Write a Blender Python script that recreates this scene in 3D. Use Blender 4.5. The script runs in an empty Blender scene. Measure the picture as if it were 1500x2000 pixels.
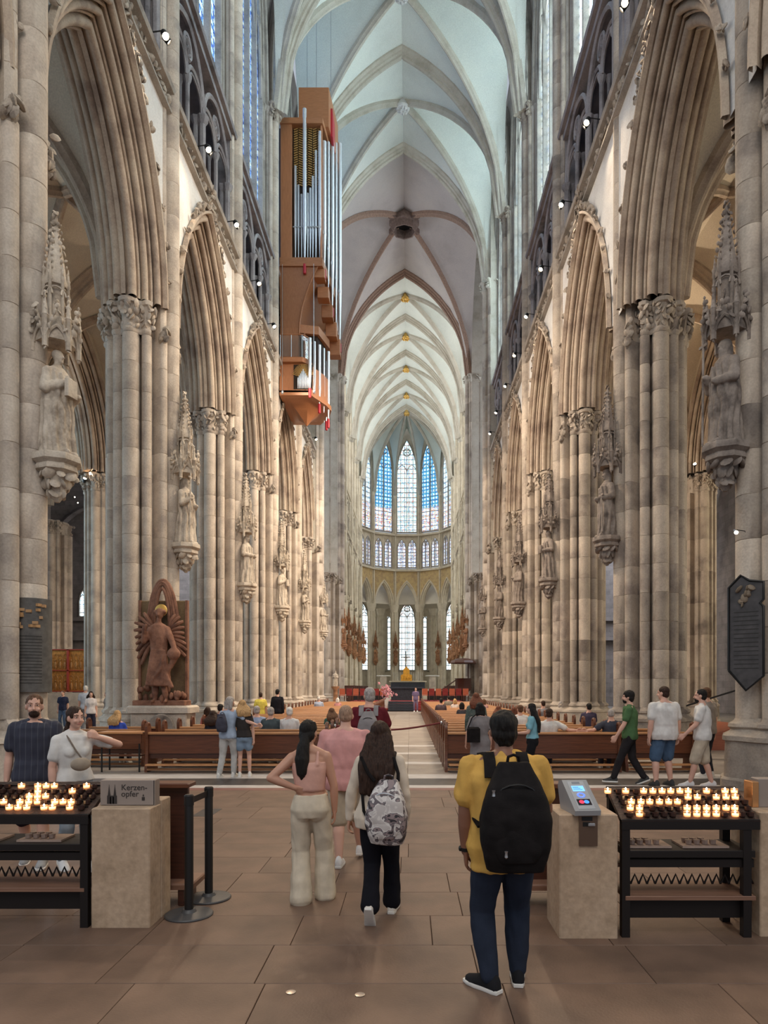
import bpy, bmesh, math, random
from mathutils import Vector, Matrix, Euler, noise
import numpy as np
PI = math.pi
R = random.Random(7)
scn = bpy.context.scene
COL = scn.collection

# ------------------------------------------------------------------ camera, light, exposure
FPX, VX, VY, CX, CH = 1335.0, 801.0, 1343.0, 0.5, 1.8      # focal length and vanishing point in pixels of the 1500x2000 frame
cam = bpy.data.cameras.new('camera')
camo = bpy.data.objects.new('camera', cam); COL.objects.link(camo)
cam.sensor_fit = 'HORIZONTAL'; cam.sensor_width = 36.0
cam.lens = FPX / 1500 * 36
cam.shift_x = -(VX - 750) / 1500
cam.shift_y = (VY - 1000) / 1500
cam.clip_end = 400
camo.location = (CX, 0, CH); camo.rotation_euler = (PI / 2, 0, 0)
scn.camera = camo
vs = scn.view_settings
scn.display_settings.display_device = 'sRGB'
vs.view_transform = 'Standard'; vs.look = 'None'; vs.gamma = 1.0; vs.use_curve_mapping = False
vs.exposure = 0.30
w = bpy.data.worlds.new('world'); scn.world = w; w.use_nodes = True
w.node_tree.nodes['Background'].inputs[0].default_value = (0.80, 0.88, 1.0, 1)
w.node_tree.nodes['Background'].inputs[1].default_value = 0.45
cy = scn.cycles
cy.use_denoising = True
cy.max_bounces = 6; cy.diffuse_bounces = 4; cy.glossy_bounces = 2; cy.transmission_bounces = 4; cy.transparent_max_bounces = 8
cy.sample_clamp_indirect = 4.0
cy.caustics_reflective = False; cy.caustics_refractive = False

def area_light(name, loc, target, sx, sy, energy, color):
    l = bpy.data.lights.new(name, 'AREA'); l.shape = 'RECTANGLE'; l.size = sx; l.size_y = sy
    l.energy = energy; l.color = color
    o = bpy.data.objects.new(name, l); COL.objects.link(o); o.location = loc
    o.rotation_euler = (Vector(target) - Vector(loc)).to_track_quat('-Z', 'Y').to_euler()
    return o
# daylight through the great west window behind the photographer and the two transept windows
area_light('west_window_light', (0, -9, 24), (0, 30, 12), 11, 20, 2300, (1.0, 0.90, 0.78))
area_light('north_transept_window_light', (-26, 57.3, 22), (0, 57.3, 14), 9, 20, 3600, (0.86, 0.91, 1.0))
area_light('south_transept_window_light', (26, 57.3, 22), (0, 57.3, 14), 9, 20, 4200, (0.86, 0.91, 1.0))
SPOT_W = 2900.0

# ------------------------------------------------------------------ helpers
def at(px, py, Y):
    return Vector((CX + (px - VX) * Y / FPX, Y, CH - (py - VY) * Y / FPX))
def atx(px, Y): return CX + (px - VX) * Y / FPX
def atz(py, Y): return CH - (py - VY) * Y / FPX

class MB:
    """collects shapes; build() links them as one mesh object"""
    def __init__(s): s.v = []; s.f = []
    def add(s, vs_, fs_):
        b = len(s.v); s.v.extend([tuple(p) for p in vs_]); s.f.extend([tuple(i + b for i in f) for f in fs_]); return s
    def box(s, c, d, rz=0, M=None):
        x, y, z = d[0] / 2, d[1] / 2, d[2] / 2
        vv = [Vector((a * x, b * y, e * z)) for a, b, e in ((-1,-1,-1),(1,-1,-1),(1,1,-1),(-1,1,-1),(-1,-1,1),(1,-1,1),(1,1,1),(-1,1,1))]
        m = Matrix.Rotation(rz, 3, 'Z') if M is None else M
        return s.add([m @ p + Vector(c) for p in vv], [(0,3,2,1),(4,5,6,7),(0,1,5,4),(1,2,6,5),(2,3,7,6),(3,0,4,7)])
    def bbox(s, c, d, b=0.01, rz=0):
        """box with chamfered top and vertical edges"""
        x, y, z = d[0] / 2, d[1] / 2, d[2] / 2
        def ring(ix, zz):
            xx, yy = x - ix, y - ix
            return [(-xx + b, -yy, zz), (xx - b, -yy, zz), (xx, -yy + b, zz), (xx, yy - b, zz), (xx - b, yy, zz), (-xx + b, yy, zz), (-xx, yy - b, zz), (-xx, -yy + b, zz)]
        m = Matrix.Rotation(rz, 3, 'Z')
        rs = [[m @ Vector(p) + Vector(c) for p in r] for r in (ring(0, -z), ring(0, z - b), ring(b, z))]
        return s.loft(rs)
    def loft(s, rings, cap=True, closed=True):
        n = len(rings[0]); vv = [p for r in rings for p in r]; ff = []
        for i in range(len(rings) - 1):
            for j in range(n if closed else n - 1):
                k = (j + 1) % n
                ff.append((i * n + j, i * n + k, (i + 1) * n + k, (i + 1) * n + j))
        if cap and closed:
            ff.append(tuple(range(n - 1, -1, -1))); ff.append(tuple(range((len(rings) - 1) * n, len(rings) * n)))
        return s.add(vv, ff)
    def lathe(s, prof, n=16, c=(0, 0, 0), sx=1, sy=1, M=None):
        rings = []
        for r, z in prof:
            ring = [Vector((r * math.cos(2*PI*i/n) * sx, r * math.sin(2*PI*i/n) * sy, z)) for i in range(n)]
            rings.append([(M @ p if M is not None else p) + Vector(c) for p in ring])
        return s.loft(rings)
    def ell(s, c, r, n=10, m=7, M=None):
        prof = [(max(0.02, math.sin(PI * i / m)), -math.cos(PI * i / m)) for i in range(m + 1)]
        rings = []
        for a, z in prof:
            ring = [Vector((a * math.cos(2*PI*i/n) * r[0], a * math.sin(2*PI*i/n) * r[1], z * r[2])) for i in range(n)]
            rings.append([(M @ p if M is not None else p) + Vector(c) for p in ring])
        return s.loft(rings)
    def tube(s, path, rad, n=8, cap=True, up=None):
        path = [Vector(p) for p in path]; rings = []
        k = len(path)
        if not hasattr(rad, '__len__'): rad = [rad] * k
        ref = None
        for i, p in enumerate(path):
            d = (path[min(i + 1, k - 1)] - path[max(i - 1, 0)]).normalized()
            if ref is None:
                ref = Vector(up) if up else (Vector((0, 0, 1)) if abs(d.z) < 0.9 else Vector((0, 1, 0)))
            a = (ref - ref.dot(d) * d)
            a = a.normalized() if a.length > 1e-5 else d.orthogonal().normalized()
            b = d.cross(a); ref = a
            rings.append([p + rad[i] * (math.cos(2*PI*j/n) * a + math.sin(2*PI*j/n) * b) for j in range(n)])
        return s.loft(rings, cap)
    def cap_(s, p0, p1, r0, r1, n=12):
        """tapered capsule"""
        p0, p1 = Vector(p0), Vector(p1); d = p1 - p0
        if d.length < 1e-6: return s.ell(p0, (r0,) * 3, n)
        d.normalize(); a = d.orthogonal().normalized(); b = d.cross(a); rings = []
        for ang in (-80, -50, -20):
            t = math.radians(ang); rings.append((p0 + d * math.sin(t) * r0, r0 * math.cos(t)))
        rings.append((p0, r0)); rings.append((p1, r1))
        for ang in (20, 50, 80):
            t = math.radians(ang); rings.append((p1 + d * math.sin(t) * r1, r1 * math.cos(t)))
        return s.loft([[c + r * (math.cos(2*PI*j/n) * a + math.sin(2*PI*j/n) * b) for j in range(n)] for c, r in rings])
    def chain(s, pts, rads, n=12):
        for i in range(len(pts) - 1): s.cap_(pts[i], pts[i + 1], rads[i], rads[i + 1], n)
        return s
    def prism(s, poly, ax, d0, d1):
        """polygon in two axes, extruded along axis ax from d0 to d1"""
        def P(p, d):
            q = list(p); q.insert(ax, d); return tuple(q)
        return s.loft([[P(p, d0) for p in poly], [P(p, d1) for p in poly]])
    def sweep(s, path, frames, prof, cap=True):
        """prof: (a,b) offsets along frame vectors (A,B) at each path point"""
        return s.loft([[p + a * A + b * B for a, b in prof] for p, (A, B) in zip(path, frames)], cap)
    def mesh(s, name, smooth=True):
        me = bpy.data.meshes.new(name); me.from_pydata([tuple(p) for p in s.v], [], s.f); me.update()
        bm = bmesh.new(); bm.from_mesh(me); bmesh.ops.recalc_face_normals(bm, faces=bm.faces); bm.to_mesh(me); bm.free()
        if smooth: shade(me)
        return me
    def build(s, name, mat, parent=None, smooth=True, label=None):
        return obj(name, s.mesh(name, smooth), mat, parent, label)

def shade(me, ang=math.radians(38)):
    n = len(me.polygons)
    me.polygons.foreach_set('use_smooth', [True] * n)
    try: me.set_sharp_from_angle(angle=ang)
    except Exception: pass

def obj(name, me, mat, parent=None, label=None):
    o = bpy.data.objects.new(name, me); COL.objects.link(o)
    if mat is not None and len(me.materials) == 0: me.materials.append(mat)
    if parent is not None: o.parent = parent
    if label: o['label'] = label
    return o
def inst(src, parent=None, loc=(0, 0, 0), rz=0, sc=None):
    c = src.copy(); COL.objects.link(c); c.parent = parent; c.location = loc; c.rotation_euler = (0, 0, rz)
    if sc: c.scale = sc
    return c
def tag(o, label=None, cat=None, group=None, kind=None):
    if label: o['label'] = label
    if cat: o['category'] = cat
    if group: o['group'] = group
    if kind: o['kind'] = kind
    return o
def empty(name, loc=(0, 0, 0), rz=0, parent=None):
    o = bpy.data.objects.new(name, None); COL.objects.link(o); o.location = loc; o.rotation_euler = (0, 0, rz)
    o.empty_display_size = 0.1
    if parent is not None: o.parent = parent
    return o
def thing(name, label, cat, loc=(0, 0, 0), rz=0, group=None):
    return tag(empty(name, loc, rz), label, cat, group)
def struct(name, loc=(0, 0, 0)):
    return tag(empty(name, loc), kind='structure')
def copy_tree(o, parent=None):
    c = o.copy(); COL.objects.link(c)
    if parent is not None: c.parent = parent
    for ch in list(o.children): copy_tree(ch, c)
    return c
ORD = ['first','second','third','fourth','fifth','sixth','seventh','eighth','ninth','tenth','eleventh','twelfth','thirteenth','fourteenth','fifteenth','sixteenth','seventeenth','eighteenth','nineteenth','twentieth']
def ordn(i):
    if i < 20: return ORD[i]
    if i < 29: return 'twenty-' + ORD[i - 20]
    if i == 29: return 'thirtieth'
    return 'thirty-' + ORD[i - 30]

# ------------------------------------------------------------------ materials
def nt(name):
    m = bpy.data.materials.new(name); m.use_nodes = True
    t = m.node_tree; return m, t, t.nodes['Principled BSDF']
def plain(name, col, rough=0.6, metal=0.0, var=0.0, scale=8, bump=0.0, bscale=40, emit=None, estr=0, rnd=0.0, spec=0.4, trans=0, alpha=1):
    m, t, b = nt(name); N = t.nodes.new; L = t.links.new
    b.inputs['Base Color'].default_value = (*col, 1); b.inputs['Roughness'].default_value = rough
    b.inputs['Metallic'].default_value = metal; b.inputs['Specular IOR Level'].default_value = spec
    if trans: b.inputs['Transmission Weight'].default_value = trans
    if alpha < 1: b.inputs['Alpha'].default_value = alpha
    if emit: b.inputs['Emission Color'].default_value = (*emit, 1); b.inputs['Emission Strength'].default_value = estr
    tc = N('ShaderNodeTexCoord')
    if var or rnd:
        mul = None
        if var:
            nz = N('ShaderNodeTexNoise'); nz.inputs['Scale'].default_value = scale; nz.inputs['Detail'].default_value = 5
            L(tc.outputs['Object'], nz.inputs['Vector'])
            mr = N('ShaderNodeMapRange'); mr.inputs[1].default_value = 0.3; mr.inputs[2].default_value = 0.7
            mr.inputs[3].default_value = 1 - var; mr.inputs[4].default_value = 1 + var
            L(nz.outputs[0], mr.inputs[0]); mul = mr.outputs[0]
        if rnd:
            oi = N('ShaderNodeObjectInfo'); mr2 = N('ShaderNodeMapRange'); mr2.inputs[3].default_value = 1 - rnd; mr2.inputs[4].default_value = 1 + rnd
            L(oi.outputs['Random'], mr2.inputs[0])
            if mul is None: mul = mr2.outputs[0]
            else:
                mm = N('ShaderNodeMath'); mm.operation = 'MULTIPLY'; L(mul, mm.inputs[0]); L(mr2.outputs[0], mm.inputs[1]); mul = mm.outputs[0]
        vm = N('ShaderNodeVectorMath'); vm.operation = 'SCALE'; vm.inputs[0].default_value = col
        L(mul, vm.inputs['Scale']); L(vm.outputs[0], b.inputs['Base Color'])
    if bump:
        nb = N('ShaderNodeTexNoise'); nb.inputs['Scale'].default_value = bscale; nb.inputs['Detail'].default_value = 4
        L(tc.outputs['Object'], nb.inputs['Vector'])
        bp = N('ShaderNodeBump'); bp.inputs['Strength'].default_value = bump; bp.inputs['Distance'].default_value = 0.02
        L(nb.outputs[0], bp.inputs['Height']); L(bp.outputs[0], b.inputs['Normal'])
    return m

def stone(name, c1, c2, c3, rnd=0.16, scale=1.2, bump=0.25, rough=0.85, courses=0.0):
    """weathered limestone / trachyte: blotches of three tones, a tone of its own per block, fine pitting"""
    m, t, b = nt(name); N = t.nodes.new; L = t.links.new
    geo = N('ShaderNodeNewGeometry'); oi = N('ShaderNodeObjectInfo')
    add = N('ShaderNodeVectorMath'); add.operation = 'ADD'; L(geo.outputs['Position'], add.inputs[0])
    sc_ = N('ShaderNodeVectorMath'); sc_.operation = 'SCALE'; sc_.inputs[0].default_value = (7, 13, 5); L(oi.outputs['Random'], sc_.inputs['Scale'])
    L(sc_.outputs[0], add.inputs[1])
    n1 = N('ShaderNodeTexNoise'); n1.inputs['Scale'].default_value = scale; n1.inputs['Detail'].default_value = 6; n1.inputs['Roughness'].default_value = 0.6
    L(add.outputs[0], n1.inputs['Vector'])
    rp = N('ShaderNodeValToRGB'); e = rp.color_ramp.elements
    e[0].position = 0.33; e[0].color = (*c3, 1); e[1].position = 0.66; e[1].color = (*c1, 1)
    k = rp.color_ramp.elements.new(0.48); k.color = (*c2, 1)
    L(n1.outputs[0], rp.inputs[0])
    n2 = N('ShaderNodeTexNoise'); n2.inputs['Scale'].default_value = 26; n2.inputs['Detail'].default_value = 5
    L(geo.outputs['Position'], n2.inputs['Vector'])
    mr = N('ShaderNodeMapRange'); mr.inputs[1].default_value = 0.25; mr.inputs[2].default_value = 0.75; mr.inputs[3].default_value = 0.86; mr.inputs[4].default_value = 1.12
    L(n2.outputs[0], mr.inputs[0])
    m2 = N('ShaderNodeMapRange'); m2.inputs[3].default_value = 1 - rnd; m2.inputs[4].default_value = 1 + rnd * 0.7
    L(oi.outputs['Random'], m2.inputs[0])
    mm = N('ShaderNodeMath'); mm.operation = 'MULTIPLY'; L(mr.outputs[0], mm.inputs[0]); L(m2.outputs[0], mm.inputs[1])
    h = n2.outputs[0]
    fac = mm.outputs[0]
    if courses:
        br = N('ShaderNodeTexBrick'); br.inputs['Scale'].default_value = 1.0
        br.inputs['Color1'].default_value = (1, 1, 1, 1); br.inputs['Color2'].default_value = (0.80, 0.80, 0.80, 1); br.inputs['Mortar'].default_value = (0.62, 0.62, 0.62, 1)
        br.inputs['Brick Width'].default_value = courses * 2.1; br.inputs['Row Height'].default_value = courses; br.inputs['Mortar Size'].default_value = 0.008
        sx = N('ShaderNodeSeparateXYZ'); L(geo.outputs['Position'], sx.inputs[0])
        ax = N('ShaderNodeMath'); L(sx.outputs[0], ax.inputs[0]); L(sx.outputs[1], ax.inputs[1])
        cx = N('ShaderNodeCombineXYZ'); L(ax.outputs[0], cx.inputs[0]); L(sx.outputs[2], cx.inputs[1])
        L(cx.outputs[0], br.inputs['Vector'])
        m3 = N('ShaderNodeMath'); m3.operation = 'MULTIPLY'; L(fac, m3.inputs[0]); L(br.outputs['Color'], m3.inputs[1]); fac = m3.outputs[0]
    vm = N('ShaderNodeVectorMath'); vm.operation = 'SCALE'; L(rp.outputs[0], vm.inputs[0]); L(fac, vm.inputs['Scale'])
    L(vm.outputs[0], b.inputs['Base Color']); b.inputs['Roughness'].default_value = rough; b.inputs['Specular IOR Level'].default_value = 0.25
    if bump:
        bp = N('ShaderNodeBump'); bp.inputs['Strength'].default_value = bump; bp.inputs['Distance'].default_value = 0.03
        L(h, bp.inputs['Height']); L(bp.outputs[0], b.inputs['Normal'])
    return m

def wood(name, c1, c2, rough=0.45, axis=0, scale=3.0, rnd=0.12):
    m, t, b = nt(name); N = t.nodes.new; L = t.links.new
    tc = N('ShaderNodeTexCoord'); mp = N('ShaderNodeMapping'); s3 = [14, 14, 14]; s3[axis] = 0.9
    mp.inputs['Scale'].default_value = s3; L(tc.outputs['Object'], mp.inputs[0])
    n = N('ShaderNodeTexNoise'); n.inputs['Scale'].default_value = scale; n.inputs['Detail'].default_value = 7; n.inputs['Distortion'].default_value = 0.6
    L(mp.outputs[0], n.inputs['Vector'])
    rp = N('ShaderNodeValToRGB'); e = rp.color_ramp.elements; e[0].position = 0.32; e[0].color = (*c2, 1); e[1].position = 0.68; e[1].color = (*c1, 1)
    L(n.outputs[0], rp.inputs[0])
    oi = N('ShaderNodeObjectInfo'); m2 = N('ShaderNodeMapRange'); m2.inputs[3].default_value = 1 - rnd; m2.inputs[4].default_value = 1 + rnd
    L(oi.outputs['Random'], m2.inputs[0])
    vm = N('ShaderNodeVectorMath'); vm.operation = 'SCALE'; L(rp.outputs[0], vm.inputs[0]); L(m2.outputs[0], vm.inputs['Scale'])
    L(vm.outputs[0], b.inputs['Base Color']); b.inputs['Roughness'].default_value = rough
    return m

def stained(name, palette, strength, cell=(0.42, 0.5), lead=0.05, white=0.5, lower=None):
    """backlit leaded glass: small panes of the palette's colours between lead lines; gives off the daylight behind it.
    lower = (z, palette) gives the figure scenes below z their own colours"""
    m, t, b = nt(name); N = t.nodes.new; L = t.links.new
    t.nodes.remove(b)
    geo = N('ShaderNodeTexCoord')
    sx = N('ShaderNodeSeparateXYZ'); L(geo.outputs['Object'], sx.inputs[0])
    def frac(o, c, off=0.0):
        d = N('ShaderNodeMath'); d.operation = 'MULTIPLY_ADD'; d.inputs[1].default_value = 1 / c; d.inputs[2].default_value = off; L(o, d.inputs[0])
        f = N('ShaderNodeMath'); f.operation = 'FRACT'; L(d.outputs[0], f.inputs[0])
        p = N('ShaderNodeMath'); p.operation = 'PINGPONG'; p.inputs[1].default_value = 0.5; L(f.outputs[0], p.inputs[0]); return p.outputs[0]
    fx, fz = frac(sx.outputs[0], cell[0], 0.5), frac(sx.outputs[2], cell[1])
    mn = N('ShaderNodeMath'); mn.operation = 'MINIMUM'; L(fx, mn.inputs[0]); L(fz, mn.inputs[1])
    ld = N('ShaderNodeMath'); ld.operation = 'GREATER_THAN'; ld.inputs[1].default_value = lead; L(mn.outputs[0], ld.inputs[0])
    cmb = N('ShaderNodeCombineXYZ'); L(sx.outputs[0], cmb.inputs[0]); L(sx.outputs[2], cmb.inputs[1])
    vo = N('ShaderNodeTexVoronoi'); vo.inputs['Scale'].default_value = 7.0; L(cmb.outputs[0], vo.inputs['Vector'])
    sp = N('ShaderNodeSeparateColor'); L(vo.outputs['Color'], sp.inputs[0])
    def ramp(pal):
        rp = N('ShaderNodeValToRGB'); rp.color_ramp.interpolation = 'CONSTANT'; e = rp.color_ramp.elements
        e[0].position = 0; e[0].color = (*pal[0], 1); e[1].position = 1 / len(pal); e[1].color = (*pal[1], 1)
        for i in range(2, len(pal)):
            k = e.new(i / len(pal)); k.color = (*pal[i], 1)
        L(sp.outputs[0], rp.inputs[0]); return rp.outputs[0]
    colr = ramp(palette)
    # medallions: rings centred in each pane cell
    ex = N('ShaderNodeMath'); ex.operation = 'SUBTRACT'; ex.inputs[0].default_value = 0.5; L(fx, ex.inputs[1])
    ez = N('ShaderNodeMath'); ez.operation = 'SUBTRACT'; ez.inputs[0].default_value = 0.5; L(fz, ez.inputs[1])
    c2 = N('ShaderNodeCombineXYZ'); L(ex.outputs[0], c2.inputs[0]); L(ez.outputs[0], c2.inputs[1])
    ln = N('ShaderNodeVectorMath'); ln.operation = 'LENGTH'; L(c2.outputs[0], ln.inputs[0])
    md = N('ShaderNodeMath'); md.operation = 'LESS_THAN'; md.inputs[1].default_value = 0.27; L(ln.outputs['Value'], md.inputs[0])
    mx = N('ShaderNodeMix'); mx.data_type = 'RGBA'; mx.inputs[7].default_value = (0.75, 0.95, 1.0, 1)
    mw = N('ShaderNodeMath'); mw.operation = 'MULTIPLY'; mw.inputs[1].default_value = white; L(md.outputs[0], mw.inputs[0])
    L(mw.outputs[0], mx.inputs[0]); L(colr, mx.inputs[6]); res = mx.outputs[2]
    if lower:
        gt = N('ShaderNodeMath'); gt.operation = 'GREATER_THAN'; gt.inputs[1].default_value = lower[0]; L(sx.outputs[2], gt.inputs[0])
        m5 = N('ShaderNodeMix'); m5.data_type = 'RGBA'; L(gt.outputs[0], m5.inputs[0]); L(ramp(lower[1]), m5.inputs[6]); L(res, m5.inputs[7]); res = m5.outputs[2]
    em = N('ShaderNodeEmission'); L(res, em.inputs[0])
    ms = N('ShaderNodeMath'); ms.operation = 'MULTIPLY_ADD'; ms.inputs[1].default_value = strength * 0.93; ms.inputs[2].default_value = strength * 0.07
    L(ld.outputs[0], ms.inputs[0]); L(ms.outputs[0], em.inputs[1])
    L(em.outputs[0], t.nodes['Material Output'].inputs[0])
    return m

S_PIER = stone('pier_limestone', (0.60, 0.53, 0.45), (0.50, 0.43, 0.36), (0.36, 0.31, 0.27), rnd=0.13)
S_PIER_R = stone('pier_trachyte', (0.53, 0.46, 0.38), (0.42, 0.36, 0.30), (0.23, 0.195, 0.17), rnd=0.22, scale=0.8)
S_DARK = stone('weathered_tracery_stone', (0.42, 0.38, 0.34), (0.35, 0.32, 0.285), (0.23, 0.21, 0.19), rnd=0.12)
S_ARCH = stone('arcade_moulding_stone', (0.52, 0.44, 0.35), (0.42, 0.34, 0.27), (0.27, 0.21, 0.17), rnd=0.1)
S_RIB = stone('vault_rib_stone', (0.55, 0.52, 0.45), (0.51, 0.47, 0.40), (0.42, 0.38, 0.31), rnd=0.10)
S_PLASTER = stone('pale_spandrel_plaster', (0.72, 0.71, 0.69), (0.68, 0.67, 0.65), (0.60, 0.58, 0.56), rnd=0.03, bump=0.05)
S_WEB = stone('vault_web_plaster', (0.74, 0.77, 0.71), (0.71, 0.74, 0.69), (0.66, 0.69, 0.64), rnd=0.03, bump=0.03, scale=0.5)
S_WEB_AISLE = stone('aisle_vault_plaster', (0.66, 0.60, 0.50), (0.62, 0.56, 0.46), (0.55, 0.49, 0.41), rnd=0.03, bump=0.03, scale=0.5)
S_WEB_DIM = stone('crossing_vault_dimmed', (0.50, 0.46, 0.43), (0.47, 0.43, 0.41), (0.42, 0.38, 0.36), rnd=0.03, bump=0.03, scale=0.5)  # the crossing's lower light is put into this darker, redder plaster colour
S_FOL = stone('carved_foliage_stone', (0.46, 0.40, 0.33), (0.33, 0.28, 0.23), (0.15, 0.12, 0.10), rnd=0.1, scale=6)
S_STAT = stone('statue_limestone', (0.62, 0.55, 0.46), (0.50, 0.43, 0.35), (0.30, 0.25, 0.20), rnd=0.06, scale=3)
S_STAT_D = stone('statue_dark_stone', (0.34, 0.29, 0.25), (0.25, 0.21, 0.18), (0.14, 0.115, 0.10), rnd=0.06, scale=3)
S_STAT_C = stone('painted_choir_statue', (0.48, 0.26, 0.14), (0.34, 0.17, 0.09), (0.18, 0.10, 0.06), rnd=0.15, scale=3)
S_CHOIR = stone('choir_limestone', (0.70, 0.63, 0.51), (0.64, 0.57, 0.45), (0.52, 0.45, 0.35), rnd=0.1)
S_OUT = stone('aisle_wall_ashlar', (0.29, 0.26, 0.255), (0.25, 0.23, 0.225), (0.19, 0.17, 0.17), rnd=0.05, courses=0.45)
GOLD = plain('gilding', (0.75, 0.48, 0.14), 0.35, 0.9, var=0.2)
# ------------------------------------------------------------------ dimensions
NX = 7.25                                   # pier axis
PY = [12.3, 19.8, 27.3, 34.8, 42.3, 49.8]   # nave piers
CHY = [64.8, 72.49, 80.18, 87.87, 95.56]    # choir piers
APC = 97.5; APR = 7.5                       # apse centre and radius
Z_CAP, Z_STR, Z_TRI, Z_CLE, Z_SPR, VRISE = 11.6, 18.2, 23.5, 23.9, 31.0, 10.3
HS = 6.3

def arch(s, h, d=0.0, n=14):
    """pointed arch, half span s, rise h, moved outward by d: points (y,z) from left spring over the apex to the right"""
    Rr = (s * s + h * h) / (2 * s); c = Rr - s; rr = Rr + d
    am = math.acos(max(-1, min(1, c / rr)))
    L_ = [(c - rr * math.cos(am * i / n), rr * math.sin(am * i / n)) for i in range(n + 1)]
    return L_ + [(-y, z) for y, z in reversed(L_[:-1])]
VR = (HS * HS + VRISE * VRISE) / (2 * HS)
def fv(t):
    """vault curve: t=0 crown .. t=1 springing -> height above the springing"""
    t = min(1, max(0, abs(t))); q = VR * VR - (VR - HS + t * HS) ** 2
    return math.sqrt(max(0, q))

def leaf_blobs(mb, pts, r0, r1, rr=None):
    rr = rr or R
    for p in pts:
        r = rr.uniform(r0, r1)
        M = Euler((rr.uniform(-.9, .9), rr.uniform(-.9, .9), rr.uniform(0, 6))).to_matrix()
        mb.ell(p, (r * .95, r * .42, r * 1.2), 6, 4, M)
    return mb

# ------------------------------------------------------------------ floor
floor = struct('floor')
M_FL = plain('floor_slab_stone', (0.150, 0.094, 0.066), 0.5, var=0.25, scale=2.2, bump=0.10, bscale=60, rnd=0.07, spec=0.35)
M_FLF = stone('nave_floor_stone', (0.34, 0.30, 0.26), (0.29, 0.25, 0.22), (0.22, 0.19, 0.165), rnd=0.08, bump=0.05, rough=0.5)
M_FLD = plain('dark_floor_band', (0.055, 0.05, 0.05), 0.45, var=0.2)
M_FLL = plain('pale_floor_band', (0.50, 0.48, 0.47), 0.45, var=0.12, scale=3)
M_FLR = plain('red_floor_band', (0.20, 0.09, 0.075), 0.5, var=0.2)
M_GRT = plain('floor_grout', (0.085, 0.054, 0.04), 0.9)
b = MB(); b.box((0, 55, -0.10), (90, 130, 0.14)); b.build('floor_bed', M_GRT, floor)
def slab(mat, x0, x1, y0, y1, name='slab', g=0.004, z=0.0):
    m = MB(); cx_, cy_ = (x0 + x1) / 2, (y0 + y1) / 2
    m.bbox((0, 0, -0.02), (x1 - x0 - g, y1 - y0 - g, 0.04), 0.003)
    o = m.build(name, mat, floor, smooth=False); o.location = (cx_, cy_, z); return o
Rf = random.Random(3)
y = 2.3; row = 0
while y < 12.0:
    d = 0.62 if y < 8 else 0.9
    if y + d > 12.0: d = 12.0 - y
    x = -7.2 + Rf.uniform(0, 0.8)
    while x < 7.2:
        wd = Rf.uniform(0.75, 1.45) if y < 8 else Rf.uniform(1.1, 2.0)
        slab(M_FL, x, min(x + wd, 7.6), y, y + d, z=Rf.uniform(-0.0012, 0.0))
        x += wd
    y += d; row += 1
for (ya, yb, m) in ((12.0, 12.28, M_FLR), (12.28, 12.62, M_FLL), (12.62, 13.55, M_FLD), (13.55, 14.2, M_FLL)):
    for i in range(12): slab(m, -9 + i * 1.5, -9 + i * 1.5 + 1.5, ya, yb, 'floor_band')
y = 14.2; k = 0
while y < 50:
    light = k in (2, 5, 8)  # pale rows imitate reflected daylight by slab colour
    d = 0.5 if light else 0.95
    for x0, x1 in ((-1.35, -0.45), (-0.45, 0.45), (0.45, 1.35)): slab(M_FLL if light else M_FLF, x0, x1, y, y + d)
    y += d; k += 1
for sx in (-1, 1):
    b = MB(); b.box((sx * 5.9, 34, -0.02), (9.1, 39.6, 0.04)); b.build('pew_floor', M_FLF, floor, smooth=False)
    b = MB(); b.box((sx * 18, 30, -0.021), (15, 70, 0.04)); b.build('aisle_floor', stone('aisle_floor_stone', (0.48, 0.45, 0.42), (0.42, 0.39, 0.36), (0.33, 0.30, 0.27), courses=0.6) if sx < 0 else bpy.data.materials['aisle_floor_stone'], floor, smooth=False)
b = MB(); b.box((0, 85, -0.022), (80, 62, 0.04)); b.build('crossing_floor', M_FLF, floor, smooth=False)
# dark iron hatch in the floor
h_ = slab(M_FLD, *sorted((at(388, 1586, 9.9).x, at(425, 1586, 9.9).x)), 9.55, 10.15, 'floor_hatch', z=0.003)
for px, py in ((703, 1943), (568, 1938)):
    m = MB(); m.lathe([(0.028, 0), (0.03, 0.003), (0.02, 0.005)], 14); o = m.build('floor_stud', plain('brass_stud', (0.7, 0.6, 0.5), 0.3, 0.6), floor); o.location = (atx(px, 1.8*FPX/(py-VY)), 1.8*FPX/(py-VY), 0)

# ------------------------------------------------------------------ piers
def profile(R0, lobes, n):
    out = []
    for i in range(n):
        th = 2 * PI * i / n; r = R0
        for a, d, q in lobes:
            dl = th - a; c = d * math.cos(dl); s2 = q * q - (d * math.sin(dl)) ** 2
            if s2 > 0 and c > 0: r = max(r, c + math.sqrt(s2))
        out.append((r, th))
    return out
LOBES = [(k * PI / 2, 0.83, 0.225) for k in range(4)]
for k in range(4):
    for e in (-1, 1): LOBES.append((k * PI / 2 + e * math.radians(29), 0.82, 0.135))
PROF = {n: profile(0.57, LOBES, n) for n in (144, 72)}
def drum_mesh(prof, h, name):
    m = MB(); rs = []
    for dz, k in ((0, -0.012), (0.009, 0), (h - 0.009, 0), (h, -0.012)):
        rs.append([((r + k) * math.cos(t), (r + k) * math.sin(t), dz) for r, t in prof])
    return m.loft(rs, cap=False).mesh(name)
ND1, ND2 = 13, 20
DH1, DH2 = (Z_CAP - 1.25) / ND1, (Z_SPR - 0.5 - Z_CAP) / ND2
WS = [(0, 0.84, 0.22), (math.radians(-29), 0.80, 0.125), (math.radians(29), 0.80, 0.125)]
WPROF = [(r, t) for r, t in profile(0.52, WS, 120) if t <= PI * .42 or t >= PI * 1.58]
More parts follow.
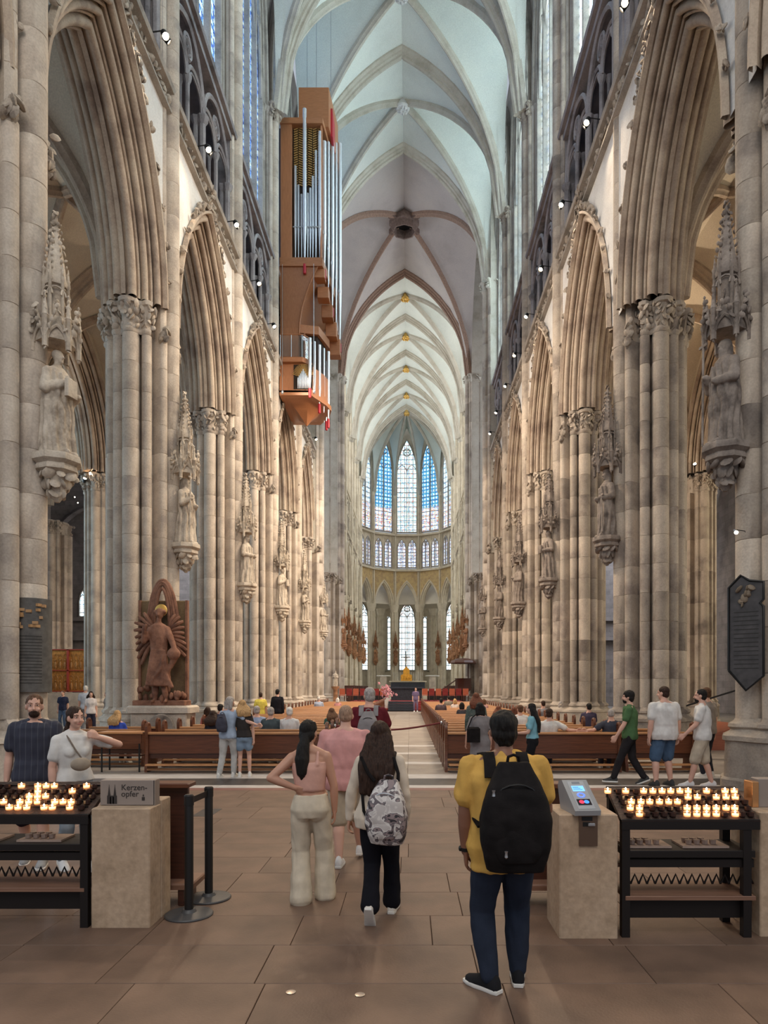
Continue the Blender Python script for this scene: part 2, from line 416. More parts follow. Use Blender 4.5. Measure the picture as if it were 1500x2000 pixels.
WPROF = sorted([(r, t if t < PI else t - 2 * PI) for r, t in WPROF], key=lambda q: q[1])
def wdrum_mesh(h, name):
    m = MB(); rs = []
    for dz, k in ((0, -0.010), (0.009, 0), (h - 0.009, 0), (h, -0.010)):
        rs.append([((r + k) * math.cos(t), (r + k) * math.sin(t), dz) for r, t in WPROF])
    return m.loft(rs, cap=False, closed=False).mesh(name)
ME_DRUM, ME_DRUM_F = drum_mesh(PROF[144], DH1, 'pier_drum'), drum_mesh(PROF[72], DH1 * 2, 'pier_drum_tall')
ME_WD, ME_WDF = wdrum_mesh(DH2, 'wall_shaft_drum'), wdrum_mesh(DH2 * 2, 'wall_shaft_drum_tall')
def base_mesh(n=72):
    m = MB(); rs = []
    P = PROF[n]
    oc = [max(r, 0.98) for r, t in P]
    for z, k, mixo in ((0, 1.22, 1), (0.16, 1.22, 1), (0.20, 1.17, 1), (0.84, 1.15, .9), (0.86, 1.19, .9), (0.94, 1.19, .8), (1.0, 1.10, .5), (1.06, 1.07, .2), (1.1, 1.11, .2), (1.16, 1.10, .1), (1.2, 1.03, 0), (1.26, 1.0, 0)):
        rs.append([((r * (1 - mixo) + o_ * mixo) * k * math.cos(t), (r * (1 - mixo) + o_ * mixo) * k * math.sin(t), z) for (r, t), o_ in zip(P, oc)])
    return m.loft(rs, cap=False).mesh('pier_base')
ME_BASE = base_mesh()
def cap_mesh(seed, rear=True):
    m = MB(); rr = random.Random(seed); P = PROF[72]
    inn = [(r, t) for r, t in P]
    rs = []
    for z, k in ((0, 1.0), (0.06, 1.05), (0.12, 1.05), (0.16, 1.0), (0.5, 1.05), (0.72, 1.12), (0.74, 1.2), (0.84, 1.22), (0.88, 1.16), (0.89, 0.02)):
        rs.append([((r if abs((t + PI) % (2*PI) - PI) > .62 else min(r, .62)) * k * math.cos(t), (r if abs((t + PI) % (2*PI) - PI) > .62 else min(r, .62)) * k * math.sin(t), z) for r, t in inn])
    m.loft(rs, cap=False)
    pts = []
    for ringz, off, cnt in ((0.22, 0.02, 40), (0.36, 0.05, 46), (0.50, 0.09, 46), (0.62, 0.13, 48), (0.70, 0.17, 40)):
        for i in range(cnt):
            t = 2 * PI * (i + rr.random() * .6) / cnt
            if abs((t + PI) % (2*PI) - PI) < 0.62: continue
            r = P[int(t / (2*PI) * 72) % 72][0] + off
            pts.append((r * math.cos(t), r * math.sin(t), ringz + rr.uniform(-.05, .05)))
    leaf_blobs(m, pts, 0.065, 0.105, rr)
    return m.mesh('pier_capital')
ME_CAP = [cap_mesh(5), cap_mesh(9)]
def knob_mesh():
    m = MB(); rr = random.Random(4)
    for e in (-1, 1):
        a = e * math.radians(31); leaf_blobs(m, [(0.95 * math.cos(a) + rr.uniform(-.09, .09), 0.95 * math.sin(a) + rr.uniform(-.09, .09), rr.uniform(0, .5)) for _ in range(9)], .09, .15, rr)
    return m.mesh('shaft_corbel')
ME_KNOB = knob_mesh()
def wcap_mesh():
    m = MB(); rr = random.Random(8); rs = []
    for z, k in ((0, 0), (.06, .04), (.12, .02), (.5, .05), (.62, .12), (.7, .14), (.74, .1)):
        rs.append([((r + k) * math.cos(t), (r + k) * math.sin(t), z) for r, t in WPROF])
    m.loft(rs, cap=False, closed=False)
    pts = []
    for z, o_ in ((.2, .05), (.36, .08), (.52, .13)):
        for r, t in WPROF[::5]:
            pts.append(((r + o_) * math.cos(t), (r + o_) * math.sin(t), z + rr.uniform(-.05, .05)))
    leaf_blobs(m, pts, .07, .11, rr)
    return m.mesh('wall_shaft_capital')
ME_WCAP = wcap_mesh()
def use(me, name, mat, parent, loc=(0, 0, 0), rz=0):
    o = bpy.data.objects.new(name, me); COL.objects.link(o); o.parent = parent; o.location = loc; o.rotation_euler = (0, 0, rz)
    if len(me.materials) == 0: me.materials.append(None)
    o.material_slots[0].link = 'OBJECT'; o.material_slots[0].material = mat
    return o
PIERS = {}
def pier(side, Y, X=None, sc=1.0, mat=S_PIER, far=False, upper=True, uz=None):
    X = side * NX if X is None else X
    p = struct('pillar', (X, Y, 0)); p.rotation_euler = (0, 0, 0 if side < 0 else PI); p.scale = (sc, sc, 1)
    use(ME_BASE, 'pier_base', mat, p)
    z = 1.25
    n = (ND1 // 2 + 1) if far else ND1
    for i in range(n):
        o = use(ME_DRUM_F if far else ME_DRUM, 'stone_drum', mat, p, (0, 0, z)); z += DH1 * (2 if far else 1)
        if far and i == n - 1: o.scale.z = 0.5
    use(R.choice(ME_CAP), 'capital', mat, p, (0, 0, Z_CAP))
    if upper:
        use(ME_KNOB, 'shaft_corbel', S_FOL, p, (0, 0, Z_CAP - .1))
        z = Z_CAP
        for i in range(ND2 // 2 if far else ND2):
            use(ME_WDF if far else ME_WD, 'shaft_drum', mat, p, (0, 0, z)); z += DH2 * (2 if far else 1)
        use(ME_WCAP, 'shaft_capital', S_FOL if not far else S_RIB, p, (0, 0, Z_SPR - .5))
    PIERS[(side, round(Y, 1), round(X, 1))] = p
    return p
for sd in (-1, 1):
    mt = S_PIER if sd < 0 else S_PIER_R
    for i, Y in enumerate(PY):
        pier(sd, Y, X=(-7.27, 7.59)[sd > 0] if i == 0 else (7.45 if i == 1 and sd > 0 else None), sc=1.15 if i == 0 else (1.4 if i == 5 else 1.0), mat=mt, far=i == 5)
    for i, Y in enumerate(CHY):
        pier(sd, Y, sc=1.45 if i == 0 else 1.0, mat=S_PIER_R if i == 0 else S_CHOIR, far=True)
    for i, Y in enumerate([19.8, 27.3, 34.8, 42.3]):       # between the two aisles
        pier(sd, Y, X=sd * 15.2, sc=0.84, mat=mt, far=True, upper=False)
    for i, Y in enumerate([34.8, 44.4 if sd < 0 else 42.3]):             # responds on the outer wall
        pier(sd, Y, X=sd * 22.4, sc=0.9, mat=mt, far=True, upper=False)

# ------------------------------------------------------------------ arcade bay (local: nave is +x, bay along y)
HP = []
def roll(cx_, cz_, r, a0, a1, n=5): return [(cx_ + r * math.cos(math.radians(a0 + (a1 - a0) * i / n)), cz_ + r * math.sin(math.radians(a0 + (a1 - a0) * i / n))) for i in range(n + 1)]
HP += [(-0.02, 0.86), (-0.14, 0.82), (-0.14, 0.75), (-0.02, 0.72), (0.10, 0.80), (0.06, 0.70)]
HP += roll(0.08, 0.59, 0.085, 140, 310, 5) + [(0.26, 0.68), (0.20, 0.54), (0.18, 0.49), (0.22, 0.46), (0.38, 0.56), (0.33, 0.46)]
HP += roll(0.34, 0.36, 0.085, 140, 310, 5) + [(0.54, 0.46), (0.47, 0.32), (0.44, 0.27), (0.48, 0.24), (0.64, 0.32), (0.56, 0.22)]
HP += roll(0.60, 0.12, 0.11, 150, 290, 5) + [(0.78, 0.14), (0.74, 0.0)]
PROFILE_ARCH = HP + [(1.6 - u, d) for u, d in reversed(HP)]
AS, AH = 2.46, 4.75
def arcade_meshes(hl, name):
    s = AS + hl - 3.75
    m = MB(); rings = []
    cols = [arch(s, AH, d, 16) for u, d in PROFILE_ARCH]
    for i in range(33):
        rings.append([(0.78 - PROFILE_ARCH[j][0], cols[j][i][0], cols[j][i][1] + Z_CAP + .88) for j in range(len(PROFILE_ARCH))])
    m.loft(rings, cap=False, closed=False); me_a = m.mesh(name + '_arch')
    ms = MB()
    for xf in (0.76, -0.8):
        ao = arch(s, AH, 0.80, 16); v = []; f = []
        pts = [(-hl, 0)] + ao + [(hl, 0)]
        for y_, z_ in pts: v += [(xf, y_, z_ + Z_CAP + .88), (xf, y_, Z_STR + .1)]
        for i in range(len(pts) - 1): f.append((2 * i, 2 * i + 2, 2 * i + 3, 2 * i + 1))
        ms.add(v, f)
    me_s = ms.mesh(name + '_spandrel', smooth=False)
    # crockets along the hood, dense near the apex
    mc = MB(); rr = random.Random(2); ao = arch(s, AH, 0.95, 40); pts = []
    for i, (y_, z_) in enumerate(ao):
        if i in (0, 80): continue
        k = abs(i - 40)
        if k > 12 and (k % 5): continue
        for q in range(4): pts.append((0.86 + rr.uniform(-.02, .08), y_ + rr.uniform(-.06, .06), z_ + Z_CAP + .88 + rr.uniform(-.06, .08)))
    for q in range(14): pts.append((.92 + rr.uniform(-.08, .08), rr.uniform(-.22, .22), Z_CAP + .88 + ao[40][1] + rr.uniform(0, .6)))
    leaf_blobs(mc, pts, .06, .10, rr); me_c = mc.mesh(name + '_crockets')
    return me_a, me_s, me_c
def string_meshes(hl, name):
    m = MB()
    m.prism([(0.70, Z_STR), (0.92, Z_STR + .06), (0.92, Z_STR + .13), (0.76, Z_STR + .17), (0.76, Z_STR + .55), (0.98, Z_STR + .62), (1.02, Z_STR + .74), (0.9, Z_STR + .80), (0.3, Z_STR + .80), (0.3, Z_STR)], 1, -hl, hl)
    # prism inserts at index 1: polygon is (x,z)
    mf = MB(); rr = random.Random(6); pts = []
    for i in range(int(hl * 13)):
        pts.append((0.80 + rr.uniform(0, .08), -hl + 2 * hl * (i + .5) / int(hl * 13), Z_STR + .36 + rr.uniform(-.12, .12)))
    leaf_blobs(mf, pts, .08, .14, rr)
    return m.mesh(name + '_string', False), mf.mesh(name + '_string_leaves')
def tube_arch(m, x, yc, z0, s, h, r, n=8, seg=5, d=0):
    m.tube([(x, yc + y_, z0 + z_) for y_, z_ in arch(s, h, d, n)], r, seg, True, up=(1, 0, 0))
def ring_(m, x, yc, zc, rad, r, n=14, seg=5):
    pts = [(x, yc + rad * math.cos(2*PI*i/n), zc + rad * math.sin(2*PI*i/n)) for i in range(n)]
    b = []
    for i in range(n):
        p = Vector(pts[i]); c = Vector((x, yc, zc)); o_ = (p - c).normalized(); a = Vector((1, 0, 0))
        b.append([p + r * (math.cos(2*PI*j/seg) * o_ + math.sin(2*PI*j/seg) * a) for j in range(seg)])
    b.append(b[0]); m.loft(b, cap=False)
def triforium_mesh(hl, name, n=4):
    m = MB(); W = hl - 0.55; z0 = Z_STR + .8; zs = Z_TRI - 2.1; st = 2 * W / n
    for xx, rr_ in ((0.60, .075), (0.36, .06)):
        for i in range(n + 1):
            yy = -W + i * st; rad = rr_ * (1.5 if i in (0, n) or (i == n // 2 and n > 2) else 1)
            m.tube([(xx, yy, z0), (xx, yy, zs)], rad, 7); m.lathe([(rad * 1.6, 0), (rad * 1.6, .2), (rad, .28)], 7, (xx, yy, z0)); m.lathe([(rad, 0), (rad * 1.9, .18), (rad * 1.9, .26)], 7, (xx, yy, zs - .22))
    for i in range(n):
        yc = -W + (i + .5) * st
        tube_arch(m, 0.60, yc, zs, st / 2, .75, .07); tube_arch(m, 0.60, yc, zs, st / 2 - .14, .55, .04)
    for i in range(n // 2):
        yc = -W + (2 * i + 1) * st
        tube_arch(m, 0.62, yc, zs, st, 1.75, .09); ring_(m, 0.60, yc, zs + .98, .33, .06)
        for q in range(4): ring_(m, .60, yc + .15 * math.cos(q * PI / 2), zs + .98 + .15 * math.sin(q * PI / 2), .13, .03, 8, 4)
    # solid frame round the openings and the sill of the windows above
    m.box((0.45, -hl + .25, (z0 + Z_TRI) / 2), (.62, .5, Z_TRI - z0)); m.box((0.45, hl - .25, (z0 + Z_TRI) / 2), (.62, .5, Z_TRI - z0))
    m.box((0.45, 0, Z_TRI - .12), (.6, 2 * hl, .26))
    m.prism([(0.1, Z_TRI), (0.88, Z_TRI), (0.92, Z_TRI + .12), (0.8, Z_TRI + .22), (0.1, Z_TRI + .42)], 1, -hl, hl)
    me = m.mesh(name + '_triforium')
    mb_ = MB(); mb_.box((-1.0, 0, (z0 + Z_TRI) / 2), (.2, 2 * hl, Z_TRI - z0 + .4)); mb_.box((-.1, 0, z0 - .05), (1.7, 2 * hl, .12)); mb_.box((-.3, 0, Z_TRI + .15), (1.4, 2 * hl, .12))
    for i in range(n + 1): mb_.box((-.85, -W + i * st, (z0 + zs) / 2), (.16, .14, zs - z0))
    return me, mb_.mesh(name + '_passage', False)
def jamb_mesh(hl, name):
    """clerestory wall strips beside the window, with jamb shafts, and the wall over the window arch"""
    m = MB(); W = hl - 0.85; zt = Z_SPR
    for e in (-1, 1):
        m.box((0.02, e * (hl - .32), (Z_CLE + zt + VRISE) / 2), (.5, .64, zt + VRISE - Z_CLE))
        for yy, xx, rad in ((W + .06, .30, .07), (W + .22, .42, .09), (W + .42, .55, .11), (W + .62, .62, .08)):
            m.tube([(xx, e * yy, Z_CLE - .1), (xx, e * yy, zt - .3)], rad, 8)
            m.lathe([(rad, 0), (rad * 1.7, .25), (rad * 1.7, .34)], 8, (xx, e * yy, zt - .4))
    for d, xx, rad in ((.06, .30, .07), (.22, .42, .09), (.42, .55, .11)):
        k = (W + d) / HS
        pts = [(xx, y_, zt + fv(abs(y_) / (W + d)) * 0.965) for y_ in [(W + d) * (i / 14 - 1) for i in range(29)]]
        m.tube(pts, rad, 6, True, up=(1, 0, 0))
    v = []; f = []
    for i in range(29):
        y_ = W * (i / 14 - 1); v += [(0.22, y_, zt + fv(abs(y_) / W) * 0.955), (0.22, y_, zt + VRISE + .3)]
    for i in range(28): f.append((2 * i, 2 * i + 2, 2 * i + 3, 2 * i + 1))
    m.add(v, f)
    return m.mesh(name + '_jambs')
BAYM = {}
for nm, hl in (('nave', 3.75), ('choir', 3.845)):
    a, s_, c = arcade_meshes(hl, nm); st_, sl = string_meshes(hl, nm); tr, tp = triforium_mesh(hl, nm); jb = jamb_mesh(hl, nm)
    BAYM[nm] = (a, s_, c, st_, sl, tr, tp, jb)
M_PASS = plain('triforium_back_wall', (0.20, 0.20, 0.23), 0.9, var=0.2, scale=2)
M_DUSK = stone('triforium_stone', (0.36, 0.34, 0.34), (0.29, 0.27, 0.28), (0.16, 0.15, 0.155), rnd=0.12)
walls = {-1: struct('wall_left'), 1: struct('wall_right')}
def bay(side, Yc, kind):
    a, s_, c, st_, sl, tr, tp, jb = BAYM[kind]
    loc = (side * NX, Yc, 0); rz = 0 if side < 0 else PI; wl = walls[side]; ch = kind == 'choir'
    use(a, 'arcade_arch', S_CHOIR if ch else S_ARCH, wl, loc, rz); use(s_, 'spandrel', S_PLASTER, wl, loc, rz)
    if not ch: use(c, 'arch_crockets', S_FOL, wl, loc, rz)
    use(st_, 'string_course', S_CHOIR if ch else S_DARK, wl, loc, rz); use(sl, 'string_leaves', S_FOL, wl, loc, rz)
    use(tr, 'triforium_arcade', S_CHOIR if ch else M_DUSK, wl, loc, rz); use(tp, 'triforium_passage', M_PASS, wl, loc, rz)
    use(jb, 'window_jambs', S_CHOIR if ch else S_DARK, wl, loc, rz)

# ------------------------------------------------------------------ windows (local: width x, interior -y)
WINN = [0]
def pane_poly(x0, x1, z0, topf, n=5):
    return [(x0, 0, z0), (x1, 0, z0)] + [(x1 + (x0 - x1) * i / n, 0, topf(x1 + (x0 - x1) * i / n)) for i in range(n + 1)]
WCACHE = {}
def window(loc, rz, hw, z0, zs, topf, nl, glass, frame, depth=0.3, r=0.06, key=None, bars=0):
    WINN[0] += 1
    wn = tag(empty('window_%d' % WINN[0], loc, rz), kind='structure')
    ck = key
    if ck not in WCACHE:
        panes = []
        st = 2 * hw / nl
        for i in range(nl):
            m = MB(); p = pane_poly(-hw + i * st, -hw + (i + 1) * st, z0, topf); m.add(p, [tuple(range(len(p)))])
            panes.append(m.mesh('pane', False))
        m = MB()
        for i in range(nl + 1):
            xx = -hw + i * st; zt = topf(xx) if 0 < i < nl else zs
            zz = max(zs, min(zt, zs + (topf(0) - zs) * (.55 if i != nl / 2 else .8)))
            m.box((xx, -depth / 2, (z0 + zz) / 2), (r * 1.7, depth, zz - z0)); m.tube([(xx, -depth, z0), (xx, -depth, zz)], r * .8, 6)
        def arc2(xc, s, h, rr_, base=None):
            pts = [(xc + y_, -depth * .6, (zs if base is None else base) + z_) for y_, z_ in arch(s, h, 0, 7)]
            m.tube(pts, rr_, 5, True, up=(0, 1, 0))
        def circ(xc, zc, rad, rr_):
            n_ = 14; b = []
            for i in range(n_ + 1):
                a = 2 * PI * i / n_; p = Vector((xc + rad * math.cos(a), -depth * .6, zc + rad * math.sin(a))); o_ = Vector((math.cos(a), 0, math.sin(a)))
                b.append([p + rr_ * (math.cos(2*PI*j/5) * o_ + math.sin(2*PI*j/5) * Vector((0, 1, 0))) for j in range(5)])
            m.loft(b, cap=False)
        for i in range(nl): arc2(-hw + (i + .5) * st, st / 2, st * .85, r)
        H = topf(0) - zs
        if nl >= 4:
            for e in (-1, 1): arc2(e * hw / 2, hw / 2, H * .55, r * 1.2); circ(e * hw / 2, zs + H * .30, hw * .2, r)
            circ(0, zs + H * .62, hw * .30, r * 1.2)
            for q in range(4): circ(hw * .15 * math.cos(q * PI / 2), zs + H * .62 + hw * .15 * math.sin(q * PI / 2), hw * .12, r * .6)
        elif nl == 2:
            circ(0, zs + H * .62, hw * .38, r * 1.1)
            for q in range(4): circ(hw * .18 * math.cos(q * PI / 2 + .8), zs + H * .62 + hw * .18 * math.sin(q * PI / 2 + .8), hw * .15, r * .6)
        elif nl == 3:
            circ(0, zs + H * .70, hw * .26, r); circ(-hw * .36, zs + H * .42, hw * .22, r); circ(hw * .36, zs + H * .42, hw * .22, r)
        for k in range(bars):
            zz = z0 + (zs - z0) * (k + 1) / (bars + 1); m.box((0, -.03, zz), (2 * hw, .03, .045))
        xs = [hw * (i / 10 - 1) for i in range(21)]
        m.tube([(x_, -depth * .6, topf(x_)) for x_ in xs], r * 1.5, 6, True, up=(0, 1, 0))
        m.box((0, -depth / 2, z0 - .06), (2 * hw + .1, depth, .16))
        WCACHE[ck] = (panes, m.mesh('tracery'))
    panes, tm = WCACHE[ck]
    for pm in panes: use(pm, 'pane', glass, wn)
    use(tm, 'tracery', frame, wn)
    return wn
def ptop(s, h, zs, sc=1.0):
    Rr = (s * s + h * h) / (2 * s)
    return lambda x: zs + math.sqrt(max(0, Rr * Rr - (Rr - s + min(abs(x), s)) ** 2))
BL = [(0.05, 0.14, 0.50), (0.12, 0.30, 0.75), (0.30, 0.55, 0.85), (0.10, 0.20, 0.60), (0.55, 0.75, 0.90), (0.20, 0.40, 0.80)]
G_NAVE_L = stained('nave_glass_blue', BL, 1.5, (0.36, 0.36), 0.06, 0.5)
G_NAVE_R = stained('nave_glass_pale', [(0.55, 0.75, 0.85), (0.65, 0.85, 0.85), (0.8, 0.9, 0.9), (0.35, 0.55, 0.8), (0.7, 0.85, 0.8)], 4.6, (0.36, 0.36), 0.06, 0.5)
G_AP_C = stained('apse_glass_centre', [(0.45, 0.75, 0.85), (0.60, 0.9, 0.85), (0.85, 0.95, 0.95), (0.30, 0.5, 0.8), (0.95, 0.95, 0.85), (0.75, 0.9, 0.95), (0.8, 0.5, 0.45)], 1.25, (0.62, 0.72), 0.05, 0.35)
LOWP = [(0.85, 0.30, 0.22), (0.95, 0.85, 0.5), (0.25, 0.45, 0.9), (0.95, 0.95, 0.95), (0.5, 0.7, 0.95), (0.9, 0.9, 1.0), (0.75, 0.85, 0.95)]
G_AP_S = stained('apse_glass_side', [(0.08, 0.35, 0.75), (0.12, 0.50, 0.85), (0.25, 0.65, 0.9), (0.10, 0.30, 0.7)], 1.2, (0.5, 0.56), 0.05, 0.95, lower=(29.2, LOWP))
G_AP_O = stained('apse_glass_outer', [(0.35, 0.60, 0.85), (0.6, 0.85, 0.9), (0.85, 0.95, 0.95), (0.25, 0.45, 0.8), (0.9, 0.9, 0.8)], 1.25, (0.62, 0.72), 0.05, 0.6, lower=(29.6, LOWP))
G_TRI = stained('apse_triforium_glass', [(0.45, 0.6, 0.85), (0.8, 0.85, 0.9), (0.35, 0.45, 0.8), (0.9, 0.85, 0.8), (0.6, 0.4, 0.4)], 1.15, (0.4, 0.5), 0.07, 0.3)
G_CHOIR = stained('choir_clerestory_glass', [(0.9, 0.93, 0.95), (0.85, 0.88, 0.95), (0.95, 0.93, 0.88)], 3.5, (0.6, 0.7), 0.05, 0.3)
G_CHAIS = stained('choir_aisle_glass', [(0.95, 0.95, 0.85), (0.9, 0.85, 0.75), (0.85, 0.9, 0.9)], 9.0, (0.6, 0.7), 0.05, 0.3)
G_CHAP = stained('chapel_glass', [(0.75, 0.9, 0.92), (0.55, 0.75, 0.8), (0.9, 0.95, 0.9), (0.8, 0.65, 0.6), (0.5, 0.65, 0.75)], 1.7, (0.6, 0.9), 0.06, 0.25)
G_AISLE = stained('aisle_glass', [(0.25, 0.5, 0.85), (0.5, 0.8, 0.95), (0.7, 0.9, 1.0), (0.85, 0.9, 0.9)], 3.6, (0.5, 0.6), 0.05, 0.4)

G_AISLE_R = stained('south_aisle_glass', [(0.95, 0.75, 0.45), (0.9, 0.85, 0.7), (1.0, 0.8, 0.5), (0.8, 0.6, 0.4)], 4.5, (0.5, 0.6), 0.05, 0.2)
def ctop(W): return lambda x: Z_SPR + fv(min(1, abs(x) / W)) * 0.955
nave_c = [8.55] + [(PY[i] + PY[i + 1]) / 2 for i in range(5)]
choir_c = [(CHY[i] + CHY[i + 1]) / 2 for i in range(4)]
for sd in (-1, 1):
    for Yc in nave_c:
        bay(sd, Yc, 'nave')
        window((sd * (NX - 0.2), Yc, 0), PI / 2 if sd < 0 else -PI / 2, 2.9, Z_CLE + .1, Z_SPR + 2.2, ctop(2.9), 4, G_NAVE_L if sd < 0 else G_NAVE_R, S_DARK, 0.22, .06, key='nave')
    for Yc in choir_c:
        bay(sd, Yc, 'choir')
        window((sd * (NX - 0.02), Yc, 0), PI / 2 if sd < 0 else -PI / 2, 3.0, Z_CLE + .1, Z_SPR + 2.2, ctop(3.0), 4, G_CHOIR, S_CHOIR, 0.3, .06, key='choir')

# ------------------------------------------------------------------ high vaults
ceiling = struct('ceiling')
def web_cells(hw, hl, N=14):
    """four cells of a quadripartite vault: east-west pair rides on the transverse arch, the side pair on the wall arch"""
    out = []
    for e in (-1, 1):
        v = []; f = []
        for i in range(N + 1):            # i: from crown (0) to rim along y
            yy = hl * i / N
            for j in range(2 * 6 + 1):
                xx = hw * (i / N) * (j / 6 - 1)
                v.append((xx, e * yy, fv(xx / hw) if False else fv(abs(xx) / hw)))
        out.append(('long', e, v))
    return out
def vault_cell_mesh(hw, hl, axis, e, name, N=12, M_=14):
    """axis 'y': triangle between centre and the transverse arch at y=e*hl; axis 'x': between centre and the wall arch at x=e*hw"""
    m = MB(); v = []; f = []
    for i in range(N + 1):
        k = i / N
        for j in range(M_ + 1):
            q = (2 * j / M_ - 1) * k
            if axis == 'y': v.append((hw * q, e * hl * k, fv(q)))
            else: v.append((e * hw * k, hl * q, fv(q)))
    for i in range(N):
        for j in range(M_):
            a = i * (M_ + 1) + j; f.append((a, a + 1, a + M_ + 2, a + M_ + 1))
    m.add(v, f); return m.mesh(name)
RP_T = [(-.36, .12), (-.36, -.10), (-.24, -.20), (-.22, -.30), (-.12, -.36), (-.12, -.46), (-.05, -.54), (.05, -.54), (.12, -.46), (.12, -.36), (.22, -.30), (.24, -.20), (.36, -.10), (.36, .12)]
RP_D = [(-.17, .08), (-.17, -.12), (-.09, -.20), (-.07, -.30), (0, -.34), (.07, -.30), (.09, -.20), (.17, -.12), (.17, .08)]
def rib(path, prof, across):
    m = MB(); fr = []; P = [Vector(p) for p in path]; k = len(P); A = Vector(across).normalized()
    for i in range(k):
        d = (P[min(i + 1, k - 1)] - P[max(i - 1, 0)]).normalized(); up = A.cross(d)
        if up.z < 0: up = -up
        if i == k // 2 and abs(P[i].z - max(p.z for p in P)) < 1e-6: up = Vector((0, 0, 1))
        fr.append((A, up))
    return m.sweep(P, fr, prof)
def trans_path(hw, n=18): return [(hw * (i / n - 1), 0, fv(abs(i / n - 1))) for i in range(2 * n + 1)]
def diag_path(hw, hl, e, n=18): return [(hw * (i / n - 1), e * hl * (i / n - 1), fv(abs(i / n - 1))) for i in range(2 * n + 1)]
def vault(Yc, hw, hl, zs, kname, webm, ribm, parent, X=0, sc=1.0, trans=True):
    ck = ('v', hw, hl)
    if ck not in WCACHE:
        WCACHE[ck] = ([vault_cell_mesh(hw, hl, a, e, 'vault_web') for a in 'yx' for e in (-1, 1)],
            [rib(diag_path(hw, hl, e), RP_D, (-e * hl, hw, 0)).mesh('diagonal_rib') for e in (-1, 1)], rib(trans_path(hw), RP_T, (0, 1, 0)).mesh('transverse_rib'))
    cells, dg, tr = WCACHE[ck]
    os_ = [use(c, 'vault_web', webm, parent, (X, Yc, zs)) for c in cells] + [use(d, 'diagonal_rib', ribm, parent, (X, Yc, zs)) for d in dg]
    if trans: os_.append(use(tr, 'transverse_rib', ribm, parent, (X, Yc + hl, zs)))
    for o in os_: o.scale.z = sc
mb_ = MB(); mb_.lathe([(0.1, -.55), (.42, -.52), (.48, -.42), (.44, -.3), (.34, -.1), (.3, .1)], 20)
leaf_blobs(mb_, [(.3 * math.cos(a) * q, .3 * math.sin(a) * q, -.55) for q in (.5, 1) for a in [i * PI / 4 for i in range(8)]], .08, .11)
ME_BOSS = mb_.mesh('boss')
for i, Yc in enumerate(nave_c):
    vault(Yc, HS, 3.75, Z_SPR, 'nave', S_WEB, S_RIB, ceiling); use(ME_BOSS, 'boss', S_PLASTER, ceiling, (0, Yc, Z_SPR + VRISE - .05))
for i, Yc in enumerate(choir_c):
    vault(Yc, HS, 3.845, Z_SPR, 'choir', S_WEB, S_RIB, ceiling); use(ME_BOSS, 'boss', GOLD, ceiling, (0, Yc, Z_SPR + VRISE - .05))
vault(57.3, HS, 7.5, Z_SPR, 'crossing', S_WEB_DIM, plain('crossing_rib_dimmed', (0.30, 0.20, 0.15), .8, var=.2), ceiling)  # ribs coloured dark as well for the crossing's lower light
m = MB()
for sd in (-1, 1):
    for Yc in (49.8, 64.8): m.box((sd * 7.6, Yc, 27), (2.6, 1.4, 31))
    m.box((sd * 8.9, 57.3, 42.2), (5.5, 16, .3))
m.build('crossing_arch_wall', S_RIB, ceiling, False)
# crossing boss: octagonal collar with an open hole and four stubs
m = MB(); m.lathe([(1.0, .3), (1.05, -.2), (1.25, -.35), (1.25, -.75), (1.1, -.85), (1.0, -1.3), (.88, -1.3), (.88, -.3), (.88, .2)], 8)
for q in range(4):
    a = q * PI / 2 + PI / 4; m.box((1.25 * math.cos(a), 1.25 * math.sin(a), -.45), (.7, .5, .7), a)
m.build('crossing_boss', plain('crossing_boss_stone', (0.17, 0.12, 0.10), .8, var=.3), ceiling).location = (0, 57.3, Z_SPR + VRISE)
m = MB(); m.lathe([(.88, 0), (.88, .02)], 8); m.build('boss_hole_shade', plain('hole_shade_black', (.01, .01, .01), .9), ceiling).location = (0, 57.3, Z_SPR + VRISE - .6)  # black disc stands for the dark inside the open hole
# apse vault: cells between radial ribs
AV = [math.radians(a) for a in (-105, -75, -45, -15, 15, 45, 75, 105)]
def apv(a, r=HS + .55): return Vector((r * math.sin(a), APC + r * math.cos(a), 0))
RPS = APR - .65
for i in range(7):
    A, B = apv(AV[i], RPS), apv(AV[i + 1], RPS); C = Vector((0, APC, 0)); v = []; f = []; N = 12
    for a in range(N + 1):
        rho = a / N
        for j in range(N + 1):
            u = 2 * j / N - 1; p = C + (A * (1 - j / N) + B * (j / N) - C) * rho; v.append((p.x, p.y, Z_SPR + fv(rho * abs(u)) if rho else Z_SPR + VRISE))
    for a in range(N):
        for j in range(N):
            q = a * (N + 1) + j; f.append((q, q + 1, q + N + 2, q + N + 1))
    MB().add(v, f).build('vault_web', S_WEB, ceiling)
for a in AV:
    A = apv(a, RPS); C = Vector((0, APC, 0)); pts = [(C + (A - C) * (i / 16)) + Vector((0, 0, Z_SPR + fv(i / 16))) for i in range(17)]
    rib(pts, RP_D, Vector((0, 0, 1)).cross(A - C)).build('radial_rib', S_RIB, ceiling)
use(ME_BOSS, 'boss', GOLD, ceiling, (0, APC, Z_SPR + VRISE - .05))

